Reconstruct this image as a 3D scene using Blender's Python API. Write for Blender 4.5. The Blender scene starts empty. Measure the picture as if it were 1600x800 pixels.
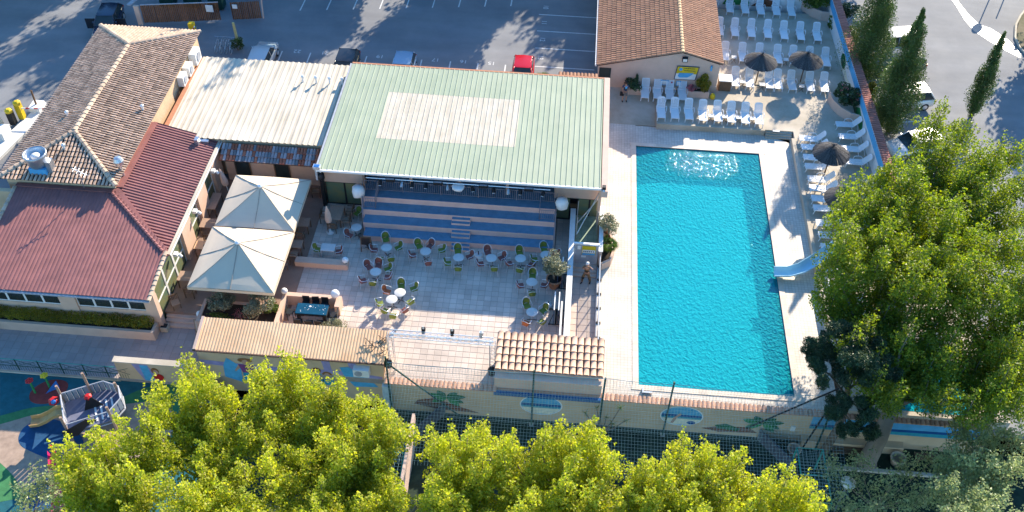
import bpy, bmesh, math, random
import numpy as np
from mathutils import Vector, Matrix
R = math.radians
sc = bpy.context.scene
col = sc.collection
random.seed(11); rng = np.random.default_rng(11)

# ------------------------------------------------------------------ camera
cd = bpy.data.cameras.new('camera'); cam = bpy.data.objects.new('camera', cd); col.objects.link(cam)
cd.sensor_width = 36; cd.lens = 1528 / 1600 * 36; cd.clip_end = 2000; cd.clip_start = 0.5
cam.location = (0, 0, 45)
cam.matrix_world = Matrix.Translation((0, 0, 45)) @ Matrix.Rotation(R(3.62), 4, 'Z') @ Matrix.Rotation(R(90 - 45.84), 4, 'X') @ Matrix.Rotation(R(1.44), 4, 'Z')
sc.camera = cam

# ------------------------------------------------------------------ light
SUN_EL, SUN_AZ = 25.5, 25.0
w = bpy.data.worlds.new('World'); sc.world = w; w.use_nodes = True
nt = w.node_tree; bg = nt.nodes['Background']
sky = nt.nodes.new('ShaderNodeTexSky'); sky.sky_type = 'NISHITA'; sky.sun_disc = False
sky.sun_elevation = R(SUN_EL); sky.sun_rotation = R(SUN_AZ); sky.air_density = 1.0; sky.dust_density = 0.3; sky.ozone_density = 2.5
hs = nt.nodes.new('ShaderNodeHueSaturation'); hs.inputs['Saturation'].default_value = 1.27
nt.links.new(sky.outputs[0], hs.inputs['Color']); nt.links.new(hs.outputs[0], bg.inputs[0])
bg.inputs[1].default_value = 0.15
sl = bpy.data.lights.new('sun', 'SUN'); so = bpy.data.objects.new('sun', sl); col.objects.link(so)
sl.energy = 4.7; sl.angle = R(0.5); sl.color = (1, 0.88, 0.71)
sd = Vector((math.sin(R(SUN_AZ)) * math.cos(R(SUN_EL)), math.cos(R(SUN_AZ)) * math.cos(R(SUN_EL)), math.sin(R(SUN_EL))))
so.rotation_euler = (-sd).to_track_quat('-Z', 'Y').to_euler(); so.location = (30, 60, 60)
sc.view_settings.view_transform = 'Standard'; sc.view_settings.look = 'None'
sc.view_settings.gamma = 1; sc.view_settings.use_curve_mapping = False
sc.view_settings.exposure = 1.32

# ------------------------------------------------------------------ materials
MATS = {}
def newmat(name):
    m = bpy.data.materials.new(name); m.use_nodes = True; MATS[name] = m
    return m, m.node_tree, m.node_tree.nodes['Principled BSDF']
def mat(name, c, rough=0.7, var=0.12, scale=3.0, island=0.0, metal=0.0, spec=0.3, bump=0.0, bscale=40, c2=None, alpha=1, trans=0, detail=4):
    """plain procedural: noise mixes c and c2 in world space, optional per-piece variation and bump"""
    m, t, b = newmat(name); n = t.nodes; L = t.links
    c = tuple(c); c2 = c2 or tuple(max(0, x * (1 - var * 2.2)) for x in c)
    pos = n.new('ShaderNodeNewGeometry')
    nz = n.new('ShaderNodeTexNoise'); nz.inputs['Scale'].default_value = scale; nz.inputs['Detail'].default_value = detail
    nz.inputs['Roughness'].default_value = 0.65
    L.new(pos.outputs['Position'], nz.inputs['Vector'])
    rp = n.new('ShaderNodeMapRange'); rp.inputs[1].default_value = .3; rp.inputs[2].default_value = .7; L.new(nz.outputs[0], rp.inputs[0])
    mx = n.new('ShaderNodeMix'); mx.data_type = 'RGBA'
    mx.inputs[6].default_value = (*c2, 1); mx.inputs[7].default_value = (*c, 1); L.new(rp.outputs[0], mx.inputs[0])
    out = mx.outputs[2]
    if island:
        mr = n.new('ShaderNodeMapRange'); mr.inputs[3].default_value = 1 - island; mr.inputs[4].default_value = 1 + island
        L.new(pos.outputs['Random Per Island'], mr.inputs[0])
        hv = n.new('ShaderNodeHueSaturation'); L.new(mr.outputs[0], hv.inputs['Value']); L.new(out, hv.inputs['Color']); out = hv.outputs[0]
    L.new(out, b.inputs['Base Color'])
    b.inputs['Roughness'].default_value = rough; b.inputs['Metallic'].default_value = metal
    b.inputs['Specular IOR Level'].default_value = spec
    if trans: b.inputs['Transmission Weight'].default_value = trans
    if alpha < 1: b.inputs['Alpha'].default_value = alpha
    if bump:
        n2 = n.new('ShaderNodeTexNoise'); n2.inputs['Scale'].default_value = bscale; L.new(pos.outputs['Position'], n2.inputs['Vector'])
        bp = n.new('ShaderNodeBump'); bp.inputs['Strength'].default_value = bump; bp.inputs['Distance'].default_value = 0.02
        L.new(n2.outputs[0], bp.inputs['Height']); L.new(bp.outputs[0], b.inputs['Normal'])
    return m
def streaks(m, sx, sy, amount):
    t = m.node_tree; b = t.nodes['Principled BSDF']; l = b.inputs['Base Color'].links[0]; src = l.from_socket; n = t.nodes
    g = n.new('ShaderNodeNewGeometry'); mp = n.new('ShaderNodeMapping'); mp.inputs['Scale'].default_value = (sx, sy, 1); t.links.new(g.outputs['Position'], mp.inputs['Vector'])
    z = n.new('ShaderNodeTexNoise'); z.inputs['Scale'].default_value = 1; z.inputs['Detail'].default_value = 6; t.links.new(mp.outputs[0], z.inputs['Vector'])
    mr = n.new('ShaderNodeMapRange'); mr.inputs[1].default_value = .3; mr.inputs[2].default_value = .7; mr.inputs[3].default_value = 1 - amount; mr.inputs[4].default_value = 1 + amount * .5
    t.links.new(z.outputs[0], mr.inputs[0]); hv = n.new('ShaderNodeHueSaturation'); t.links.new(mr.outputs[0], hv.inputs['Value']); t.links.new(src, hv.inputs['Color']); t.links.new(hv.outputs[0], b.inputs['Base Color'])
    return m
def objrand(m, amount):
    """extra tone change from one object to the next (loose tiles)"""
    t = m.node_tree; b = t.nodes['Principled BSDF']; l = b.inputs['Base Color'].links[0]; src = l.from_socket
    oi = t.nodes.new('ShaderNodeObjectInfo'); mr = t.nodes.new('ShaderNodeMapRange'); mr.inputs[3].default_value = 1 - amount; mr.inputs[4].default_value = 1 + amount
    t.links.new(oi.outputs['Random'], mr.inputs[0]); hv = t.nodes.new('ShaderNodeHueSaturation')
    t.links.new(mr.outputs[0], hv.inputs['Value']); t.links.new(src, hv.inputs['Color']); t.links.new(hv.outputs[0], b.inputs['Base Color'])
    return m
def grid_mat(name, c, line, size, lw=0.02, rough=0.6, dirt=0.15):
    """small square tiles too fine to build, with stains"""
    m = mat(name, c, rough, dirt, 0.5, detail=8); t = m.node_tree; n = t.nodes; L = t.links; b = n['Principled BSDF']
    src = b.inputs['Base Color'].links[0].from_socket
    pos = n.new('ShaderNodeNewGeometry'); br = n.new('ShaderNodeTexBrick'); br.offset = 0; br.squash = 1
    br.inputs['Scale'].default_value = 1; br.inputs['Brick Width'].default_value = size; br.inputs['Row Height'].default_value = size
    br.inputs['Mortar Size'].default_value = lw / 2; br.inputs['Mortar Smooth'].default_value = .3
    br.inputs['Color1'].default_value = (1, 1, 1, 1); br.inputs['Color2'].default_value = (.88, .87, .86, 1); br.inputs['Mortar'].default_value = (*line, 1)
    L.new(pos.outputs['Position'], br.inputs['Vector'])
    mx = n.new('ShaderNodeMix'); mx.data_type = 'RGBA'; mx.blend_type = 'MULTIPLY'; mx.inputs[0].default_value = 1
    L.new(src, mx.inputs[6]); L.new(br.outputs[0], mx.inputs[7]); L.new(mx.outputs[2], b.inputs['Base Color'])
    return m
def leaf_mat(name, c, c2, tr=0.45, var=0.35, gloss=0.35):
    m, t, b = newmat(name); n = t.nodes; L = t.links
    g = n.new('ShaderNodeNewGeometry'); mx = n.new('ShaderNodeMix'); mx.data_type = 'RGBA'
    mx.inputs[6].default_value = (*c, 1); mx.inputs[7].default_value = (*c2, 1); L.new(g.outputs['Random Per Island'], mx.inputs[0])
    nz = n.new('ShaderNodeTexNoise'); nz.inputs['Scale'].default_value = .8; L.new(g.outputs['Position'], nz.inputs['Vector'])
    mr = n.new('ShaderNodeMapRange'); mr.inputs[1].default_value = .3; mr.inputs[2].default_value = .7; mr.inputs[3].default_value = 1 - var; mr.inputs[4].default_value = 1 + var
    L.new(nz.outputs[0], mr.inputs[0]); hv = n.new('ShaderNodeHueSaturation'); L.new(mr.outputs[0], hv.inputs['Value']); L.new(mx.outputs[2], hv.inputs['Color'])
    L.new(hv.outputs[0], b.inputs['Base Color']); b.inputs['Roughness'].default_value = gloss; b.inputs['Specular IOR Level'].default_value = .35
    tl = n.new('ShaderNodeBsdfTranslucent'); hv2 = n.new('ShaderNodeHueSaturation'); hv2.inputs['Value'].default_value = 1.5; hv2.inputs['Saturation'].default_value = 1.12
    L.new(hv.outputs[0], hv2.inputs['Color']); L.new(hv2.outputs[0], tl.inputs[0])
    ms = n.new('ShaderNodeMixShader'); ms.inputs[0].default_value = tr; L.new(b.outputs[0], ms.inputs[1]); L.new(tl.outputs[0], ms.inputs[2])
    L.new(ms.outputs[0], n['Material Output'].inputs['Surface'])
    return m

asphalt = mat('asphalt', (.25, .25, .25), .85, .10, .35, bump=.25, bscale=60, c2=(.185, .19, .20), detail=10)
dirt = mat('dirt', (.22, .18, .12), .95, .2, .6, c2=(.10, .10, .05))
turf = mat('turf', (.035, .060, .038), .95, .3, 1.5)
deck = grid_mat('deck_tiles', (.78, .70, .60), (.62, .56, .50), .2, .02)
streaks(deck, .6, .3, .12)
coping_m = objrand(mat('coping', (.74, .62, .49), .7, .1, 2), .07)
court_m = mat('court_tile', (.64, .52, .43), .6, .14, .45, island=.10, c2=(.50, .41, .34), detail=8)
streaks(court_m, .5, .7, .18)
objrand(court_m, .08)
joint = mat('joint', (.34, .29, .25), .9)
walk_m = mat('walk_tile', (.44, .36, .33), .6, .1, .5, island=.06)
objrand(walk_m, .07)
brown_strip = mat('terrace_floor', (.34, .22, .16), .7, .12, .8, bump=.2)
conc = mat('terrace_concrete', (.60, .52, .42), .8, .2, .35, c2=(.33, .28, .20), detail=10, bump=.15)
stucco = mat('pink_stucco', (.68, .46, .34), .9, .06, 1.2, bump=.15)
stucco2 = mat('cream_stucco', (.64, .46, .29), .9, .08, 1.0, bump=.15)
stucco3 = mat('beige_pink_stucco', (.66, .47, .37), .9, .06, 1.2, bump=.15)
riser_m = mat('riser_stucco', (.82, .51, .42), .9, .08, 1.5)
white = mat('white_paint', (.80, .79, .76), .5, .05, 3)
plastic = mat('white_plastic', (.82, .82, .81), .35, .02, 4, spec=.5)
cream_roof = mat('cream_sheet', (.66, .58, .46), .55, .1, .5, island=.04, c2=(.55, .47, .35), detail=10)
green_roof = mat('green_sheet', (.36, .40, .29), .55, .06, .6, c2=(.30, .355, .25), detail=10)
patch_roof = mat('translucent_sheet', (.58, .52, .42), .5, .08, 1.2, island=.05, c2=(.50, .44, .34), detail=8)
maroon = mat('maroon_sheet', (.31, .12, .105), .65, .12, .8, island=.04, c2=(.235, .095, .09), detail=8)
for m_, a_, b_, c_ in ((asphalt, .09, .5, .16), (cream_roof, 3, .35, .22), (green_roof, 3, .3, .10), (patch_roof, 5, .4, .16), (maroon, 1.2, 1.2, .18)): streaks(m_, a_, b_, c_)
old_tile = mat('old_roof_tile', (.56, .40, .29), .85, .2, 2.5, island=.30, c2=(.37, .25, .185))
ridge_tile = mat('ridge_tile', (.58, .43, .31), .85, .15, 4, island=.15)
brown_tile = mat('brown_roof_tile', (.40, .21, .12), .8, .12, 1.5, island=.16, c2=(.31, .16, .10))
orange_roof = mat('orange_sheet', (.80, .54, .33), .7, .12, .8, island=.05, c2=(.70, .42, .23), detail=9)
streaks(orange_roof, 1.5, .4, .14)
pale_tile = objrand(mat('pale_barrel_tile', (.62, .42, .31), .8, .15, 5, c2=(.46, .29, .20)), .14)
cap_tile = mat('coping_tile', (.62, .36, .24), .8, .15, 5, island=.25)
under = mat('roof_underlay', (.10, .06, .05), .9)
tile_red = objrand(mat('red_glaze', (.58, .17, .09), .9, .1, 5), .25)
tile_blue = objrand(mat('blue_glaze', (.30, .26, .25), .9, .1, 5), .3)
tile_grey = objrand(mat('grey_glaze', (.52, .40, .37), .9, .1, 5), .2)
glass = mat('dark_glass', (.03, .04, .04), .06, .1, 2, spec=.8)
gglass = mat('green_glass', (.10, .17, .12), .08, .3, 1.2, spec=.8, c2=(.20, .19, .08))
steel = mat('brushed_steel', (.55, .56, .58), .35, .05, 5, metal=.8)
alu = mat('aluminium', (.80, .80, .82), .3, .03, 5, metal=.7)
black = mat('black_paint', (.02, .02, .022), .5, .1, 5)
rubber = mat('rubber', (.03, .03, .03), .8)
darkgreen = mat('dark_green_paint', (.02, .07, .05), .5)
teal = mat('teal_paint', (.03, .30, .24), .45)
wood = mat('slatted_wood', (.22, .10, .045), .8, .25, 6, c2=(.10, .045, .02))
wood = objrand(wood, .3)
wood2 = mat('chair_wood', (.20, .12, .07), .6, .2, 8)
woodt = mat('table_wood', (.42, .28, .20), .6, .1, 8)
blue_floor = mat('tier_carpet', (.15, .28, .39), .9, .12, 2.5, bump=.2)
green_weave = mat('green_weave', (.20, .25, .045), .6, .1, 20)
red_weave = mat('red_weave', (.30, .11, .09), .6, .1, 20)
orange_weave = mat('rust_weave', (.40, .14, .05), .6, .1, 20)
tabletop_m = mat('pale_table_top', (.62, .60, .56), .4, .05, 4)
canvas = mat('canvas', (.67, .55, .41), .85, .04, .6, bump=.1, bscale=3)
straw = mat('straw', (.105, .10, .10), .95, .3, 14, island=.35)
soil = mat('soil', (.05, .035, .025), .95)
terracotta = mat('terracotta', (.50, .22, .12), .8, .1, 4)
globe_m = mat('globe', (.85, .84, .80), .25, .02, 2)
bark = mat('bark', (.20, .16, .12), .9, .3, 4, bump=.5, bscale=9, c2=(.10, .08, .06))
bark2 = mat('pale_bark', (.26, .21, .16), .9, .3, 4, bump=.5, bscale=9, c2=(.20, .17, .13))
yellow = mat('yellow_paint', (.75, .52, .02), .5)
redp = mat('red_paint', (.55, .02, .02), .4)
bluep = mat('blue_paint', (.03, .16, .45), .4)
lightblue = mat('light_blue_paint', (.10, .42, .72), .6, .1, 2)
road_white = mat('road_marking', (.75, .75, .72), .7, .15, 8)
skin_m = mat('skin', (.50, .28, .19), .6, .03, 10)
hair_m = mat('dark_hair', (.03, .02, .015), .7)
navy = mat('navy_cloth', (.02, .05, .12), .8)
greycloth = mat('grey_cloth', (.22, .20, .19), .8)
tan = mat('tan_cloth', (.38, .22, .10), .8, .5, 14, c2=(.03, .02, .02))
greyplay = mat('grey_panel', (.42, .43, .46), .5)
leaf_y = leaf_mat('plane_leaf', (.28, .35, .035), (.54, .51, .075), .58, .22, gloss=.5)
leaf_r = leaf_mat('big_tree_leaf', (.10, .17, .02), (.30, .33, .035), .50, gloss=.45)
leaf_d = leaf_mat('cypress_leaf', (.05, .095, .025), (.10, .15, .03), .2)
leaf_p = leaf_mat('pine_leaf', (.03, .06, .025), (.07, .11, .04), .15)
leaf_o = leaf_mat('olive_leaf', (.15, .16, .085), (.30, .30, .19), .2)
leaf_b = leaf_mat('bush_leaf', (.07, .12, .02), (.14, .19, .03), .35)
leaf_h = leaf_mat('hedge_leaf', (.13, .15, .015), (.30, .22, .02), .35)
leaf_g = leaf_mat('grey_leaf', (.19, .24, .10), (.38, .42, .20), .42)
flower_m = leaf_mat('oleander_flower', (.5, .12, .15), (.6, .25, .25), .3)

def water_mat():
    m, t, b = newmat('pool_water'); n = t.nodes; L = t.links
    g = n.new('ShaderNodeNewGeometry')
    mp = n.new('ShaderNodeMapping'); mp.inputs['Scale'].default_value = (1, .9, 1); L.new(g.outputs['Position'], mp.inputs['Vector'])
    a = n.new('ShaderNodeTexNoise'); a.inputs['Scale'].default_value = 6.5; a.inputs['Detail'].default_value = 3; a.inputs['Distortion'].default_value = 1.2; L.new(mp.outputs[0], a.inputs['Vector'])
    v = n.new('ShaderNodeTexVoronoi'); v.feature = 'SMOOTH_F1'; v.inputs['Scale'].default_value = 5; v.inputs['Smoothness'].default_value = .35
    dn = n.new('ShaderNodeTexNoise'); dn.inputs['Scale'].default_value = 2.0; L.new(g.outputs['Position'], dn.inputs['Vector'])
    dm = n.new('ShaderNodeMix'); dm.data_type = 'RGBA'; dm.blend_type = 'ADD'; dm.inputs[0].default_value = .5; L.new(mp.outputs[0], dm.inputs[6]); L.new(dn.outputs['Color'], dm.inputs[7]); L.new(dm.outputs[2], v.inputs['Vector'])
    ad = n.new('ShaderNodeMath'); ad.operation = 'ADD'; L.new(a.outputs[0], ad.inputs[0]); L.new(v.outputs[0], ad.inputs[1])
    bp = n.new('ShaderNodeBump'); bp.inputs['Strength'].default_value = 1; bp.inputs['Distance'].default_value = .095; L.new(ad.outputs[0], bp.inputs['Height'])
    bg_ = n.new('ShaderNodeBump'); bg_.inputs['Strength'].default_value = 1; bg_.inputs['Distance'].default_value = .0085; 
    # wavelets steepened at the far end, shaped to catch sun glints there
    jm = n.new('ShaderNodeMapping'); jm.vector_type = 'TEXTURE'; jm.inputs['Location'].default_value = (9.7, 53.9, .17); jm.inputs['Scale'].default_value = (3.0, 2.2, 1); L.new(g.outputs['Position'], jm.inputs['Vector'])
    jl = n.new('ShaderNodeVectorMath'); jl.operation = 'LENGTH'; L.new(jm.outputs[0], jl.inputs[0])
    jr = n.new('ShaderNodeMapRange'); jr.inputs[1].default_value = 1; jr.inputs[2].default_value = .3; jr.inputs[3].default_value = .9; jr.inputs[4].default_value = 6.0; L.new(jl.outputs['Value'], jr.inputs[0])
    fn = n.new('ShaderNodeTexNoise'); fn.inputs['Scale'].default_value = 6; fn.inputs['Detail'].default_value = 2; L.new(g.outputs['Position'], fn.inputs['Vector'])
    ja = n.new('ShaderNodeMath'); ja.operation = 'ADD'; L.new(ad.outputs[0], ja.inputs[0]); L.new(fn.outputs[0], ja.inputs[1])
    jx = n.new('ShaderNodeMath'); jx.operation = 'MULTIPLY'; L.new(ja.outputs[0], jx.inputs[0]); L.new(jr.outputs[0], jx.inputs[1]); L.new(jx.outputs[0], bg_.inputs['Height'])
    df = n.new('ShaderNodeBsdfDiffuse'); df.inputs[0].default_value = (.02, .50, .58, 1); L.new(bp.outputs[0], df.inputs['Normal'])
    gl_ = n.new('ShaderNodeBsdfGlossy'); gl_.inputs['Roughness'].default_value = .06; L.new(bg_.outputs[0], gl_.inputs['Normal'])
    tr = n.new('ShaderNodeBsdfTransparent'); tr.inputs[0].default_value = (.16, .80, .90, 1)
    ms = n.new('ShaderNodeMixShader'); ms.inputs[0].default_value = .6; L.new(df.outputs[0], ms.inputs[1]); L.new(tr.outputs[0], ms.inputs[2])
    fr = n.new('ShaderNodeFresnel'); fr.inputs[0].default_value = 1.33; L.new(bg_.outputs[0], fr.inputs['Normal'])
    m2 = n.new('ShaderNodeMixShader'); fm = n.new('ShaderNodeMath'); fm.operation = 'MULTIPLY'; iv = n.new('ShaderNodeMath'); iv.operation = 'SUBTRACT'; iv.inputs[0].default_value = 1; L.new(g.outputs['Backfacing'], iv.inputs[1]); L.new(fr.outputs[0], fm.inputs[0]); L.new(iv.outputs[0], fm.inputs[1]); L.new(fm.outputs[0], m2.inputs[0]); L.new(ms.outputs[0], m2.inputs[1]); L.new(gl_.outputs[0], m2.inputs[2])
    L.new(m2.outputs[0], n['Material Output'].inputs['Surface']); return m
water = water_mat()
basin_m = grid_mat('pool_lining', (.25, .46, .48), (.7, .8, .8), .1, .012, .5, .05)
wetm = mat('wet_asphalt', (.20, .20, .20), .42, .15, .8, spec=.5, bump=.15, bscale=14)
clearg = mat('clear_glass', (.75, .85, .80), .05, .02, 2, spec=.6, alpha=.25)
net_m = mat('net_cord', (.45, .60, .55), .8)

# ------------------------------------------------------------------ mesh helpers
def wpos(o):
    p = Vector((0, 0, 0))
    while o is not None: p += o.location; o = o.parent
    return p
class MB:
    def __init__(s): s.v = []; s.f = []; s.m = []
    def add(s, vs, fs, mi=0):
        k = len(s.v); s.v += [tuple(p) for p in vs]; s.f += [tuple(i + k for i in f) for f in fs]; s.m += [mi] * len(fs); return s
    def quad(s, a, b, c, d, mi=0): return s.add([a, b, c, d], [(0, 1, 2, 3)], mi)
    def box(s, x0, x1, y0, y1, z0, z1, mi=0, M=None):
        vs = [(x, y, z) for z in (z0, z1) for y in (y0, y1) for x in (x0, x1)]
        if M is not None: vs = [M @ Vector(p) for p in vs]
        return s.add(vs, [(0, 2, 3, 1), (4, 5, 7, 6), (0, 1, 5, 4), (2, 6, 7, 3), (0, 4, 6, 2), (1, 3, 7, 5)], mi)
    def prism(s, pts, z0, z1, mi=0):
        n = len(pts); vs = [(x, y, z0) for x, y in pts] + [(x, y, z1) for x, y in pts]
        return s.add(vs, [tuple(range(n))[::-1], tuple(range(n, 2 * n))] + [(i, (i + 1) % n, n + (i + 1) % n, n + i) for i in range(n)], mi)
    def tube(s, pts, r, n=6, mi=0, cap=True):
        pts = [Vector(p) for p in pts]; rs = r if isinstance(r, (list, tuple)) else [r] * len(pts); rings = []
        for i, p in enumerate(pts):
            d = (pts[min(i + 1, len(pts) - 1)] - pts[max(i - 1, 0)]).normalized()
            u = d.cross(Vector((0, 0, 1))) if abs(d.z) < .9 else d.cross(Vector((1, 0, 0))); u.normalize(); q = d.cross(u)
            rings.append([p + (u * math.cos(a) + q * math.sin(a)) * rs[i] for a in [2 * math.pi * k / n for k in range(n)]])
        vs = [p for rg in rings for p in rg]; fs = []
        for i in range(len(pts) - 1):
            for k in range(n): a = i * n + k; b = i * n + (k + 1) % n; fs.append((a, b, b + n, a + n))
        if cap: fs += [tuple(range(n))[::-1], tuple(range(len(vs) - n, len(vs)))]
        return s.add(vs, fs, mi)
    def lathe(s, prof, n=16, c=(0, 0, 0), mi=0, jit=0):
        vs = []; fs = []
        for r, z in prof:
            for k in range(n):
                a = 2 * math.pi * k / n; rr = r * (1 + random.uniform(-jit, jit)); vs.append((c[0] + rr * math.cos(a), c[1] + rr * math.sin(a), c[2] + z))
        for i in range(len(prof) - 1):
            for k in range(n): a = i * n + k; b = i * n + (k + 1) % n; fs.append((a, b, b + n, a + n))
        fs += [tuple(range(n))[::-1], tuple(range(len(vs) - n, len(vs)))]
        return s.add(vs, fs, mi)
    def build(s, name, m, parent=None, smooth=False, local=False, kind=None):
        me = bpy.data.meshes.new(name); vs = s.v
        if parent is not None and not local:
            o0 = wpos(parent); vs = [(x - o0.x, y - o0.y, z - o0.z) for x, y, z in vs]
        me.from_pydata(vs, [], s.f)
        for q in (m if isinstance(m, (list, tuple)) else [m]): me.materials.append(q)
        if isinstance(m, (list, tuple)): me.polygons.foreach_set('material_index', s.m)
        if smooth: me.polygons.foreach_set('use_smooth', [True] * len(s.f))
        o = bpy.data.objects.new(name, me); col.objects.link(o)
        if parent is not None: o.parent = parent
        if kind: o['kind'] = kind
        return o
def tag(o, label=None, cat=None, group=None, kind=None):
    if label: o['label'] = label
    if cat: o['category'] = cat
    if group: o['group'] = group
    if kind: o['kind'] = kind
    return o
def thing(name, label, cat, loc=(0, 0, 0), rz=0, group=None):
    o = bpy.data.objects.new(name, None); col.objects.link(o); o.empty_display_size = .2
    o.location = loc; o.rotation_euler.z = rz; return tag(o, label, cat, group)
def kids(o): return [c for c in KIDS.get(o.name, [])]
KIDS = {}
def index():
    KIDS.clear()
    for o in col.objects:
        if o.parent: KIDS.setdefault(o.parent.name, []).append(o)
def dup(o, loc=None, rz=None, label=None, parent=None):
    src = kids(o); c = o.copy(); col.objects.link(c)
    if parent: c.parent = parent
    if loc: c.location = loc
    if rz is not None: c.rotation_euler.z = rz
    if label: c['label'] = label
    for k in src: dup(k, parent=c)
    return c
def solid(name, x0, x1, y0, y1, z0, z1, m, parent=None, kind=None):
    return MB().box(x0, x1, y0, y1, z0, z1).build(name, m, parent, kind=kind)
def poly_mesh(name, outer, z0, z1, m, kind='structure'): return MB().prism(outer, z0, z1).build(name, m, kind=kind)
ORD = ['first', 'second', 'third', 'fourth', 'fifth', 'sixth', 'seventh', 'eighth', 'ninth', 'tenth', 'eleventh', 'twelfth', 'thirteenth', 'fourteenth', 'fifteenth', 'sixteenth']

# ------------------------------------------------------------------ SETTING: ground
solid('ground', -700, 700, -500, 32.7, -2.6, -2.2, turf, kind='structure')
for a in ((-700, 4.0, 49, 1200), (4.0, 21.9, 57.6, 1200), (21.9, 700, 49, 1200)): solid('car_park', *a, -.4, -.02, asphalt, kind='structure')
solid('car_park_side', 21.9, 700, 32.7, 49, -.4, -.02, asphalt, kind='structure')
solid('yard_left', -700, -34, 32.2, 49, -.9, -.03, asphalt, kind='structure')
solid('building_ground', -34, -15.75, 42.5, 49, -.5, -.03, brown_strip, kind='structure')
# courtyard: one sheet of laid tiles
def tile_floor(name, x0, x1, y0, y1, z, size, m, jm, skip=None, gap=.007, cap=300):
    bed = solid(name, x0, x1, y0, y1, z - .4, z - .012, jm, kind='structure')
    nx = round((x1 - x0) / size); ny = round((y1 - y0) / size); sx = (x1 - x0) / nx; sy = (y1 - y0) / ny; e = .012
    def shape(b, a, c, h):
        vs = [(a + gap, c + gap, z - .012), (a + sx - gap, c + gap, z - .012), (a + sx - gap, c + sy - gap, z - .012), (a + gap, c + sy - gap, z - .012),
              (a + gap + e, c + gap + e, h), (a + sx - gap - e, c + gap + e, h), (a + sx - gap - e, c + sy - gap - e, h), (a + gap + e, c + sy - gap - e, h)]
        b.add(vs, [(4, 5, 6, 7), (0, 1, 5, 4), (1, 2, 6, 5), (2, 3, 7, 6), (3, 0, 4, 7)])
    cells = [(i, j) for j in range(ny) for i in range(nx) if not (skip and skip(x0 + i * sx + sx / 2, y0 + j * sy + sy / 2))]   # nearest rows first
    proto = None
    for i, j in cells[:cap]:
        if proto is None: q = MB(); shape(q, 0, 0, z); proto = q.build('tile', m, bed, local=True); o = proto
        else: o = proto.copy(); col.objects.link(o)
        o.location = (x0 + i * sx, y0 + j * sy, random.uniform(-.002, .002))
    if len(cells) > cap:
        q = MB()
        for i, j in cells[cap:]: shape(q, x0 + i * sx, y0 + j * sy, z + random.uniform(-.002, .002))
        q.build('far_tiles', m, bed, kind='stuff')
    return bed
tile_floor('courtyard_floor', -15.75, .8, 33.1, 47.4, 0, .41, court_m, joint, lambda x, y: y > 44.2 and -12.9 < x < -.2)
tile_floor('corridor_floor', 1.15, 2.72, 33.3, 42.2, .002, .5, court_m, joint)
solid('terrace_floor', -23.2, -15.75, 36.9, 49, -.6, .03, brown_strip, kind='structure')
tile_floor('walkway', -34.5, -20.1, 32.2, 36.9, -.6, .5, walk_m, joint)
# pool deck (four slabs round the basin) and basin
PX0, PX1, PY0, PY1 = 5.2, 14.0, 33.85, 55.2
for a in ((2.72, PX0, 32.9, 61.5), (PX1, 16.35, 32.9, 57.5), (PX0, PX1, 32.9, PY0), (PX0, PX1, PY1, 57.5)):
    solid('pool_deck', a[0], a[1], a[2], a[3], -.5, .3, deck, kind='structure')
bs = MB(); zb = -.95
bs.quad((PX0, PY0, zb), (PX1, PY0, zb), (PX1, PY1, zb), (PX0, PY1, zb))
bs.quad((PX0, PY0, zb), (PX0, PY1, zb), (PX0, PY1, .27), (PX0, PY0, .27)); bs.quad((PX1, PY0, zb), (PX1, PY1, zb), (PX1, PY1, .27), (PX1, PY0, .27))
bs.quad((PX0, PY0, zb), (PX1, PY0, zb), (PX1, PY0, .27), (PX0, PY0, .27)); bs.quad((PX0, PY1, zb), (PX1, PY1, zb), (PX1, PY1, .27), (PX0, PY1, .27))
bs.build('pool_basin', basin_m, kind='structure')
for k in range(4): solid('pool_step', PX0 + .01, PX1 - .01, PY1 - .42 * (k + 1), PY1 - .42 * k - .005, zb + .01, .02 - .24 * k, basin_m, kind='structure')
MB().quad((PX0, PY0, .255), (PX1, PY0, .255), (PX1, PY1, .255), (PX0, PY1, .255)).build('pool_water', water, kind='structure')
# coping stones round the pool
cst = tag(MB().box(-.245, .245, -.17, .17, 0, .03).build('coping_stone', coping_m), kind='structure')
def stone(x, y, rz):
    c = cst.copy(); col.objects.link(c); c.location = (x, y, .302); c.rotation_euler.z = rz
n = 18
for k in range(n):
    x = PX0 + (k + .5) * (PX1 - PX0) / n; stone(x, PY0 - .15, 0); stone(x, PY1 + .15, 0)
n = 43
for k in range(n):
    y = PY0 + (k + .5) * (PY1 - PY0) / n; stone(PX0 - .15, y, math.pi / 2); stone(PX1 + .15, y, math.pi / 2)
for x in (PX0 - .15, PX1 + .15):
    for y in (PY0 - .15, PY1 + .15): stone(x, y, 0)
bpy.data.objects.remove(cst)
# upper terrace with its low retaining walls
solid('sun_terrace', 6.7, 21.6, 57.5, 73.6, -.5, .7, conc, kind='structure')
solid('sun_terrace_side', 16.6, 21.9, 32.9, 57.5, -.5, .7, conc, kind='structure')
solid('sun_terrace_corner', 21.9, 25.5, 32.9, 41.8, -.5, .7, conc, kind='structure')
MB().add([(2.1, 57.6, .31), (6.69, 57.6, .31), (6.69, 62.5, .70), (2.1, 62.5, .70), (2.1, 57.6, 0), (6.69, 57.6, 0), (6.69, 62.5, 0), (2.1, 62.5, 0)],
         [(0, 1, 2, 3), (0, 4, 5, 1), (0, 3, 7, 4)]).build('terrace_ramp', conc, kind='structure')
for nm, a, lab in (('retaining_wall', (6.7, 14.55, 57.32, 57.5, .3, .76), 'low concrete retaining wall along the front row of sun loungers'),
                   ('retaining_wall', (16.35, 16.6, 36.5, 56.6, .3, .78), 'long low concrete kerb wall between the pool deck and side loungers')):
    tag(solid(nm, *a, conc), lab, 'wall')
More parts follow.
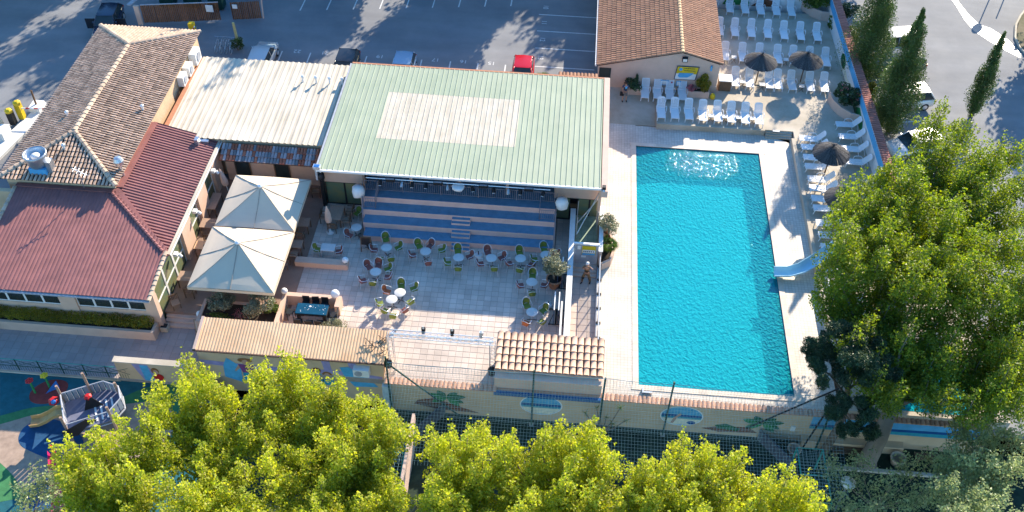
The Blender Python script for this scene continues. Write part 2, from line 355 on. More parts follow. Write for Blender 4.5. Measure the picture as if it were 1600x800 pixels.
MB().prism([(14.55, 57.5), (16.35, 56.6), (16.6, 56.6), (16.6, 57.5)], -.4, .3).build('deck_corner', deck, kind='structure')
for k in range(3): solid('terrace_step', 14.6, 16.5, 57.0 + .17 * k, 57.5, .3, .4 + .1 * k, conc, kind='structure')

# wet patch, kerb, markings in the east lot
def blob(cx, cy, rx, ry, n=28, j=.16, rot=0):
    o = []
    for k in range(n):
        a = 2 * math.pi * k / n; r = 1 + random.uniform(-j, j); x, y = rx * r * math.cos(a), ry * r * math.sin(a)
        o.append((cx + x * math.cos(rot) - y * math.sin(rot), cy + x * math.sin(rot) + y * math.cos(rot)))
    return o
poly_mesh('puddle', [(32.7, 80), (33.1, 77.5), (33.3, 75.2), (33.7, 73.6), (34.6, 72.2), (35.6, 70.9), (36.5, 70.0), (36.7, 70.6), (36.5, 71.6), (36.2, 72.6), (35.6, 73.6), (35.2, 74.2), (34.4, 74.7), (33.9, 76), (33.5, 78), (33.4, 80)], -.018, -.014, wetm)
poly_mesh('verge', [(37.2, 69.6), (36.8, 72.8), (38.2, 76.3), (40, 79), (55, 80), (55, 69)], 0, .12, dirt)
kb = MB(); ks = [(37.9, 68.3), (37.2, 69.6), (36.8, 71.4), (36.8, 72.8), (37.4, 74.8), (38.2, 76.3), (40, 79)]
for p, q in zip(ks, ks[1:]): kb.tube([(p[0], p[1], .06), (q[0], q[1], .06)], .11, 6)
kb.build('kerb', conc, kind='structure')
rm = MB()
def line(x0, y0, x1, y1, wd=.1, z=-.012):
    d = Vector((x1 - x0, y1 - y0)).normalized(); nx, ny = -d.y * wd / 2, d.x * wd / 2
    rm.quad((x0 + nx, y0 + ny, z), (x1 + nx, y1 + ny, z), (x1 - nx, y1 - ny, z), (x0 - nx, y0 - ny, z))
for y in (72.2, 69.7, 67.2, 64.65): line(-2.8, y, 2.05, y)
for x in (-4.98, -7.16, -9.36, -11.66, -13.86, -16.08, -18.33, -20.6, -22.9): line(x, 62.1, x, 64.6)
for k in range(9): line(-22.88 + 2.2 * k, 70.6 + .33 * k, -22.7 + 2.2 * k, 76 + .33 * k)
for y in (75, 72.2, 69.4, 66.4, 63, 60, 56.5, 54): line(23.2, y, 27.6, y + .9)
line(-46, 52.7, -39.5, 53.4)
rm.build('parking_line', road_white, kind='structure')
def text(s, x, y, z, size, m, rz=0, parent=None, name='lettering', M=None, kind=None):
    c = bpy.data.curves.new(name, 'FONT'); c.body = s; c.size = size; c.align_x = 'CENTER'; c.align_y = 'CENTER'; c.extrude = .001
    o = bpy.data.objects.new(name, c); me = bpy.data.meshes.new_from_object(o); bpy.data.objects.remove(o)
    me.materials.append(m); T = M if M is not None else Matrix.Translation((x, y, z)) @ Matrix.Rotation(rz, 4, 'Z')
    if parent is not None and M is None: T = Matrix.Translation(-wpos(parent)) @ T
    me.transform(T)
    o = bpy.data.objects.new(name, me); col.objects.link(o)
    if parent: o.parent = parent
    if kind: o['kind'] = kind
    return o
for s, x, y in (('10', -2.3, 73.4), ('11', -2.3, 71.0), ('12', -2.3, 68.5), ('13', -2.3, 65.9)): text(s, x, y, -.011, .62, road_white, -math.pi / 2, name='bay_number', kind='structure')
for k, s in enumerate(('15', '16', '17', '18', '19', '20', '21', '22')): text(s, -6.1 - 2.23 * k, 64.7, -.011, .62, road_white, math.pi, name='bay_number', kind='structure')

# ------------------------------------------------------------------ roofs
def corr(O, U, V, span, prof_period, prof, vlim, base, m, name, parent, rows=1, step=.006, th=.02):
    """corrugated sheeting: O origin, U unit across ribs, V unit up the slope; vlim(u)->(v0,v1)"""
    U = Vector(U).normalized(); V = Vector(V).normalized(); N = U.cross(V)
    if N.z < 0: N = -N
    us = []; k = 0
    while k * prof_period < span - 1e-6:
        for (f, h) in prof:
            u = (k + f) * prof_period
            if u <= span: us.append((u, h))
        k += 1
    us.append((span, prof[0][1]))
    lims = [vlim(u) for u, h in us]; lo = min(a for a, b in lims); hi = max(b for a, b in lims); out = []
    for r in range(rows):
        r0 = lo + (hi - lo) * r / rows; r1 = lo + (hi - lo) * (r + 1) / rows + (.06 if r < rows - 1 else 0); b = MB(); prev = None
        for (u, h), (a, c) in zip(us, lims):
            v0 = max(a, r0); v1 = min(c, r1); ok = v1 > v0
            if not ok: v0 = v1 = min(max(r0, a), c)
            hh = h + step * (rows - 1 - r) + (step * 1.0)
            p0 = O + U * u + V * v0 + N * (hh + step); p1 = O + U * u + V * v1 + N * hh
            if prev and (ok or prev[2]): b.quad(prev[0], p0, p1, prev[1])
            prev = (p0, p1, ok)
        if b.f: out.append(b.build(name, m, parent))
    return out
SEAM = [(0, 0), (.78, 0), (.84, .045), (.94, .045)]
WAVE = [(0, 0), (.25, .022), (.5, .03), (.75, .022)]
DWAVE = [(0, 0), (.14, .0), (.34, .055), (.66, .055), (.86, .0)]
TRAP = [(0, 0), (.45, 0), (.58, .05), (.85, .05), (.97, 0)]
def barrel(b, P, U, V, N, wd, ln, lift=.03, seg=4, mi=0):
    vs = []
    for t, rr in ((0, .5), (ln, .42)):
        for k in range(seg + 1):
            a = math.pi * k / seg
            vs.append(P + V * t + U * (-math.cos(a) * wd * rr) + N * (math.sin(a) * wd * rr * .75 + (lift if t == 0 else 0.002)))
    s1 = seg + 1; fs = [(k, k + 1, s1 + k + 1, s1 + k) for k in range(seg)] + [tuple(range(s1))]
    b.add(vs, fs, mi)
def inside(p, poly):
    c = False; n = len(poly)
    for i in range(n):
        a, d = poly[i], poly[(i + 1) % n]
        if (a[1] > p[1]) != (d[1] > p[1]) and p[0] < (d[0] - a[0]) * (p[1] - a[1]) / (d[1] - a[1]) + a[0]: c = not c
    return c
def tile_plane(corners, wd, ln, m, name, parent, kind='stuff', separate=False, fill=1.0):
    """corners: eave start, eave end, then up; covered by overlapping barrel tiles"""
    C = [Vector(c) for c in corners]; O = C[0]; U = (C[1] - C[0]).normalized(); N = U.cross(C[2] - C[0]).normalized()
    if N.z < 0: N = -N
    V = N.cross(U); V = V if V.dot(C[2] - C[0]) > 0 else -V
    P2 = [((c - O).dot(U), (c - O).dot(V)) for c in C]; umin = min(p[0] for p in P2); umax = max(p[0] for p in P2); vmax = max(p[1] for p in P2)
    MB().add([c - N * .03 for c in C], [tuple(range(len(C)))]).build('underlay', under, parent)
    b = MB(); nu = int((umax - umin) / wd); w2 = (umax - umin) / nu; nv = max(1, round(vmax / ln)); l2 = vmax / nv; proto = None
    for i in range(nu):
        for j in range(nv):
            u = umin + (i + .5) * w2; v = j * l2
            if not inside((u, v + l2 * .5), P2): continue
            P = O + U * (u + random.uniform(-.008, .008)) + V * (v - .02) + N * random.uniform(0, .006)
            if separate:
                if proto is None:
                    q = MB(); barrel(q, Vector((0, 0, 0)), U, V, N, w2 * .92, l2 * 1.1, .008, seg=5); proto = q.build(name, m, parent, True, local=True); o = proto
                else: o = proto.copy(); col.objects.link(o)
                o.location = P - wpos(parent)
            else: barrel(b, P, U, V, N, w2 * fill, l2 * 1.08)
    if not separate: return b.build(name, m, parent, kind=kind)
def ridge(p0, p1, m, parent, r=.16, ln=.42):
    p0, p1 = Vector(p0), Vector(p1); V = (p1 - p0).normalized(); L = (p1 - p0).length; U = V.cross(Vector((0, 0, 1))).normalized(); N = U.cross(V); b = MB()
    if N.z < 0: N = -N
    k = 0
    while k * ln < L: barrel(b, p0 + V * (k * ln), U, V, N, r * 2.2, min(ln * 1.08, L - k * ln + .01), .03); k += 1
    return b.build('ridge_tiles', m, parent)

# ---- long tiled house on the left
EZ, RZ = 4.5, 5.55; X0, X1, Y0, Y1 = -34.65, -27.15, 42.8, 59.95; XM = -30.95; YA, YB = 46.55, 56.3
h1 = thing('tiled_house', 'long house with hipped old clay tile roof at the left of the photo', 'house', (XM, 51, 0))
solid('wall', X0 + .35, X1 - .25, Y0 + .3, Y1 - .3, -.8, EZ - .06, stucco2, h1)
tile_plane([(X0, Y1, EZ), (X0, Y0, EZ), (XM, YA, RZ), (XM, YB, RZ)], .215, .36, old_tile, 'west_slope_tiles', h1, fill=.64)
tile_plane([(X1, Y0, EZ), (X1, Y1, EZ), (XM, YB, RZ), (XM, YA, RZ)], .215, .36, old_tile, 'east_slope_tiles', h1, fill=.64)
tile_plane([(X0, Y0, EZ), (X1, Y0, EZ), (XM, YA, RZ)], .245, .40, old_tile, 'hip_tiles', h1, fill=.72)
tile_plane([(X1, Y1, EZ), (X0, Y1, EZ), (XM, YB, RZ)], .245, .36, ridge_tile, 'hip_tiles', h1)
for a, b_ in (((XM, YA, RZ), (XM, YB, RZ)), ((X0, Y0, EZ), (XM, YA, RZ)), ((X1, Y0, EZ), (XM, YA, RZ)), ((X0, Y1, EZ), (XM, YB, RZ)), ((X1, Y1, EZ), (XM, YB, RZ))): ridge(a, b_, ridge_tile, h1)
for x, y, z in ((-32.3, 48.5, 5.05), (-27.95, 50.1, 4.7), (-31.15, 45.2, 5.1)):
    q = MB(); q.tube([(x, y, z - .1), (x, y, z + .32)], .07, 8); q.lathe([(.12, .3), (.13, .42), (.04, .5)], 8, (x, y, z)); q.build('vent_pipe', white, h1)
fan = thing('roof_fan', 'big round grey extractor fan on the hip of the old tiled roof', 'extractor fan', (-32.2, 43.7, 4.6))
solid('fan_base', -32.7, -31.6, 43.25, 44.15, 4.55, 5.05, lightblue, fan)
q = MB(); q.lathe([(.50, 5.05), (.62, 5.3), (.68, 5.75), (.72, 5.95), (.66, 6.0), (.6, 5.9), (.55, 5.6), (.3, 5.55)], 24, (-32.2, 43.7, 0)); q.build('fan_housing', steel, fan, True)
MB().lathe([(.26, 5.6), (.28, 5.8), (.1, 5.9)], 16, (-32.2, 43.7, 0)).build('fan_hub', white, fan, True)
MB().box(-31.6, -31.3, 43.4, 43.9, 4.6, 5.5).build('motor_box', steel, fan)
ant = thing('roof_antenna', 'thin grey aerial on the edge between the clay roof and maroon roof', 'antenna', (-29.2, 42.75, 4.4))
q = MB(); q.tube([(-29.2, 42.75, 4.3), (-29.2, 42.75, 5.9)], .03, 6); q.build('mast', steel, ant)
q = MB(); q.tube([(-29.5, 42.75, 5.8), (-28.7, 42.75, 5.3)], .025, 5)
for k in range(4): q.tube([(-29.4 + .2 * k, 42.5, 5.74 - .12 * k), (-29.4 + .2 * k, 43.0, 5.74 - .12 * k)], .014, 4)
q.build('aerial_bars', steel, ant)
chm = thing('flue', 'shiny metal flue with a vaned cowl where the roofs meet', 'flue', (-27.35, 44.3, 4.2))
MB().tube([(-27.35, 44.3, 4.0), (-27.35, 44.3, 5.0)], .1, 10).build('pipe', steel, chm)
MB().lathe([(.1, 4.9), (.28, 5.05), (.32, 5.3), (.22, 5.5), (.05, 5.55)], 12, (-27.35, 44.3, 0)).build('cowl', steel, chm)
for k, (y, lb) in enumerate(((55.1, 'white air conditioner box nearest the ridge of the cream roof'), (56.3, 'middle white air conditioner on the wall under the tiled eave'), (57.8, 'large round-grilled air conditioner at the far end of the wall'))):
    a = thing('air_conditioner', lb, 'air conditioner', (-26.85, y, 3.3), group='air conditioners on the tiled house wall')
    s_ = 1.25 if k == 2 else 1
    solid('casing', -27.35, -26.9 + .05 * k, y - .42 * s_, y + .42 * s_, 3.35, 3.35 + .75 * s_, white, a)
    MB().tube([(-26.9 + .05 * k, y, 3.35 + .38 * s_), (-26.85 + .05 * k, y, 3.35 + .38 * s_)], .27 * s_, 14).build('fan_grille', greyplay, a)

# ---- maroon roofed restaurant
rs = thing('restaurant', 'restaurant with maroon corrugated roofs and long front windows', 'building', (-28, 40, 0))
AZ, BZ = 4.0, 2.8
sv = math.hypot(4.25, 1.2)
corr(Vector((-23.05, 38.9, BZ)), (0, 1, 0), (-4.25, 0, 1.2), 10.9, .24, DWAVE, lambda u: (0, min(sv, max(.02, u / 4.1 * sv))), 0, maroon, 'roof_sheet', rs, 1)
sv2 = math.hypot(7.6, 1.2)
xe = -22.95; xw = -33.6
def limB(u):
    x = xw + u
    return (0, sv2 if x < -27.4 else sv2 * (1 - (x + 27.4) / 4.45 * .52))
corr(Vector((xw, 35.3, BZ)), (1, 0, 0), (0, 7.6, 1.2), xe - xw, .24, [(0, 0), (.25, .022), (.5, .03), (.75, .022)], limB, 0, maroon, 'roof_sheet', rs, 6, .012)
# flashings and hip pieces
def bar(p, q, wd, h, m, name, parent):
    p, q = Vector(p), Vector(q); V = (q - p).normalized(); U = V.cross(Vector((0, 0, 1))).normalized(); N = U.cross(V)
    if N.z < 0: N = -N
    b = MB(); vs = [c + U * s * wd / 2 + N * t * h for c in (p, q) for s, t in ((-1, 0), (1, 0), (1, 1), (-1, 1))]
    b.add(vs, [(0, 1, 2, 3), (4, 7, 6, 5), (0, 4, 5, 1), (1, 5, 6, 2), (2, 6, 7, 3), (3, 7, 4, 0)]); return b.build(name, m, parent)
bar((-27.35, 43.1, 4.02), (-23.0, 38.8, 2.86), .34, .05, maroon, 'hip_flashing', rs)
ridge((-23.1, 38.65, 3.42), (-27.55, 42.75, 4.05), maroon, rs, .09, .3)
bar((-27.2, 43.2, 4.05), (-27.2, 49.7, 4.05), .42, .05, maroon, 'wall_flashing', rs)
bar((-33.6, 42.85, 4.03), (-27.4, 42.85, 4.03), .3, .06, maroon, 'top_flashing', rs)
MB().add([(-23.02, 38.85, 2.82), (-27.4, 42.95, 4.0), (-27.4, 42.8, 4.02), (-23.02, 38.7, 3.4)], [(0, 1, 2, 3)]).build('hip_side', maroon, rs)
bar((-23.0, 38.9, 2.85), (-23.0, 49.85, 2.85), .16, .1, cream_roof, 'gutter', rs); bar((-22.86, 38.9, 2.8), (-22.86, 49.85, 2.8), .05, .12, white, 'gutter_pipe', rs)
bar((-33.6, 35.24, 2.74), (-22.9, 35.24, 2.74), .14, .1, greyplay, 'gutter', rs)
ridge((-22.93, 35.25, 2.84), (-22.93, 38.7, 3.38), ridge_tile, rs, .12, .35)
ridge((-33.65, 35.25, 2.84), (-33.65, 42.7, 4.0), ridge_tile, rs, .12, .35)
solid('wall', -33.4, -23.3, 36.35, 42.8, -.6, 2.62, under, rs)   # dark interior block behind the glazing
solid('wall', -27.2, -23.3, 42.8, 49.4, -.6, 2.7, stucco, rs)
solid('parapet', -33.5, -23.2, 36.05, 36.35, -.6, .95, stucco, rs)
solid('lintel', -33.5, -23.05, 36.0, 36.35, 2.25, 2.72, stucco, rs)
for x0, x1 in ((-33.5, -33.2), (-28.9, -27.9), (-23.75, -23.05)): solid('pillar', x0, x1, 35.98, 36.4, -.6, 2.24, stucco, rs)
for x0, x1, nn in ((-33.2, -28.9, 4), (-27.9, -23.75, 4)):
    for k in range(nn):
        a = x0 + (x1 - x0) * k / nn; b_ = x0 + (x1 - x0) * (k + 1) / nn
        f = MB(); f.box(a, a + .06, 36.1, 36.16, .95, 2.25); f.box(b_ - .06, b_, 36.1, 36.16, .95, 2.25); f.box(a + .06, b_ - .06, 36.1, 36.16, .95, 1.01); f.box(a + .06, b_ - .06, 36.1, 36.16, 2.19, 2.25)
        f = f.build('window', white, rs); solid('pane', a + .06, b_ - .06, 36.12, 36.13, 1.01, 2.19, glass, f)
# glazed side facing the terrace
for k in range(8):
    y0 = 36.5 + k * 1.58; 
    if k in (3, 5, 7): solid('pillar', -23.3, -23.0, y0, y0 + 1.5, 0, 2.62, stucco, rs); continue
    f = MB()
    f.box(-23.28, -23.2, y0, y0 + .07, -.5, 2.6); f.box(-23.28, -23.2, y0 + 1.48, y0 + 1.55, -.5, 2.6); f.box(-23.28, -23.2, y0 + .07, y0 + 1.48, 1.1, 1.18); f.box(-23.28, -23.2, y0 + .07, y0 + 1.48, 2.5, 2.6)
    f = f.build('window', white, rs); solid('pane', -23.26, -23.24, y0 + .07, y0 + 1.48, -.4, 2.5, gglass, f)
for y in (39.4, 43.2, 47.1):
    q = MB(); q.box(-23.0, -22.75, y, y + .3, 2.2, 2.4); q.tube([(-22.7, y + .15, 2.3), (-22.55, y + .15, 2.1)], .1, 8); q.build('wall_lamp', white, rs)
q = MB(); q.box(-24.5, -23.6, 49.1, 49.5, 3.05, 3.2); q.box(-24.35, -24.1, 48.7, 49.1, 2.95, 3.6); q.build('roof_vent', steel, rs)
lw = thing('lean_to_wall', 'pale rendered wall corner below the old tiled roof at far left', 'wall', (-34.5, 40, 0))
solid('panel', -36.5, -33.7, 42.2, 42.5, -.6, 4.0, stucco2, lw); solid('side', -37.6, -33.75, 37.6, 37.8, -.6, .6, stucco2, lw)

# ---- cream roofed hall
cr = thing('cream_roof_hall', 'hall with large cream ribbed metal roof between house and green roof', 'building', (-21, 54, 0))
corr(Vector((-26.75, 49.4, 3.2)), (1, 0, 0), (0, 1, .012), 11.1, .40, TRAP, lambda u: (0, 9.1), 0, cream_roof, 'roof_sheet', cr, 3, .006)
solid('wall', -26.9, -15.9, 49.6, 58.4, -.1, 3.14, stucco2, cr)
bar((-26.85, 49.9, 3.2), (-26.85, 58.4, 3.2), .3, .08, terracotta, 'side_gutter', cr)
for x in (-18.8, -17.85, -16.88, -15.95):
    q = MB(); q.tube([(x, 56.2, 3.2), (x, 56.2, 3.75)], .06, 8); q.lathe([(.1, 3.7), (.13, 3.8), (.08, 3.92)], 8, (x, 56.2, 0)); q.build('vent_pipe', white, cr)
# canopy of loose blue, red and grey tiles and the toilets wall under it
tc = thing('tiled_canopy', 'narrow awning of blue, grey and red clay tiles over the toilet doors', 'canopy', (-19.4, 48.8, 2.5))
protos = {}
U, V = Vector((1, 0, 0)), Vector((0, 1.2, .5)).normalized(); N = U.cross(V)
for i in range(31):
    for j in range(3):
        m_ = random.choice([tile_red, tile_red, tile_blue, tile_grey, tile_grey, tile_red, tile_blue])
        if m_.name not in protos:
            q = MB(); barrel(q, Vector((0, 0, 0)), U, V, N, .215, .46, seg=5); o = q.build('roof_tile', m_, tc, True, local=True); protos[m_.name] = o
        else: o = protos[m_.name].copy(); col.objects.link(o)
        o.location = Vector((-22.6 + .212 * i, 48.15, 2.45)) + V * (.42 * j) - wpos(tc)
MB().quad((-22.75, 48.15, 2.42), (-16.1, 48.15, 2.42), (-16.1, 49.35, 2.92), (-22.75, 49.35, 2.92)).build('underlay', under, tc)
wcw = thing('toilet_wall', 'pink wall with two dark doorways under the tiled awning', 'wall', (-19.4, 49, 0))
solid('wall', -22.7, -15.8, 49.0, 49.3, 0, 2.75, stucco, wcw)
for x in (-22.0, -19.3):
    d = solid('door', x, x + .95, 48.93, 48.99, 0, 2.05, glass, wcw); 
    MB().box(x - .06, x, 48.9, 48.97, 0, 2.1).box(x + .95, x + 1.01, 48.9, 48.97, 0, 2.1).box(x, x + .95, 48.9, 48.97, 2.05, 2.1).build('door_frame', wood2, wcw)
sg = thing('toilet_sign', 'white board with black toilet pictograms on the pink wall', 'sign', (-20.5, 48.95, 1.6))
solid('board', -20.95, -20.15, 48.9, 48.96, 1.75, 2.3, white, sg)
q = MB()
for x in (-20.75, -20.35): q.box(x - .05, x + .05, 48.88, 48.895, 2.05, 2.22); q.box(x - .11, x + .11, 48.88, 48.895, 1.83, 1.93)
q.build('pictogram', black, sg)

# ---- green roofed hall with the seating tiers
gh = thing('green_roof_hall', 'big hall with pale green ribbed roof open towards the courtyard', 'building', (-6.4, 52, 0))
GX0, GX1, GY0, GY1, GZ = -15.5, 2.55, 46.2, 57.85, 4.0
def gl(x0, x1, y0, y1, m, nm, dz=0):
    return corr(Vector((x0, y0, GZ + dz)), (1, 0, 0), (0, 1, 0), x1 - x0, .3535, SEAM, lambda u: (0, y1 - y0), 0, m, nm, gh, 1, .003)
k0 = GX0 + .3535 * 9; k1 = GX0 + .3535 * 35
gl(GX0, k0, GY0, GY1, green_roof, 'roof_sheet'); gl(k1, GX1, GY0, GY1, green_roof, 'roof_sheet')
gl(k0, k1, GY0, 49.65, green_roof, 'roof_sheet'); gl(k0, k1, 54.75, GY1, green_roof, 'roof_sheet')
o = gl(k0, k1, 49.65, 54.75, patch_roof, 'skylight_sheet'); o[0]['label'] = 'pale translucent rectangle in the middle of the green roof'
solid('deck_board', GX0 + .02, GX1 - .02, GY0 + .3, GY1 - .1, 3.8, 3.98, under, gh)
bar((GX0 - .05, GY0 - .05, 3.88), (GX1 + .05, GY0 - .05, 3.88), .12, .14, white, 'front_gutter', gh)
bar((GX0, GY1 + .08, 3.9), (GX1 + .4, GY1 + .08, 3.9), .16, .12, terracotta, 'back_fascia', gh)
solid('side_fascia', GX0 - .14, GX0 - .02, GY0 - .05, GY1, 3.1, 4.02, greyplay, gh)
solid('side_parapet', GX1 + .05, GX1 + .45, GY0 - .35, GY1 + .1, 3.55, 4.06, stucco3, gh)
solid('end_wall', GX1 - .15, GX1 + .12, 47.6, GY1 - .1, 0, 3.8, stucco, gh); solid('end_wall', GX0 + .0, GX0 + .2, 47.6, GY1 - .1, 0, 3.8, stucco, gh)
solid('back_wall', GX0 + .2, GX1 - .15, GY1 - .4, GY1 - .15, 0, 3.8, stucco, gh)
solid('tier_back_wall', -12.95, -.2, 48.75, 48.95, 0, 3.8, stucco, gh)
solid('red_dado', -12.9, -.25, 48.62, 48.74, 1.8, 2.55, mat('brick_red', (.30, .09, .08), .8, .1, 4), gh)
for x0, x1 in ((-15.72, -12.9), (-.25, 2.6)):
    solid('bay_wall', x0, x1, 47.3, 47.55, 2.0, 3.8, stucco, gh); solid('bay_sill', x0 + .4, x1 - .4, 47.2, 47.295, 3.3, 3.42, terracotta, gh)
bar((-15.6, 46.35, 3.72), (2.6, 46.35, 3.72), .1, .14, stucco3, 'eave_beam', gh)
for x in (-12.9, -9.74, -6.58, -3.42, -.26): solid('post', x - .09, x + .09, 47.42, 47.6, 1.8, 3.8, stucco, gh)
solid('corner_post', -15.72, -15.5, 47.0, 47.3, 0, 3.8, black, gh); solid('corner_post', 2.5, 2.68, 46.6, 46.85, 0, 3.8, stucco, gh)
for x0, x1 in ((-15.5, -14.2), (-14.2, -12.95), (-.2, .75), (1.2, 2.0), (2.0, 2.65)):
    f = MB().box(x0, x0 + .06, 47.36, 47.44, 0, 1.98).box(x1 - .06, x1, 47.36, 47.44, 0, 1.98).box(x0 + .06, x1 - .06, 47.36, 47.44, 1.9, 1.98).box(x0 + .06, x1 - .06, 47.36, 47.44, 0, .08).build('window', black, gh)
    solid('pane', x0 + .06, x1 - .06, 47.39, 47.41, .08, 1.9, gglass, f)
# seating tiers
st = thing('seating_tiers', 'four stepped seating tiers with pink risers and blue treads', 'grandstand', (-6.5, 46, 0))
ys = [44.1, 44.85, 45.6, 46.35, 48.6]
for k in range(4):
    solid('riser', -12.45 - .12 * k, -.2, ys[k], ys[k] + .12, 0, .45 * (k + 1) - .022, riser_m, st)
    solid('tread', -12.45 - .12 * k, -.2, ys[k], ys[k + 1], .45 * (k + 1) - .02, .45 * (k + 1), blue_floor, st)
solid('end_block', -12.95, -12.86, 46.4, 48.6, 0, 1.78, stucco, st)
solid('end_block', -.2, -.1, 44.1, 48.6, 0, .44, stucco, st)
for k, y in enumerate((44.1, 44.85, 45.6)):
    for j in range(2):
        if k == 2 and j == 1: pass
        z0 = .45 * k; 
        solid('stair_step', -6.72 - .06 * k, -5.52 - .06 * k, y - .44 + .22 * j, y - .22 + .22 * j - .004, z0, z0 + .15 * (j + 1), riser_m, st)
        solid('stair_tread', -6.70 - .06 * k, -5.54 - .06 * k, y - .43 + .22 * j, y - .22 + .22 * j - .006, z0 + .15 * (j + 1), z0 + .15 * (j + 1) + .012, blue_floor, st)
def railing(name, label, pts, h=.85, gap=.13, m=steel, r=.022, every=2.35):
    t_ = thing(name, label, 'railing', pts[0]); top = MB(); bb = MB()
    for p, q in zip(pts, pts[1:]):
        p, q = Vector(p), Vector(q); L = (q - p).length; n_ = max(1, int(L / gap)); up = Vector((0, 0, h))
        top.tube([p + up, q + up], r, 6); top.tube([p + Vector((0, 0, .1)), q + Vector((0, 0, .1))], r * .7, 5)
        for k in range(1, n_): c = p + (q - p) * k / n_; bb.tube([c + Vector((0, 0, .1)), c + up], r * .42, 4, cap=False)
        npost = max(1, round(L / every))
        for k in range(npost + 1): c = p + (q - p) * k / npost; MB().tube([c, c + up], r * 1.15, 6).build('post', m, t_)
    top.build('rail', m, t_); bb.build('balusters', m, t_, kind='stuff'); return t_
rg = mat('railing_paint', (.30, .27, .30), .5)
railing('tier_railing', 'long grey guard railing along the top seating tier', [(-12.7, 46.95, 1.8), (-.3, 46.95, 1.8)], m=rg)
railing('end_railing', 'short grey railing closing the left end of the seating tiers', [(-12.85, 46.9, 1.8), (-12.7, 45.9, 1.35), (-12.55, 44.9, .9)], m=rg)
railing('end_railing', 'grey inner railing panel at the left end of the tiers', [(-11.85, 46.9, 1.8), (-11.85, 45.75, 1.35), (-12.6, 45.75, 1.35)], m=rg)
railing('end_railing', 'grey inner railing panel at the right end of the tiers', [(-1.2, 46.9, 1.8), (-1.2, 45.75, 1.35), (-.25, 45.75, 1.35)], m=rg)
railing('end_railing', 'short grey railing down the right end of the seating tiers', [(-.15, 46.9, 1.8), (-.15, 45.9, 1.35), (-.15, 44.9, .9), (-.15, 44.2, .45)], m=rg)
# lighting bar
lb = thing('lighting_bar', 'horizontal steel lighting bar hung under the green roof eave', 'lighting bar', (-6.5, 46.4, 3.5))
MB().tube([(-12.4, 46.25, 3.52), (-.6, 46.25, 3.52)], .035, 6).build('pipe', alu, lb); MB().tube([(-12.4, 46.5, 3.6), (-.6, 46.5, 3.6)], .03, 6).build('pipe', alu, lb)
for k, px_ in enumerate((-11.5, -10.1, -9.45, -8.55, -7.15, -5.55, -4.2, -3.25, -2.5, -1.05)):
    s_ = thing('stage_spotlight', '%s stage spotlight from the left on the bar under the eave' % ORD[k], 'spotlight', (px_, 46.2, 3.3), group='spotlights under the green roof')
    s_.rotation_euler.z = random.uniform(-.4, .4)
    MB().tube([(0, .12, .02), (0, -.12, -.2)], [.09, .13], 10).build('lamp_body', (steel if k % 3 == 1 else black), s_, local=True)
    MB().tube([(0, -.121, -.201), (0, -.13, -.215)], .11, 10).build('lens', alu, s_, local=True)
    MB().tube([(-.12, 0, -.08), (-.12, 0, .15), (.12, 0, .15), (.12, 0, -.08)], .014, 4).build('yoke', black, s_, local=True)
for k, px_ in enumerate((-10.8, -7.75, -4.85, -1.95)):
    s_ = thing('flood_panel', '%s flat dark flood panel from the left on the lighting bar' % ORD[k], 'floodlight', (px_, 46.1, 3.5), group='flood panels under the green roof')
    MB().box(-.28, .28, -.1, .06, -.02, .18).build('casing', black, s_, local=True); MB().box(-.25, .25, -.08, .04, .182, .2).build('face', greyplay, s_, local=True)
for nm, lab, p, r, sz in (('covered_speaker', 'speaker wrapped in a white bag at the left of the tiers', (-13.0, 46.2, 2.35), .42, 1.25), ('covered_speaker', 'speaker wrapped in a white bag at the right of the tiers', (.2, 46.3, 2.4), .42, 1.2), ('covered_lamp', 'flat lamp in a white cover hung mid eave', (-6.45, 46.15, 3.35), .42, .35)):
    q = MB(); nn = 12; 
    q.lathe([(r * .35, -.5 * sz * r * 1.9), (r * .95, -.3 * sz * r * 1.9), (r, .05), (r * .8, .38 * sz * r * 1.7), (r * .2, .5 * sz * r * 1.7)], nn, p, jit=.1); tag(q.build(nm, white, smooth=True), lab, 'covered speaker' if 'speaker' in nm else 'lamp')
for x, y, z, lab in ((-15.35, 46.35, 3.35, 'round black loudspeaker at the left corner of the green roof'), ):
    s_ = thing('loudspeaker', lab, 'loudspeaker', (x, y, z)); MB().lathe([(.1, .2), (.22, .1), (.24, -.2), (.14, -.32)], 12).build('cabinet', black, s_, True, local=True); MB().tube([(0, .2, .1), (0, -.05, .32)], .04, 6).build('bracket', white, s_, local=True)
fl = thing('corner_floodlight', 'small blue-glass floodlight on the left end of the green roof gutter', 'floodlight', (-15.45, 46.2, 4.1))
MB().box(-.25, .2, -.18, .15, 0, .2).build('casing', alu, fl, local=True); MB().box(-.2, .15, -.14, .1, .202, .22).build('face', bluep, fl, local=True)
fl = thing('corner_floodlight', 'dark camera-like lamp on the right end of the green roof gutter', 'floodlight', (2.75, 46.05, 4.1))
MB().box(-.12, .12, -.12, .12, 0, .22).build('casing', black, fl, local=True); MB().tube([(0, 0, 0), (0, -.2, -.1)], .07, 8).build('face', white, fl, local=True)

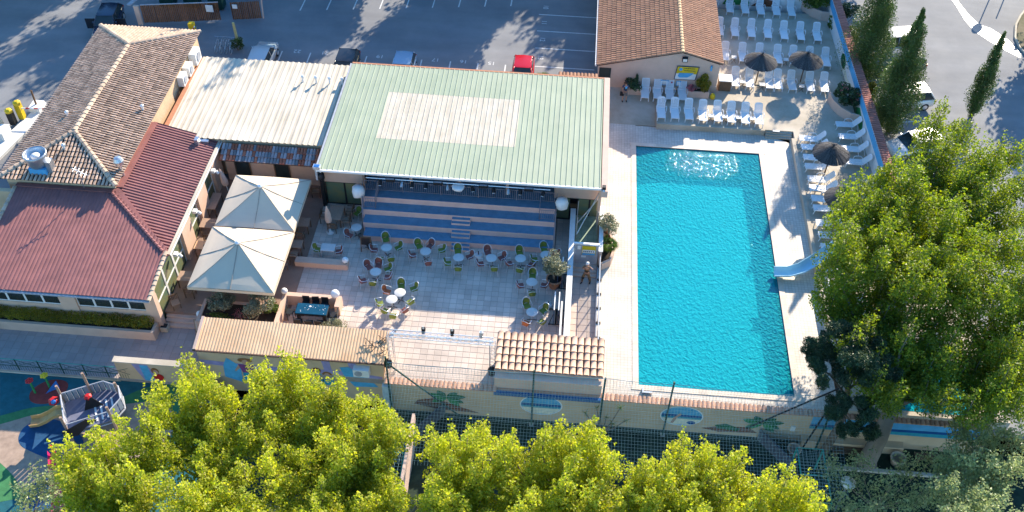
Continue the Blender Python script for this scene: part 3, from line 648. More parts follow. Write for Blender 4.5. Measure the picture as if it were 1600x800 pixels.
# ---- right side walls, gate, fence
cw = thing('courtyard_wall', 'white topped wall on the right side of the courtyard', 'wall', (1, 42, 0))
solid('wall', .82, 1.13, 36.4, 47.3, 0, 1.06, stucco3, cw); solid('cap', .8, 1.15, 36.38, 47.3, 1.06, 1.1, white, cw); solid('end_pier', .72, 1.16, 35.85, 36.37, 0, .95, stucco, cw)
solid('side_rail', .55, .66, 36.3, 39.2, .9, .96, white, cw)
gt = thing('pool_gate', 'grey gate wall with notices and a white top rail beside the fence', 'gate', (1.95, 43.1, 0))
solid('panel', 1.16, 2.66, 43.1, 43.2, .3, 2.0, greyplay, gt); solid('top_rail', 1.1, 2.72, 43.08, 43.22, 2.0, 2.08, white, gt); MB().tube([(2.1, 43.0, 2.1), (2.6, 43.0, 2.1)], .03, 6).build('handle', alu, gt)
b_ = solid('notice_board', 1.65, 2.5, 43.05, 43.09, 1.15, 1.9, yellow, gt); b_['label'] = 'yellow pool rules notice with a row of small pictures'
solid('notice_band', 1.68, 2.47, 43.03, 43.045, 1.35, 1.6, white, b_); solid('notice_band', 1.68, 2.47, 43.03, 43.045, 1.17, 1.3, lightblue, b_)
q = MB()
for k in range(6): q.box(1.74 + .12 * k, 1.8 + .12 * k, 43.02, 43.028, 1.43, 1.53)
q.build('pictogram', black, b_); solid('notice_sheet', 1.35, 1.55, 43.05, 43.09, 1.6, 1.9, white, gt); solid('notice_sheet', 1.62, 1.92, 43.05, 43.09, .92, 1.08, white, gt)
for k in range(3): solid('corridor_step', 1.16, 2.66, 42.2 + .28 * k, 43.1, 0, .1 * (k + 1), court_m, kind='structure')
ramp_m = grid_mat('glazed_ramp', (.30, .42, .30), (.6, .6, .6), .4, .02)
solid('ramp_floor', 1.14, 2.66, 43.2, 47.35, 0, .45, ramp_m, kind='structure')
fw = thing('ramp_wall', 'white capped glazed parapet beside the pool deck under the green roof', 'wall', (2.8, 45, 0))
solid('wall', 2.72, 2.9, 43.0, 47.2, .0, 1.55, stucco3, fw); solid('cap', 2.68, 2.94, 43.0, 47.2, 1.55, 1.6, white, fw)
fn = thing('pool_fence', 'low metal and glass fence between the corridor and the pool deck', 'fence', (2.75, 40, .3))
for k in range(7):
    y = 35.9 + k * 1.17; MB().tube([(2.8, y, .3), (2.8, y, 1.35)], .035, 6).build('post', steel, fn); MB().box(2.7, 2.98, y - .08, y + .08, .3, .36).build('foot', black, fn)
    if k < 6: solid('glass_panel', 2.785, 2.8, y + .06, y + 1.1, .42, 1.25, clearg, fn)
MB().tube([(2.8, 35.9, 1.37), (2.8, 42.95, 1.37)], .035, 6).build('top_rail', steel, fn); solid('base_kerb', 2.68, 2.76, 35.7, 43.0, 0, .34, greyplay, fn)
tr_ = MB()
for (a, b2) in (((1.25, 44, 2.0), (2.6, 46.9, 3.2)), ((1.25, 45, 2.0), (2.6, 47.1, 2.4)), ((1.25, 45.2, .5), (1.25, 45.2, 2.3)), ((2.55, 45.6, .5), (2.55, 45.6, 2.5)), ((1.25, 46.4, .5), (1.25, 46.4, 2.6))): tr_.tube([a, b2], .035, 5)
tag(tr_.build('ramp_frame', steel), 'thin steel frame over the ramp behind the pool gate', 'frame')

# ---- snack bar with orange corrugated roof and mural
sb = thing('snack_bar', 'low building with orange corrugated roof and painted wall', 'building', (-14.5, 34, 0))
sv = math.hypot(2.05, .45)
for x0, span in ((-19.9, 4.25), (-15.65, 6.5)):
    corr(Vector((x0, 33.1, 1.45)), (1, 0, 0), (0, 2.05, .45), span, .177, WAVE, lambda u: (0, sv), 0, orange_roof, 'roof_sheet', sb, 2, .008)
bar((-19.9, 33.1, 1.5), (-19.9, 35.15, 1.95), .16, .07, stucco3, 'verge', sb); bar((-20.0, 33.07, 1.4), (-9.1, 33.07, 1.4), .08, .09, mat('eave_brown', (.14, .08, .06), .8), 'eave_board', sb)
solid('front_wall', -19.85, -9.2, 33.15, 33.4, -2.2, 1.39, stucco2, sb); solid('back_wall', -19.85, -9.2, 34.85, 35.1, -.5, 1.85, stucco, sb)
solid('side_wall', -19.85, -19.6, 33.4, 34.85, -2.2, 1.5, stucco2, sb); solid('side_wall', -9.45, -9.2, 33.4, 34.85, -2.2, 1.5, stucco2, sb)
ac = thing('air_conditioner', 'white air conditioner on the mural wall under the orange roof', 'air conditioner', (-10.4, 33, .6))
solid('casing', -10.85, -9.95, 32.75, 33.14, .55, 1.15, white, ac); MB().tube([(-10.55, 32.75, .85), (-10.55, 32.72, .85)], .22, 14).build('fan_grille', greyplay, ac)
# mural shapes, flat paint on the walls (each a thin skin)
def flat(pts, y, m, nm, parent, th=.006):
    b = MB(); n_ = len(pts); vs = [(x, y, z) for x, z in pts] + [(x, y - th, z) for x, z in pts]
    b.add(vs, [tuple(range(n_)), tuple(range(n_, 2 * n_))[::-1]] + [(i, (i + 1) % n_, n_ + (i + 1) % n_, n_ + i) for i in range(n_)]); return b.build(nm, m, parent)
def ell(cx, cz, rx, rz, n_=24, a0=0, a1=360): return [(cx + rx * math.cos(R(a0 + (a1 - a0) * k / n_)), cz + rz * math.sin(R(a0 + (a1 - a0) * k / n_))) for k in range(n_ + (a1 - a0 < 360))]
lilac = mat('lilac_paint', (.36, .32, .55), .9); muralblue = mat('mural_blue', (.10, .42, .66), .9); purple = mat('mural_purple', (.24, .07, .20), .9)
mteal = mat('mural_teal', (.03, .32, .42), .9); mskin = mat('mural_skin', (.55, .32, .22), .9); mhair = mat('mural_hair', (.30, .14, .05), .9)
mgreen = mat('mural_green', (.02, .17, .05), .9, .3, 8); mgreen2 = mat('mural_green_light', (.04, .26, .08), .9); sand = mat('mural_sand', (.88, .82, .62), .9); rock = mat('mural_rock', (.28, .11, .06), .9, .3, 6); deepblue = mat('mural_deep_blue', (.01, .09, .28), .9)
mr_ = tag(bpy.data.objects.new('mural', None), 'painted mural of a girl in a straw hat and lilac ribbons', 'mural'); col.objects.link(mr_); mr_.location = (-14, 33.1, 0)
YW = 33.14
flat([(-19.8, .55), (-16, .35), (-12, .5), (-9.3, .2), (-9.3, -.1), (-12, .15), (-16, -.05), (-19.8, .2)], YW, lilac, 'ribbon', mr_)
for x in (-12.7, -11.2): flat([(x, 1.3), (x + .45, 1.3), (x + .55, .2), (x + .1, .2)], YW - .001, lilac, 'ribbon', mr_)
flat([(-18.2, .9), (-17.5, .2), (-17.6, -1.3), (-18.6, -.9), (-18.5, .2)], YW - .002, muralblue, 'shape', mr_)
flat(ell(-17.15, .78, .42, .2), YW - .012, mhair, 'straw_hat', mr_); flat(ell(-17.15, .62, .2, .24), YW - .02, mskin, 'face', mr_)
flat([(-17.6, .4), (-16.75, .4), (-16.7, -.35), (-17.45, -.35)], YW - .014, purple, 'blouse', mr_); flat([(-17.45, -.3), (-16.8, -.3), (-16.75, -1.4), (-17.0, -1.5), (-17.1, -.7), (-17.2, -1.4), (-17.5, -1.3)], YW - .013, mteal, 'trousers', mr_)
flat([(-17.6, .35), (-17.9, -.2), (-17.85, -.3), (-17.5, .1)], YW - .012, mskin, 'arm', mr_)
for x, z in ((-13.1, .35), (-12.5, .05)): flat(ell(x, z, .28, .26), YW - .01, mhair, 'hair', mr_); flat(ell(x, z - .05, .17, .19), YW - .02, mskin, 'face', mr_); flat([(x - .3, z - .3), (x + .3, z - .3), (x + .35, z - 1), (x - .35, z - 1)], YW - .009, mteal, 'shirt', mr_)
flat([(-11.7, .8), (-11.2, .9), (-10.2, .1), (-9.6, -.8), (-11, -.9), (-11.5, 0)], YW - .004, muralblue, 'shape', mr_)
flat([(-15.2, -.1), (-14.5, .1), (-14.4, -.7), (-15.1, -.8)], YW - .006, redp, 'shape', mr_)

# low end wall at the playground with a painted child
pw = thing('playground_wall', 'cream boundary wall with rough white top beside the playground', 'wall', (-22.3, 32.5, -.8))
solid('wall', -24.4, -19.9, 32.25, 32.5, -2.2, .95, stucco2, pw); solid('cap', -24.45, -19.9, 32.18, 32.58, .95, 1.02, conc, pw)
flat([(-23.4, .9), (-22.5, .9), (-22.0, -.8), (-22.9, -.8)], 32.24, lilac, 'lilac_panel', pw); flat([(-22.95, .8), (-22.5, .8), (-22.4, -.6), (-22.9, -.7)], 32.232, muralblue, 'blue_panel', pw)
flat(ell(-22.15, .35, .22, .28), 32.23, mhair, 'hair', pw); flat(ell(-22.12, .25, .15, .2), 32.22, mskin, 'face', pw); flat(ell(-22.05, -.2, .3, .3), 32.226, redp, 'shirt', pw)

# ---- boundary wall between pool deck and sports pitch
bw = thing('boundary_wall', 'long cream wall with clay tile capping and beach murals above the pitch', 'wall', (7, 32.8, -2.2))
solid('wall', -9.15, 24.5, 32.7, 32.9, -2.2, .3, stucco2, bw)
q = MB()
for x0, x1 in ((-9.1, -2.9), (3.1, 24.5)):
    k = 0; 
    while x0 + k * .255 < x1:
        barrel(q, Vector((x0 + k * .255 + .12, 32.56, .36)), Vector((1, 0, 0)), Vector((0, 1, .12)).normalized(), Vector((0, -.12, 1)).normalized(), .25, .46, .01); k += 1
q.build('coping_tiles', cap_tile, bw, kind='stuff'); solid('coping_bed', -9.1, 24.5, 32.6, 33.0, .3, .36, cap_tile, bw)
solid('blue_ledge', -2.9, 3.1, 32.5, 32.69, .18, .42, deepblue, bw)
for cx, kids_ in ((-.2, False), (7.75, True)):
    flat(ell(cx, -.72, 1.22, .92), 32.699, MATS['white_paint'], 'oval_border', bw); ov = flat(ell(cx, -.72, 1.15, .86), 32.698, muralblue, 'oval_mural', bw); ov['label'] = 'oval beach painting with a child playing' if kids_ else 'oval painting of an empty beach and sea'
    def band(z0, z1, m, e):
        pts = [(cx + s * 1.13 * math.sqrt(max(0, 1 - ((z + .72) / .85) ** 2)), z) for z, s in ((z0, -1), ((z0 + z1) / 2, -1), (z1, -1), (z1, 1), ((z0 + z1) / 2, 1), (z0, 1))]
        flat(pts, 32.69 - e, m, 'sea_band', ov)
    band(-.78, -.58, deepblue, .003); band(-.95, -.78, mteal, .003); band(-1.5, -.95, sand, .003)
    if kids_: flat([(7.2, -1.4), (7.35, -1.4), (7.5, -.9), (7.75, -.5), (7.6, -.45), (7.3, -.9)], 32.67, mskin, 'painted_child', ov); flat(ell(8.35, -1.25, .25, .15), 32.67, deepblue, 'painted_bucket', ov)
def palm_mural(cx, cz, s):
    p = MB()
    for a, ln in ((155, 1.2), (120, 1.0), (50, 1.0), (20, 1.2), (-10, 1.0), (-35, .9), (195, .9)):
        d = Vector((math.cos(R(a)), math.sin(R(a)))); e = Vector((-d.y, d.x)); pts = []
        for t, wd in ((0, .03), (.3, .2), (.6, .24), (.85, .15), (1, 0), (.8, -.12), (.5, -.2), (.25, -.12)): c = d * t * ln * s + e * wd * s; pts.append((cx + c.x, cz + c.y - .15 * t * t * s))
        flat(pts, 32.694 - .001 * len(bw.children), mgreen2 if a % 2 else mgreen, 'painted_leaf', bw)
palm_mural(-5.6, -.75, 1.0); palm_mural(12.3, -.9, 1.05)
flat([(-7.3, -1.1), (-6.4, -.8), (-5.2, -1.3), (-4.2, -1.75), (-3.7, -1.95), (-6, -1.9), (-7.5, -1.5)], 32.697, rock, 'painted_rocks', bw)
flat([(9.0, -1.7), (10, -1.4), (11.6, -1.3), (12.2, -1.8), (10, -1.95)], 32.697, rock, 'painted_rocks', bw); flat([(9.7, -1.3), (10.3, -1.1), (11.2, -1.5), (11, -1.75), (9.9, -1.6)], 32.69, mgreen, 'painted_bush', bw)
flat([(14.9, .2), (24.4, .2), (24.4, -.3), (14.9, -.5)], 32.697, lightblue, 'painted_sea', bw); flat([(14.9, -.5), (24.4, -.3), (24.4, -.55), (14.9, -.72)], 32.697, deepblue, 'painted_sea', bw); flat([(14.9, -.72), (24.4, -.55), (24.4, -.9), (14.9, -.95)], 32.697, mteal, 'painted_sea', bw)
solid('bench_ledge', 14.6, 20.3, 32.25, 32.69, -2.2, -1.55, stucco2, bw)
bx = tag(solid('meter_box', 13.9, 14.15, 32.6, 32.69, -1.2, -.8, white), 'small white box on the wall right of the painted palm', 'box')
# pale column where the two walls meet
cl = thing('net_column', 'pale blue column at the corner of the mural and the boundary wall', 'column', (-8.95, 32.6, -2.2)); solid('shaft', -9.2, -8.75, 32.4, 32.68, -2.2, .3, mat('pale_blue', (.45, .55, .58), .8), cl)

# ---- little barrel tiled building right of the stage
tb = thing('tiled_lodge', 'small cream building with pale barrel tiled roof by the stage', 'building', (.1, 34.5, 0))
tile_plane([(-2.95, 33.42, 1.4), (3.15, 33.42, 1.4), (3.15, 35.65, 1.95), (-2.95, 35.65, 1.95)], .36, .42, pale_tile, 'roof_tile', tb, separate=True)
solid('wall', -2.8, 3.0, 33.62, 35.5, -.1, 1.34, stucco3, tb); solid('front_lower_wall', -2.9, 3.1, 32.92, 33.6, -.4, 1.2, stucco3, tb); bar((-2.95, 33.38, 1.3), (3.15, 33.38, 1.3), .08, .09, stucco3, 'eave_board', tb)

# ---- truss goal-shaped lighting gantry
tg = thing('stage_truss', 'silver lattice lighting truss gate over the small stage', 'truss', (-6, 33.9, 0))
def truss(p, q, s, name):
    p, q = Vector(p), Vector(q); V = (q - p).normalized(); U = V.cross(Vector((0, 1, 0))).normalized(); W = V.cross(U); b = MB(); cs = [U * s + W * s, U * s - W * s, -U * s - W * s, -U * s + W * s]
    for c in cs: b.tube([p + c, q + c], .025, 5)
    L = (q - p).length; n_ = int(L / (s * 2.2))
    for k in range(n_):
        a = p + V * L * k / n_; d = p + V * L * (k + 1) / n_
        for i in range(4): b.tube([a + cs[i], d + cs[(i + 1) % 4]], .012, 3, cap=False)
    return b.build(name, alu, tg)
truss((-8.8, 33.85, 3.3), (-3.05, 33.95, 3.1), .15, 'beam'); truss((-8.8, 33.85, 0), (-8.8, 33.85, 3.2), .15, 'leg'); truss((-3.1, 33.95, 0), (-3.1, 33.95, 3.0), .15, 'leg')
for k, (x, m_) in enumerate(((-6.95, black), (-5.35, black), (-3.75, steel))):
    s_ = thing('stage_spotlight', '%s spotlight from the left on the silver truss beam' % ORD[k], 'spotlight', (x, 34.1, 3.3), group='spotlights on the truss'); MB().tube([(0, 0, -.1), (0, .1, .25)], [.1, .13], 8).build('lamp_body', m_, s_, local=True); MB().box(-.03, .03, -.02, .02, .25, .5).build('yoke', white, s_, local=True)
for x, y, lab in ((-9.0, 33.6, 'black round speaker at the foot of the left truss leg'), (-3.1, 33.6, 'black round speaker at the foot of the right truss leg')):
    s_ = thing('loudspeaker', lab, 'loudspeaker', (x, y, .9)); MB().lathe([(.12, -.35), (.22, -.2), (.24, .15), (.1, .35)], 12).build('cabinet', black, s_, True, local=True)
vn = MB(); 
for k in range(9):
    x = -9.2 - random.random() * 1.2; y = 33.3 + random.random() * 1.2; vn.tube([(x, y, 1.75), (x + random.uniform(-.5, .5), y + .3, 1.95), (x + random.uniform(-.5, .5), y + random.uniform(-.3, .5), 1.8), (x + random.uniform(-.4, .4), y - .2, 1.8)], .02, 4)
tag(vn.build('cable_tangle', black), 'tangle of dark cables lying on the right end of the orange roof', 'cables')

# ---- changing house north-west of the terrace
ch = thing('changing_house', 'gabled pool house with brown tile roof and pink wall', 'house', (7, 66, 0))
g0, g1, gm = (2.1, 2.6), (11.35, 3.35), (8.28, 4.2); YG = 61.45; YE = 80
MB().add([(x, y, z) for y in (YG + .2, YE) for x, z in ((2.3, 0), (11.2, 0), (11.2, 3.2), (8.28, 4.05), (2.3, 2.5))], [(0, 1, 2, 3, 4), (5, 9, 8, 7, 6), (0, 4, 9, 5), (1, 6, 7, 2)]).build('wall', stucco3, ch)
tile_plane([(2.1, YE, 2.6), (2.1, YG, 2.6), (8.28, YG, 4.2), (8.28, YE, 4.2)], .27, .37, brown_tile, 'west_slope_tiles', ch)
tile_plane([(11.35, YG, 3.35), (11.35, YE, 3.35), (8.28, YE, 4.2), (8.28, YG, 4.2)], .27, .37, brown_tile, 'east_slope_tiles', ch)
ridge((8.28, YG, 4.22), (8.28, YE, 4.22), mat('sandy_ridge', (.62, .42, .24), .8, .1, 4), ch, .14, .4)
bar((2.02, YG, 2.56), (2.02, YE, 2.56), .1, .1, white, 'gutter', ch)
solid('doorway', 2.32, 3.2, 61.58, 61.66, .3, 2.35, glass, ch)
ym = 61.6
sg = thing('pool_sign', 'yellow and white pool sign with a blue map shape on the gable', 'sign', (9.2, ym, 2.3))
flat([(7.95, 1.75), (9.55, 1.75), (9.7, 2.95), (8.05, 2.95)], ym, navy, 'frame', sg, .03); flat([(8.0, 1.8), (9.5, 1.8), (9.56, 2.3), (8.05, 2.3)], ym - .035, white, 'panel', sg); flat([(8.05, 2.3), (9.56, 2.3), (9.64, 2.9), (8.1, 2.9)], ym - .035, yellow, 'panel', sg)
flat([(8.2, 2.05), (8.35, 1.95), (8.9, 1.98), (9.1, 2.1), (9.35, 2.4), (8.25, 2.35)], ym - .045, lightblue, 'pool_map', sg); flat(ell(8.35, 2.68, .13, .13, 16), ym - .045, lightblue, 'roundel', sg)
for z, a, b2 in ((2.78, 8.6, 9.45), (2.58, 8.6, 9.5)):
    q = MB(); x = a
    while x < b2 - .1: wd = random.uniform(.05, .12); q.box(x, x + wd, ym - .048, ym - .043, z - .03, z + .03); x += wd + .03
    q.build('small_lettering', darkgreen, sg)
for x, wd, m_, lab in ((7.3, .6, lightblue, 'pale green notice left of the small red bell on the gable'), (8.35, .35, lightblue, 'small pale notice under the yellow pool sign')):
    t_ = thing('notice', lab, 'notice', (x, ym, 1.4)); flat([(x - wd / 2, 1.15), (x + wd / 2, 1.15), (x + wd / 2, 1.6), (x - wd / 2, 1.6)], ym, m_, 'frame', t_, .02); flat([(x - wd / 2 + .05, 1.2), (x + wd / 2 - .05, 1.2), (x + wd / 2 - .05, 1.55), (x - wd / 2 + .05, 1.55)], ym - .022, white, 'sheet', t_)
tag(MB().box(7.78, 7.9, ym - .08, ym, 1.35, 1.5).build('alarm_bell', redp), 'small red alarm box between the two notices', 'alarm')
fl = thing('gable_floodlight', 'black floodlight under the peak of the gable', 'floodlight', (8.5, 61.35, 3.75)); MB().box(-.2, .2, -.15, .12, -.2, .12).build('casing', black, fl, local=True); MB().box(-.15, .15, -.165, -.152, -.15, .08).build('face', alu, fl, local=True)
tag(MB().box(10.5, 10.62, 61.45, 61.6, 2.75, 3.15).build('wall_lamp', lightblue), 'small blue lamp on the wall near the right roof corner', 'lamp')
an = thing('annex_roof', 'small brown tiled roof between the green hall and the pool house', 'building', (1, 59.5, 0))
tile_plane([(-.7, 58.5, 2.4), (2.2, 58.5, 2.4), (2.2, 60.2, 2.7), (-.7, 60.2, 2.7)], .25, .36, brown_tile, 'roof_tiles', an); solid('wall', -.6, 2.1, 58.6, 60.1, 0, 2.36, stucco, an)
ck = thing('terrace_locker', 'brown shuttered cabinet with white top at the pool house corner', 'cabinet', (11.9, 62.3, .7)); solid('cabinet', 11.45, 12.35, 61.9, 62.7, .7, 1.6, wood2, ck); solid('top', 11.4, 12.4, 61.85, 62.75, 1.6, 1.66, white, ck)

# ---- east and north terrace walls
ew = thing('terrace_east_wall', 'tall pale wall with blue band and brick-red tile cap beside the loungers', 'wall', (21.5, 60, .7))
pts = [(21.15, 76), (21.3, 68), (21.45, 60), (21.6, 50), (21.7, 42)]
bq = MB(); bt = MB(); bb_ = MB()
for (xa, ya), (xb, yb) in zip(pts, pts[1:]):
    bq.prism([(xa, ya), (xb, yb), (xb + .22, yb), (xa + .22, ya)], -.4, 2.5); bb_.prism([(xa - .012, ya), (xb - .012, yb), (xb - .001, yb), (xa - .001, ya)], 1.85, 2.48)
    n_ = int((ya - yb) / .25)
    for k in range(n_):
        y = ya + (yb - ya) * (k + .5) / n_; x = xa + (xb - xa) * (k + .5) / n_; barrel(bt, Vector((x + .62, y, 2.5)), Vector((0, 1, 0)), Vector((-1, 0, .12)).normalized(), Vector((.12, 0, 1)), .24, .66, .01)
bq.build('wall', white, ew); bb_.build('blue_band', lightblue, ew); bt.build('tile_cap', mat('red_cap_tile', (.42, .17, .13), .8, .1, 5, island=.2), ew, kind='stuff')
def wflat(pts_, m, nm): # shapes painted on the east wall, (y, z)
    b = MB(); n_ = len(pts_); X = lambda y: 21.45 + (60 - y) * .0155 - .02; vs = [(X(y), y, z) for y, z in pts_] + [(X(y) - .008, y, z) for y, z in pts_]
    b.add(vs, [tuple(range(n_)), tuple(range(n_, 2 * n_))[::-1]] + [(i, (i + 1) % n_, n_ + (i + 1) % n_, n_ + i) for i in range(n_)]); b.build(nm, m, ew)
wflat([(y + .0, z) for y, z in ell(70.2, 1.65, .9, .65)], white, 'painted_porthole'); 
wflat([(y, z) for y, z in ell(66.0, 1.3, .8, .5)], mgreen, 'painted_bush'); wflat([(67, .75), (60, .75), (60, 1.2), (62, 1.7), (64, 1.1), (66, 1.5)], sand, 'painted_dune'); wflat([(61, .75), (57.5, .75), (58, 1.4), (59.5, 1.7)], mgreen2, 'painted_bush')
nw = thing('terrace_north_wall', 'tall rendered wall closing the far end of the sun terrace', 'wall', (16, 74.5, .7)); solid('wall', 11.4, 21.2, 74.3, 74.6, 0, 4.1, white, nw)
flat([(12.6, .75), (15.0, .75), (14.4, 1.7), (13.6, 2.1), (12.9, 1.5)], 74.29, mgreen2, 'painted_bush', nw); flat([(15, .75), (17.5, .75), (16.8, 1.3), (16, 1.5)], 74.28, rock, 'painted_rocks', nw); flat([(12, 2.2), (20, 2.2), (20, 2.8), (12, 2.8)], 74.285, lightblue, 'painted_sea', nw)

# ---- rubbish enclosure and gates, car park
en = thing('bin_enclosure', 'brown wooden slat enclosure with grey rim at the top left', 'fence', (-32, 68, 0))
def slats(x0, x1, y0, y1, z0, z1, par, wd=.145):
    L = math.hypot(x1 - x0, y1 - y0); n_ = int(L / wd); a = math.atan2(y1 - y0, x1 - x0); pr = None
    for k in range(n_):
        if pr is None: pr = MB().box(0, wd - .025, -.015, .015, 0, z1 - z0).build('slat', wood, par, local=True); o = pr
        else: o = pr.copy(); col.objects.link(o)
        t = k / n_; o.location = Vector((x0 + (x1 - x0) * t, y0 + (y1 - y0) * t, z0 + random.uniform(-.02, .02))) - wpos(par); o.rotation_euler.z = a
slats(-35.0, -28.9, 67.2, 68.3, .12, 1.7, en)
bar((-35.9, 67.1, 1.72), (-35.0, 70.5, 1.72), .35, .08, greyplay, 'rim', en); solid('end_post', -35.5, -35.1, 67.0, 67.2, 0, 1.75, stucco3, en); bar((-35.0, 67.25, 1.72), (-28.9, 68.35, 1.72), .08, .06, greyplay, 'top_rail', en)
solid('notice', -29.9, -29.3, 68.0, 68.05, 1.0, 1.6, white, en)
solid('back_panel', -35, -26, 72.5, 72.6, 0, 1.9, black, en)
en2 = thing('bin_enclosure', 'shorter brown slat panel with a white notice right of the gap', 'fence', (-27, 69, 0)); slats(-28.0, -25.7, 68.55, 69.05, .05, 1.65, en2); MB().tube([(-25.6, 69.1, 0), (-25.5, 69.1, 1.8)], .06, 6).build('post', stucco3, en2); solid('notice', -27.8, -27.4, 68.4, 68.45, 1.2, 1.55, white, en2)
for k in range(3): 
    t_ = thing('bin', '%s dark wheeled bin from the left behind the slat fence' % ORD[k], 'bin', (-34 + 2.1 * k, 70.3, 0)); MB().prism([(-.6, -.45), (.6, -.45), (.6, .45), (-.6, .45)], .1, 1.15).build('tub', darkgreen, t_, local=True); MB().box(-.63, .63, -.48, .5, 1.16, 1.24).build('lid', navy, t_, local=True)
bp_ = thing('barrier_post', 'yellow topped barrier post with raised striped arm in front of wooden fence', 'barrier', (-30.4, 65.8, 0)); solid('cabinet', -30.7, -30.25, 65.7, 66.1, 0, 1.25, yellow, bp_)
q = MB()
for k in range(8): q.tube([(-30.2 - .0 * k, 65.8 - .25 * k, 1.0 + .02 * k), (-30.2, 65.8 - .25 * k - .24, 1.0)], .05, 5, mi=k % 2)
q.build('arm', [white, redp], bp_)
isl = thing('kiosk_island', 'raised white concrete island with yellow ticket posts beside the entrance lane', 'traffic island', (-39.2, 52.5, 0))
MB().prism([(-40.6, 48.0), (-39.4, 48.0), (-37.9, 55.4), (-38.6, 55.9), (-39.0, 55.0)], 0, .22).build('slab', white, isl)
solid('block', -40.4, -39.5, 51.2, 52.3, .22, .85, white, isl); solid('block', -39.2, -38.4, 54.6, 55.6, .22, .6, white, isl)
MB().tube([(-38.8, 55.1, .6), (-38.9, 55.3, 1.7)], .07, 6).build('post', wood2, isl)
for x, y, m_, h, lab in ((-39.4, 53.9, yellow, 1.55, 'tall yellow ticket machine on the white island'), (-39.75, 53.2, black, 1.35, 'black ticket post with yellow cap on the white island'), (-39.9, 50.2, black, 1.3, 'black and yellow post at the left frame edge')):
    t_ = thing('ticket_post', lab, 'ticket machine', (x, y, .2)); MB().box(-.2, .2, -.2, .2, 0, h - .3).build('body', m_, t_, local=True); MB().lathe([(.26, h - .3), (.28, h - .1), (.12, h)], 8).build('cap', yellow, t_, local=True)
tag(MB().box(-40.0, -39.75, 48.9, 49.3, .2, 1.4).build('yellow_box', yellow), 'plain yellow cabinet low at the left frame edge', 'box')
q = thing('lane_barrier', 'red and white striped arm pointing from the ticket machine to the roof', 'barrier', (-39.2, 53.9, 1.1)); b_ = MB()
for k in range(7): b_.tube([(-39.2 + .3 * k, 53.9 + .02 * k, 1.1), (-38.92 + .3 * k, 53.92 + .02 * k, 1.1)], .05, 5, mi=k % 2)
b_.build('arm', [white, redp], q)
bl = thing('leaning_board', 'pale oval board leaning on the white block', 'board', (-40.3, 52.6, .6)); MB().prism([(-.2, -.06), (.2, -.06), (.2, .06), (-.2, .06)], 0, 1.5).build('panel', cream_roof, bl, local=True); bl.rotation_euler = (0, -.15, .3)
pp = thing('yellow_post', 'tall yellow post beside the bicycles', 'post', (-26.6, 65.1, 0)); MB().tube([(0, 0, 0), (-.15, .2, 1.9)], [.13, .11], 8).build('post', mat('pale_yellow', (.6, .5, .22), .6), pp, local=True)

# ------------------------------------------------------------------ leaves
def leaves(name, blobs, size, m, parent, up=.35, loc=None, aspect=.8, smooth_shell=.75):
    """blobs: (cx,cy,cz,rx,ry,rz,n) -> one mesh of small bent leaves"""
    P = []; 
    for (x, y, z, rx, ry, rz, n_) in blobs:
        n_ = int(n_); d = rng.normal(size=(n_, 3)); d /= np.linalg.norm(d, axis=1)[:, None]
        r = rng.random((n_, 1)) ** (1 / 3.0); r = smooth_shell * r ** .5 + (1 - smooth_shell) * r
        P.append(np.c_[d * r * np.array([rx, ry, rz]) + np.array([x, y, z])])
    P = np.concatenate(P); N_ = len(P)
    nr = rng.normal(size=(N_, 3)); nr[:, 2] = np.abs(nr[:, 2]) * .8 + up; nr /= np.linalg.norm(nr, axis=1)[:, None]
    t = rng.normal(size=(N_, 3)); t -= (t * nr).sum(1)[:, None] * nr; t /= np.linalg.norm(t, axis=1)[:, None]; s = np.cross(nr, t)
    sz = (size * rng.uniform(.6, 1.25, N_))[:, None]
    a = P - t * sz * .5; b = P + s * sz * .5 * aspect - nr * sz * .12; c = P + t * sz * .5; d = P - s * sz * .5 * aspect - nr * sz * .12
    V_ = np.stack([a, b, c, d], 1).reshape(-1, 3)
    if parent is not None: p0 = wpos(parent); V_ = V_ - np.array([p0.x, p0.y, p0.z])
    me = bpy.data.meshes.new(name); me.vertices.add(N_ * 4); me.vertices.foreach_set('co', V_.astype(np.float32).ravel())
    me.loops.add(N_ * 6); me.polygons.add(N_ * 2); base = np.arange(N_)[:, None] * 4
    me.loops.foreach_set('vertex_index', (base + np.array([0, 1, 2, 0, 2, 3])).astype(np.int32).ravel())
    me.polygons.foreach_set('loop_start', np.arange(N_ * 2, dtype=np.int32) * 3); me.polygons.foreach_set('loop_total', np.full(N_ * 2, 3, np.int32))
    me.update(); me.materials.append(m); o = bpy.data.objects.new(name, me); col.objects.link(o)
    if parent is not None: o.parent = parent
    return o
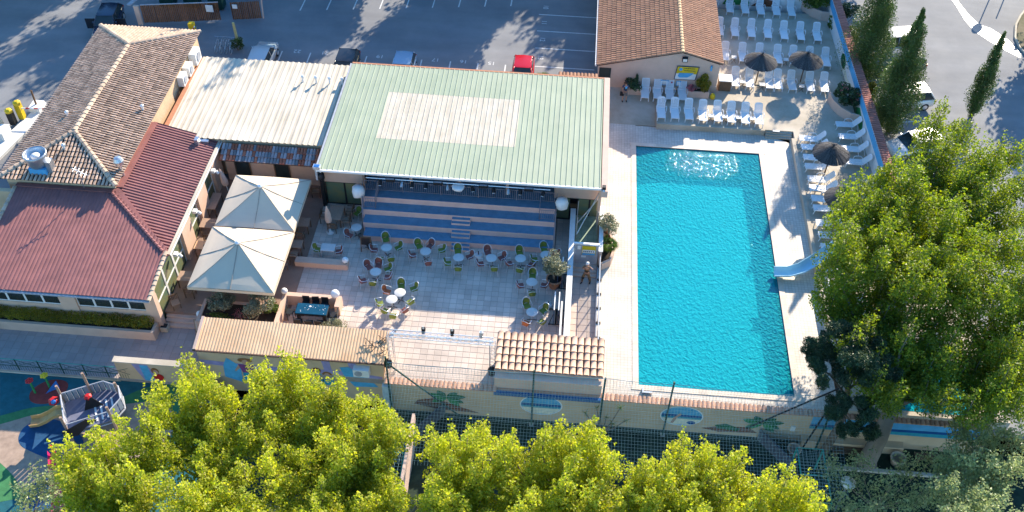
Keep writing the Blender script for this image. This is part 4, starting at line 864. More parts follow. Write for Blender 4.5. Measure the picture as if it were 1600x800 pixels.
def shoots_to_blobs(fork, tops, dens, r0=.55, start=.25, zs=1.0):
    """lumps of leaves along each limb, shrinking to an upright tip"""
    bl_ = []; limbs = []; F = Vector(fork)
    for T in tops:
        T = Vector(T); K = Vector((T.x + random.uniform(-.2, .2), T.y + random.uniform(-.2, .2), F.z + (T.z - F.z) * .55)); limbs.append((F, K, T))
        L = (K - F).length; n1 = max(2, int(L / .7))
        for k in range(n1):
            t = start + (1 - start) * (k + .5) / n1; p = F.lerp(K, t); rr = r0 * (1.0 + .5 * random.random()); j = .55
            bl_.append((p.x + random.uniform(-j, j), p.y + random.uniform(-j, j), p.z + random.uniform(-.1, .5), rr, rr, rr * .8, dens * rr * rr * 1.2))
        L = (T - K).length; n2 = max(3, int(L / .38))
        for k in range(n2 + 1):
            t = k / n2; p = K.lerp(T, t); rr = r0 * (1.05 * (1 - t) + .24); bl_.append((p.x + random.uniform(-.1, .1), p.y + random.uniform(-.1, .1), p.z, rr, rr, rr * .9, dens * rr * rr))
            if t < .8:
                for _ in range(2):
                    a = random.random() * 6.28; d = rr * random.uniform(.8, 1.5); q_ = rr * random.uniform(.4, .7)
                    bl_.append((p.x + d * math.cos(a), p.y + d * math.sin(a), p.z + random.uniform(-.1, .35), q_, q_, q_, dens * q_ * q_ * 1.2))
    return bl_, limbs
def tree(name, label, base, fork, tops, lm, bm_, dens=260, size=.16, r0=.55, tr=.28, start=.25, group=None, kind='tree'):
    t_ = thing(name, label, kind, base, group=group); bl_, limbs = shoots_to_blobs(fork, tops, dens, r0, start)
    q = MB(); B = Vector(base); F = Vector(fork); M_ = B.lerp(F, .5) + Vector((random.uniform(-.15, .15), random.uniform(-.15, .15), 0))
    q.tube([B - Vector((0, 0, .1)), B + (M_ - B) * .15, M_, F], [tr * 1.45, tr * 1.08, tr * .9, tr * .75], 10); q.build('trunk', bm_, t_, True)
    q = MB()
    for F_, K, T in limbs:
        a = F_.lerp(K, .5) + Vector((random.uniform(-.2, .2), random.uniform(-.2, .2), -.1)); q.tube([F_, a, K, K.lerp(T, .5), K.lerp(T, .8)], [tr * .38, tr * .28, tr * .12, tr * .05, .006], 5, cap=False)
    q.build('limbs', bm_, t_, True); leaves('crown', bl_, size, lm, t_); return t_
SH = {
'A1': [(-21.1,22.1,8.9),(-20.6,22.3,9.0),(-19.8,23.2,9.1),(-18.8,23.6,9.2),(-18.1,24.2,9.0),(-18.0,25.0,9.2),(-20.5,21.1,8.6),(-21.2,23.2,6.3),(-19.9,23.1,7.5),(-19.7,24.4,6.6),(-18.0,23.2,8.1),(-20.4,21.0,7.7),(-19.7,21.6,8.4),(-18.7,21.3,8.8),(-18.0,21.8,8.7),(-18.5,24.0,6.6),(-19.4,19.0,8.5),(-20.2,21.3,6.5),(-19.4,21.4,6.8),(-18.2,21.3,7.9),(-17.2,21.3,8.3),(-19.4,18.4,8.0),(-19.6,19.0,6.1),(-19.1,20.0,6.1),(-17.7,20.0,7.6),(-17.8,21.2,6.5),(-17.9,18.3,7.5),(-17.0,18.6,8.1),(-17.2,20.2,6.1),(-15.8,18.5,7.9)],
'A2': [(-18.1,26.2,8.5),(-17.4,28.0,8.3),(-16.2,26.6,9.3),(-15.9,26.7,8.8),(-15.3,26.3,8.7),(-14.0,27.4,8.5),(-17.9,25.4,7.3),(-17.1,26.6,8.6),(-16.2,25.9,8.3),(-15.0,24.7,8.7),(-15.2,27.1,6.3),(-13.7,26.3,8.4),(-17.0,23.4,8.4),(-17.0,25.9,7.4),(-16.0,25.5,6.8),(-15.0,25.1,7.1),(-13.6,24.8,7.8),(-17.6,23.9,6.8),(-16.8,24.6,7.0),(-15.2,23.3,7.9),(-14.5,23.5,7.0),(-13.7,24.4,7.4),(-16.1,21.3,8.6),(-16.7,24.0,6.0),(-14.9,22.3,7.9),(-13.8,21.6,7.8),(-13.2,22.7,7.8),(-15.7,20.0,8.4),(-15.0,20.9,8.7),(-14.3,21.0,7.5),(-13.0,19.8,8.6),(-12.6,20.9,8.0),(-15.8,18.8,7.6),(-15.3,20.3,7.7),(-14.1,19.5,8.0),(-13.6,19.7,7.2),(-12.7,20.0,7.9),(-12.1,20.5,7.3)],
'A3': [(-13.3,27.9,8.4),(-12.7,28.4,8.4),(-12.0,28.3,8.6),(-10.7,26.9,8.5),(-9.8,27.2,8.5),(-8.6,26.4,8.3),(-7.8,25.9,8.8),(-7.1,25.4,8.7),(-6.6,24.7,8.9),(-13.0,26.6,8.5),(-12.9,28.2,6.8),(-11.6,27.4,8.3),(-10.6,26.5,7.7),(-10.0,26.8,7.0),(-8.5,24.6,8.3),(-7.8,24.9,7.8),(-7.0,25.0,7.7),(-12.6,25.3,7.7),(-12.5,27.0,6.0),(-11.2,26.2,7.7),(-9.9,24.2,8.5),(-9.7,25.9,6.6),(-8.5,24.2,7.1),(-7.3,23.8,7.7),(-6.4,22.8,7.4),(-12.7,24.2,7.4),(-12.4,25.8,6.3),(-11.4,25.6,6.8),(-10.2,24.5,6.0),(-8.8,23.5,8.6),(-8.1,23.9,6.7),(-7.2,23.1,6.8),(-6.0,21.9,7.8),(-12.1,23.1,8.1),(-11.7,24.0,6.9),(-10.8,23.8,7.3),(-9.5,22.1,7.7),(-9.1,23.0,7.3),(-7.8,21.5,7.5),(-7.2,21.7,7.2),(-6.0,20.4,7.8),(-11.9,22.1,7.1),(-11.2,22.8,6.8),(-9.5,20.9,8.3),(-9.0,21.7,6.8),(-7.9,20.7,6.4),(-6.9,20.4,7.4),(-6.1,20.1,7.6),(-11.6,20.1,8.3),(-11.3,21.4,6.1),(-9.6,19.8,8.8),(-8.8,19.6,8.4),(-7.9,19.2,8.7),(-7.4,19.8,6.8)],
'B1': [(-4.9,24.6,8.7),(-4.1,24.9,8.5),(-3.3,24.8,8.9),(-2.6,25.4,8.3),(-1.8,24.6,8.4),(-5.2,25.2,6.2),(-4.0,23.3,8.5),(-3.5,24.8,6.9),(-2.5,23.9,8.6),(-1.7,23.9,8.0),(-4.6,22.3,8.5),(-4.0,23.5,6.7),(-3.0,23.1,8.1),(-2.3,24.3,6.7),(-1.4,23.2,6.5),(-4.6,21.9,7.9),(-3.9,22.1,7.7),(-3.2,21.9,7.3),(-2.5,22.9,6.1),(-1.5,22.6,6.4),(-4.6,21.4,6.3),(-3.4,20.1,8.3),(-2.8,21.0,7.0),(-2.0,21.0,7.7),(-1.3,21.0,6.4)],
'B2': [(-1.3,24.6,8.7),(0.2,25.0,8.8),(0.8,25.6,8.4),(1.3,25.2,8.5),(2.2,25.8,8.5),(2.6,25.0,8.7),(3.2,24.1,8.7),(-1.0,24.9,6.7),(-0.2,25.2,6.8),(0.6,25.8,6.1),(1.6,23.9,8.6),(2.6,24.4,7.3),(-1.2,23.2,6.8),(-0.3,23.8,6.5),(0.4,24.4,6.6),(1.1,22.7,8.7),(2.0,24.2,7.3),(2.7,22.8,8.0),(3.4,22.4,7.9),(-0.8,21.2,8.7),(-0.2,22.1,8.2),(0.6,22.6,7.5),(1.6,22.6,7.0),(2.2,22.5,8.5),(3.2,21.7,6.2),(-1.0,21.3,6.2),(-0.3,21.0,6.9),(0.4,20.6,8.7),(1.1,21.5,7.1),(1.9,21.6,6.9),(2.5,20.2,8.6),(2.2,19.8,8.3)],
'C1': [(4.5,24.0,8.3),(4.8,23.8,8.5),(5.5,24.4,8.6),(6.3,25.4,8.7),(7.3,25.3,8.4),(7.7,24.7,8.7),(4.0,23.0,7.6),(4.9,22.6,8.1),(5.7,23.3,8.3),(6.7,24.2,8.0),(7.5,23.8,8.3),(4.0,23.1,6.5),(4.7,22.5,6.8),(5.3,22.4,7.6),(6.2,23.7,6.4),(6.6,22.7,8.7),(7.8,23.4,7.2),(4.0,21.3,7.6),(5.0,21.5,6.3),(5.6,21.5,8.0),(6.4,21.8,8.2),(7.0,21.8,8.6),(6.4,21.1,8.3),(7.1,20.7,8.7)],
'C2': [(8.4,24.6,8.5),(9.0,24.8,8.4),(10.0,23.6,9.0),(10.8,23.8,9.2),(11.6,23.8,8.5),(12.0,22.7,9.1),(8.1,23.2,8.4),(9.3,24.1,7.1),(9.8,23.1,7.6),(10.8,23.7,6.9),(11.4,24.0,7.1),(12.2,23.2,7.1),(8.4,22.3,7.9),(9.2,22.5,8.2),(10.0,21.9,7.9),(11.3,23.5,6.2),(11.5,22.1,7.6),(8.1,21.2,8.6),(9.4,22.4,6.2),(9.6,20.3,8.7),(10.6,20.8,8.3),(12.0,21.4,6.6),(8.1,20.0,8.7),(9.5,21.5,6.0)],
}
lab = {'A1': 'yellow-green tree at lower left beside the play ship', 'A2': 'tall yellow-green tree in front of the painted girl mural', 'A3': 'yellow-green tree in front of the air conditioner and mural end',
       'B1': 'yellow-green tree just right of the teal goal frame', 'B2': 'yellow-green tree below the empty-beach oval mural', 'C1': 'yellow-green tree below the child-at-beach oval mural', 'C2': 'rightmost bright yellow-green tree by the pitch corner'}
for k, tops in SH.items():
    cx = sum(p[0] for p in tops) / len(tops); cy = sum(p[1] for p in tops) / len(tops); z0 = -.8 if k in ('A1', 'A2') else -2.2
    tree('plane_tree', lab[k], (cx, cy - .3, z0), (cx, cy, 3.4), tops, leaf_y, bark2, dens=600, size=.125, r0=.38, start=.5, group='yellow-green trees along the bottom')
T1 = [(15.8,39.7,5.9),(18.9,35.5,7.8),(18.0,36.1,6.6),(16.6,31.0,7.0),(17.1,34.2,6.4),(21.6,35.9,6.0),(15.9,40.1,7.9),(18.4,33.4,6.6),(19.1,31.4,6.1),(15.9,37.3,8.4),(14.4,36.6,7.7),(16.7,36.8,6.6),(17.9,39.5,7.4),(19.9,36.5,8.4),(19.0,37.6,7.8),(17.8,37.6,6.7),(19.6,33.8,6.5),(20.2,32.3,7.9),(17.4,30.3,7.0),(20.8,36.4,6.4),(16.3,36.0,6.1),(19.5,32.4,6.7),(21.0,36.0,7.9),(18.1,33.1,8.4),(16.7,32.3,7.2),(15.0,36.2,6.9),(18.6,32.7,5.6),(17.9,42.0,6.0),(18.4,36.4,7.7),(15.2,32.6,8.4),(16.2,38.4,5.8),(16.2,33.6,8.4)]
T2 = [(21.0,36.3,10.7),(24.4,43.7,9.3),(20.6,37.8,10.1),(23.0,47.8,8.9),(18.3,35.4,10.2),(16.2,41.8,9.5),(26.4,41.9,9.2),(20.5,41.7,9.4),(17.5,41.9,9.0),(22.5,35.3,10.2),(19.5,43.2,9.2),(19.6,35.4,9.9),(25.3,46.2,9.1),(25.1,51.0,7.8),(23.0,50.2,9.7),(19.0,37.0,10.5),(15.0,40.0,9.4),(27.4,46.0,8.2),(22.5,39.0,10.2),(19.8,43.4,11.0),(16.9,36.8,10.0),(24.5,39.9,8.1),(19.9,41.1,8.8),(21.3,35.5,9.1),(18.6,44.5,8.9),(23.8,45.3,8.2),(24.3,46.5,10.0),(21.0,40.0,9.1),(17.4,38.7,10.6),(17.2,39.3,9.0),(15.8,36.8,9.2),(23.2,46.8,7.7),(21.4,37.2,8.5),(25.7,39.7,8.5),(22.4,41.7,8.5),(15.4,38.4,10.3),(25.2,42.0,8.5),(23.9,36.2,9.6),(25.2,43.2,9.6),(19.1,39.4,7.6),(27.9,49.0,7.7),(23.7,42.4,8.7),(20.1,42.6,10.0),(23.5,44.9,9.8),(18.6,40.7,10.0),(22.9,50.9,7.4),(21.3,40.4,10.9),(17.2,43.6,9.1),(19.1,44.7,9.8),(18.8,39.2,9.3),(15.0,37.6,9.6),(22.4,37.0,9.7),(24.3,38.8,10.6),(18.3,42.3,9.5),(21.2,39.1,7.7),(22.9,45.8,7.0),(17.0,40.4,7.1),(25.3,46.5,10.2),(24.6,36.8,10.0)]
T3 = [(23.7,36.9,7.5),(21.9,31.0,6.8),(25.0,37.5,7.3),(22.2,36.1,7.2),(23.4,30.8,6.7),(23.7,32.9,7.5),(21.4,32.7,5.8),(22.2,34.6,5.7),(23.3,33.4,8.4),(23.3,34.3,5.8),(24.8,32.4,6.1),(24.5,33.6,7.9),(24.7,37.0,6.2),(20.8,34.0,7.6),(25.8,36.6,7.1),(22.3,30.2,6.9),(22.5,31.3,8.1),(23.6,36.0,5.9),(19.8,30.2,7.2),(21.0,33.6,6.0),(20.9,30.1,6.9),(20.0,32.0,6.4),(25.9,34.4,5.7),(22.3,33.3,5.9),(26.1,37.7,7.6),(22.5,36.7,7.9)]
E1 = [(15.0,29.0,2.5),(15.9,28.3,3),(14.9,26.3,3.5),(16.8,29.0,3),(17.4,27.4,3.5),(18.6,28.6,3.5),(16.4,25.8,4),(18.4,26.3,4),(20.1,29.0,4),(19.1,26.8,4.5),(14.7,25.0,4)]
E2 = [(21.5,31.1,4),(21.9,30.0,5),(23.1,30.5,5),(23.8,30.0,5),(20.2,28.4,5),(20.8,27.7,5.5),(21.8,27.8,5.5),(22.6,27.5,5.5),(19.3,25.9,6),(20.5,25.8,6),(21.5,25.4,6),(19.4,24.6,6),(20.5,24.3,6),(21.8,24.4,6),(23.3,27.6,6)]
E3 = [(-23.6,22.8,5.5),(-22.7,22.8,5.5),(-24.1,21.8,5.5),(-23.1,20.9,5.8),(-22.2,21.2,6),(-21.1,21.2,6),(-20.2,21.1,6),(-23.4,20.0,6),(-20.9,19.9,6.3),(-21.8,19.3,6.4),(-20.0,20.3,6)]
tree('plane_tree', 'big tree whose thick forked trunk rises by the boundary wall at right', (18.2, 31.5, -2.2), (18.3, 31.9, 2.6), T1, leaf_r, bark2, dens=380, size=.13, r0=.52, tr=.48, start=.3)
tree('plane_tree', 'biggest tree crown at right hiding the lounger terrace and white car', (21.0, 42.0, .6), (20.6, 42.2, 4.5), T2, leaf_r, bark2, dens=420, size=.13, r0=.56, tr=.36, start=.25)
tree('plane_tree', 'dark green tree crown against the right edge of the photo', (24.6, 33.0, -2.2), (24.4, 33.4, 2.8), T3, leaf_r, bark2, dens=380, size=.13, r0=.52, tr=.34, start=.3)
tree('young_tree', 'thin grey-green young tree over the shaded corner at lower right', (17.6, 27.5, -2.2), (17.6, 27.7, -.6), E1, leaf_g, bark2, dens=190, size=.13, r0=.42, tr=.10, start=.5)
tree('young_tree', 'pale grey-green tree filling the bottom right corner', (21.8, 26.0, -2.2), (21.8, 26.3, .5), E2, leaf_g, bark2, dens=360, size=.13, r0=.48, tr=.14, start=.4)
tree('young_tree', 'sparse pale green young tree in the bottom left corner', (-24.5, 22.0, -.8), (-24.5, 22.3, 1.6), E3, leaf_g, bark2, dens=300, size=.13, r0=.34, tr=.10, start=.6)
def cypress(lb, x, y, z, h, r, lean=-.7, n_=17000):
    t_ = thing('cypress_tree', lb, 'tree', (x, y, z), group='cypresses beside the east car park'); bl_ = []; k = 0; N_ = 46
    q = MB(); q.tube([(x, y, z - .1), (x, y, z + .8), (x + lean * .5, y, z + h * .5), (x + lean, y, z + h * .93)], [.16, .14, .08, .02], 7); q.build('trunk', bark, t_)
    for k in range(N_):
        t = k / (N_ - 1); rr = r * (min(1, .45 + t * 2.6) if t < .25 else (1 - (t - .25) / .75) ** .72) ; rr = max(rr, .1)
        for j in range(5):
            a = random.random() * 6.28; d = rr * random.uniform(.2, .95); b_ = rr * random.uniform(.2, .48) + .05
            bl_.append((x + lean * t + d * math.cos(a), y + d * math.sin(a), z + .5 + (h - .6) * t + random.uniform(-.1, .1), b_, b_, b_ * 2.1, n_ / N_ / 5 * (rr / r * .9 + .12) * 1.5))
    leaves('crown', bl_, .12, leaf_d, t_, up=.1, aspect=.5); return t_
cypress('wide dark cypress with a blunt top nearest the terrace corner', 22.95, 65.5, 0, 10.2, 1.85, -.6, 46000)
cypress('tall pointed cypress between the parked cars and the white hatchback', 23.9, 59.2, 0, 10.2, 1.6, -.6, 46000)
cypress('slim pointed cypress standing alone in the car park lane', 30.5, 61.6, 0, 7.4, .8, -.2, 16000)
# pine: bent trunk with separate needle pads
pt = thing('pine_tree', 'dark pine with a leaning bare trunk and separate needle pads', 'tree', (15.8, 31.8, -2.2))
MB().tube([(15.8, 31.8, -2.3), (16.0, 31.8, .5), (16.0, 31.9, 2.6), (15.5, 31.9, 4.6), (15.4, 32.3, 6)], [.26, .21, .17, .12, .04], 9).build('trunk', bark, pt, True)
pads = [(14.1, 33.3, 5.9, .75), (15.2, 33.4, 6.4, .85), (16.2, 33.2, 6.0, .8), (14.3, 31.6, 5.6, .7), (15.3, 32.0, 6.6, .9), (16.4, 31.6, 5.7, .8), (14.8, 30.2, 4.6, .6), (15.9, 30.2, 4.6, .65), (13.7, 32.6, 5.2, .5), (17.1, 32.4, 5.6, .6), (15.3, 29.2, 3.9, .45), (16.6, 30.0, 3.0, .5), (15.2, 31.0, 3.2, .4), (14.9, 34.3, 5.6, .55), (16.7, 34.0, 5.6, .5)]
q = MB()
for x, y, z, r in pads: q.tube([(15.7, 31.9, max(2.2, z - 1.8)), ((x + 15.7) / 2, (y + 31.9) / 2, z - .7), (x, y, z - .1)], [.07, .05, .02], 5, cap=False)
q.build('limbs', bark, pt)
leaves('needles', [(x + random.uniform(-1.0, 1.0) * r, y + random.uniform(-1.0, 1.0) * r, z + random.uniform(-.5, .6) * r, r * .5, r * .5, r * .4, 560 * r * r) for x, y, z, r in pads for _ in range(9)], .26, leaf_p, pt, up=.3, aspect=.14, smooth_shell=.15)
# tall trees beyond the car park (their shade falls on the asphalt)
KIDS.clear()
random.seed(3)
tops = [(random.uniform(-4.4, 4.4), 84 + random.uniform(-4, 4), random.uniform(9.5, 14.5)) for _ in range(30)]
bt_ = tree('lime_tree', 'tall tree standing beyond the far edge of the car park', (0, 84, 0), (0, 84, 4.2), tops, leaf_b, bark, dens=42, size=.36, r0=1.0, tr=.35, group='tall trees beyond the car park')
index()
FAR = [(-47, 86, 1.0), (-40.5, 84.5, 1.1), (-29, 83.5, 3), (-15.2, 86.5, 1.8), (-3.6, 82.5, 1.4), (-37, 93, 2), (-24, 95, 1), (-12, 97, 2), (1.5, 96, 1), (10, 93, 2), (26, 86.5, .6)]
bt_.location = (FAR[0][0], FAR[0][1], 0); bt_.rotation_euler.z = FAR[0][2]
for x, y, a in FAR[1:]: dup(bt_, (x, y, 0), a)
dup(bt_, (43.5, 73.5, -3.6), 1.0, 'tree at the right whose shade darkens the lane corner'); dup(bt_, (-50, 74, -1), 2.0); tall = dup(bt_, (-15.6, 84, 0), .9, 'tallest tree beyond the car park, behind the cream roof'); tall.scale = (1.05, 1.05, 1.25)

def bush(name, label, x, y, z, rx, rz, lm, n_=900, size=.1, stem=.25, cat='shrub', group=None, seedj=5, ry=None):
    t_ = thing(name, label, cat, (x, y, z), group=group); ry = ry or rx; bl_ = []
    for _ in range(seedj * 3):
        a = random.random() * 6.28; d = random.random() ** .5; b_ = random.uniform(.28, .5)
        bl_.append((x + math.cos(a) * d * rx * .75, y + math.sin(a) * d * ry * .75, z + stem + rz * random.uniform(.25, 1.7) * (1 - .3 * d), rx * b_, ry * b_, rz * b_, n_ / seedj / 3))
    q = MB()
    for k in range(4): b0 = bl_[k]; q.tube([(x, y, z - .05), ((x + b0[0]) / 2 + .03, (y + b0[1]) / 2, z + stem), b0[:3]], [.045, .03, .012], 5, cap=False)
    q.build('stems', bark2, t_); leaves('foliage', bl_, size, lm, t_); return t_
def palm(name, label, x, y, z, h, n_=16, L=.9, cat='palm', m=None):
    t_ = thing(name, label, cat, (x, y, z)); MB().lathe([(.12, 0), (.10, h * .5), (.13, h)], 8, (x, y, z)).build('trunk', bark, t_); q = MB()
    for k in range(n_):
        a = 2 * math.pi * k / n_ + random.uniform(-.2, .2); el = random.uniform(.15, 1.1); d = Vector((math.cos(a), math.sin(a), 0)); e = Vector((-d.y, d.x, 0)); P = Vector((x, y, z + h))
        c = P + d * L * .45 * math.cos(el) + Vector((0, 0, L * .45 * math.sin(el)))
        for j in range(-4, 5):
            f = d * math.cos(j * .28) + e * math.sin(j * .28); tip = c + f * L * .55 + Vector((0, 0, L * .5 * math.sin(el) * .5 - abs(j) * .02 - .12)); sd_ = f.cross(Vector((0, 0, 1))).normalized() * .028
            q.add([c - sd_ * .4, c + sd_ * .4, (c + tip) / 2 + sd_ + Vector((0, 0, .03)), tip, (c + tip) / 2 - sd_ + Vector((0, 0, .03))], [(0, 1, 2, 3, 4)])
        q.tube([P, c], .012, 4, cap=False)
    q.build('fronds', leaf_b, t_); return t_
bush('olive_bush', 'left round olive bush in the pink planter by the steps', -19.5, 36.9, .45, .85, .6, leaf_o, 2600, .10, .5, group='olive bushes in the terrace planter')
bush('olive_bush', 'right broad olive bush in the pink planter beside the canvas roof', -17.3, 37.0, .45, 1.0, .62, leaf_o, 3200, .10, .45, group='olive bushes in the terrace planter')
bush('green_shrub', 'bright green shrub at the right end of the pink planter', -16.65, 37.2, .45, .55, .35, leaf_b, 1200, .09, .1)
bush('flowering_plants', 'low flowering plants between the two olive bushes', -18.4, 36.5, .45, .6, .15, flower_m, 150, .07, .05); bush('low_greenery', 'low green plants filling the front of the pink planter', -19.3, 36.35, .45, 1.3, .16, leaf_b, 700, .08, .02, ry=.3)
bush('olive_bush', 'small olive bush behind the orange roof near the black table', -12.65, 36.1, 0, .85, .42, leaf_o, 1700, .09, .3)
op = thing('potted_olive', 'olive tree in a big terracotta pot by the courtyard wall', 'potted tree', (.05, 41.2, 0)); q = MB(); q.lathe([(.26, 0), (.30, .1), (.47, .7), (.52, .72), (.52, .8), (.44, .8), (.42, .72)], 20, (.05, 41.2, 0)); q.build('pot', terracotta, op, True)
MB().lathe([(.42, .7), (.42, .73)], 16, (.05, 41.2, 0)).build('soil', soil, op); MB().tube([(.05, 41.2, .7), (.0, 41.25, 1.2), (.05, 41.2, 1.6)], [.09, .07, .05], 7).build('trunk', bark2, op, True)
leaves('crown', [(.05 + random.uniform(-.6, .55), 41.2 + random.uniform(-.5, .5), 1.95 + random.uniform(-.35, .5), .38, .38, .3, 190) for _ in range(17)], .1, leaf_o, op)
# hedge in the restaurant planter
hp = thing('hedge_planter', 'long low pink planter under the restaurant windows', 'planter', (-28, 35.3, -.6)); solid('front', -33.5, -23.3, 35.12, 35.3, -.6, .12, stucco, hp); solid('end', -23.48, -23.3, 35.3, 36.05, -.6, .12, stucco, hp); solid('soil', -33.5, -23.48, 35.3, 36.05, -.6, .02, soil, hp)
hd = thing('hedge', 'clipped yellow-green hedge under the restaurant windows', 'hedge', (-28, 35.7, 0)); leaves('foliage', [(-33.3 + .33 * k, 35.68 + random.uniform(-.08, .08), .36 + random.uniform(-.05, .06), .34, .42, .36, 430) for k in range(30)], .075, leaf_h, hd, up=.5)
MB().tube([(-33, 35.68, .1), (-24, 35.68, .25)], .02, 4).build('stems', bark, hd)
bush('olive_bush', 'olive bush at the left edge above the tiled walkway', -34.2, 34.2, -.6, .9, .6, leaf_o, 1800, .1, .3)
bush('green_shrub', 'leafy shrub by the rendered wall at the left edge', -35.3, 39.2, -.6, .8, .5, leaf_b, 1800, .1, .2); bush('green_shrub', 'small leafy shrub low at the left edge of the maroon roof', -34.9, 37.9, -.6, .6, .35, leaf_b, 900, .1, .2)
# planters round the pool
def curved_planter(lb, pts, z, h, w_=.14):
    q = MB(); 
    for (a, b_), (c, d) in zip(pts, pts[1:]):
        v = Vector((c - a, d - b_)).normalized() * w_; n_ = Vector((-v.y, v.x)); q.prism([(a, b_), (c, d), (c + n_.x, d + n_.y), (a + n_.x, b_ + n_.y)], z, z + h)
    return tag(q.build('curved_planter', stucco3), lb, 'planter')
curved_planter('curved pale planter at the foot of the glass parapet by the pool', [(2.95, 42.6), (3.5, 43.0), (3.72, 43.8), (3.68, 44.8), (3.4, 45.8), (2.95, 46.3)], .3, .6)
MB().prism([(2.92, 42.8), (3.4, 43.1), (3.6, 43.9), (3.5, 44.9), (2.92, 46)], .3, .75).build('planter_soil', soil, kind='structure')
palm('fan_palm', 'small fan palm in the curved planter by the pool', 3.3, 43.9, .75, .5, 18, .75)
bush('olive_tree', 'round pale olive tree in the curved planter by the pool', 3.35, 45.3, .75, .75, .6, leaf_o, 1900, .1, .7, 'tree'); bush('green_shrub', 'dark narrow shrub between the fan palm and round olive', 3.2, 44.6, .75, .35, .3, leaf_b, 500, .09, .1)
palm('fan_palm', 'small palm growing by the red car', -1.9, 62.3, 0, .4, 16, .9)
curved_planter('curved pale planter holding the pink oleander by the blue wall', [(19.6, 61.6), (19.75, 60.6), (20.15, 59.8), (20.8, 59.1), (21.5, 58.8)], .7, .75)
curved_planter('curved pale planter with a leafy shrub at the far right terrace corner', [(18.9, 75), (19.25, 74.1), (19.9, 73.2), (20.6, 72.7), (21.2, 72.6)], .7, .8)
bush('oleander', 'oleander bush with pink flowers in the curved planter', 20.6, 60.7, 1.2, 1.15, .75, leaf_p, 3600, .16, .2); leaves('pink_flowers', [(20.6 + random.uniform(-.7, .9), 60.5 + random.uniform(-.8, .4), 2.0 + random.uniform(-.3, .7), .16, .16, .12, 8) for _ in range(16)], .09, flower_m, None); tag(col.objects[-1], 'scattered pink oleander blossoms on the bush', 'flowers')
bush('green_shrub', 'broad leafy shrub in the far right terrace planter', 20.1, 74.2, 1.2, 1.3, .8, leaf_b, 4200, .14, .2)
for x, y, lb, rx, lm in ((21.9, 71.5, 'loose shrub behind the terrace wall at the top', .9, leaf_b), (22.9, 73.5, 'dark shrub behind the terrace wall near the frame top', 1.1, leaf_p), (22.7, 62.3, 'shrub with orange flowers at the foot of the wide cypress', .8, leaf_h), (22.6, 69.8, 'light green shrub left of the wide cypress', .8, leaf_h)):
    bush('green_shrub', lb, x, y, 0, rx, .9, lm, 1900, .15, .5)
def box_planter(lb, x0, x1, y0, y1, z, h):
    t_ = thing('box_planter', lb, 'planter', ((x0 + x1) / 2, (y0 + y1) / 2, z)); q = MB(); q.box(x0, x1, y0, y0 + .07, z, z + h); q.box(x0, x1, y1 - .07, y1, z, z + h); q.box(x0, x0 + .07, y0 + .07, y1 - .07, z, z + h); q.box(x1 - .07, x1, y0 + .07, y1 - .07, z, z + h); q.build('tub', stucco3, t_); solid('soil', x0 + .07, x1 - .07, y0 + .07, y1 - .07, z, z + h - .05, soil, t_)
box_planter('pale box planter beside the standing man', 4.3, 5.65, 60.9, 61.4, .55, .55); box_planter('long pale box planter at the right of the four shaded loungers', 8.95, 10.65, 60.85, 61.4, .65, .6)
bush('conifer_shrub', 'dark bushy conifer in the planter beside the standing man', 4.9, 61.15, 1.0, .75, .35, leaf_p, 1200, .12, .1); bush('conifer_shrub', 'small pointed conifer rising from the planter', 5.15, 61.2, 1.1, .2, .55, leaf_p, 500, .1, .2)
bush('green_shrub', 'oval green shrub in the planter under the pool sign', 10.2, 61.1, 1.15, .62, .72, leaf_h, 2400, .1, .1); bush('red_shrub', 'low dark red shrub left of the oval green shrub', 9.3, 61.1, 1.15, .4, .25, flower_m, 500, .09, .05)
# painted-wall yucca seen against the boundary wall
yk = thing('yucca', 'branched yucca growing against the boundary wall', 'plant', (3.4, 32.2, -2.2)); q = MB(); f = MB()
for (x, y, z) in ((2.3, 32.1, -.3), (2.9, 32.2, .1), (3.5, 32.1, -.6), (4.2, 32.2, .3), (4.6, 32.1, -.7), (3.9, 32.0, -1.0)):
    q.tube([(3.4, 32.2, -2.2), ((3.4 + x) / 2, 32.15, (z - 2.2) / 2 - .2), (x, y, z)], [.05, .035, .03], 5, cap=False)
    for k in range(14): d = Vector((random.uniform(-1, 1), random.uniform(-1, .6), random.uniform(-.3, 1))).normalized() * .36; e = d.cross(Vector((0, 1, 0))).normalized() * .02; P = Vector((x, y, z)); f.add([P - e, P + e, P + d], [(0, 1, 2)])
q.build('stems', bark2, yk); f.build('spikes', leaf_b, yk)

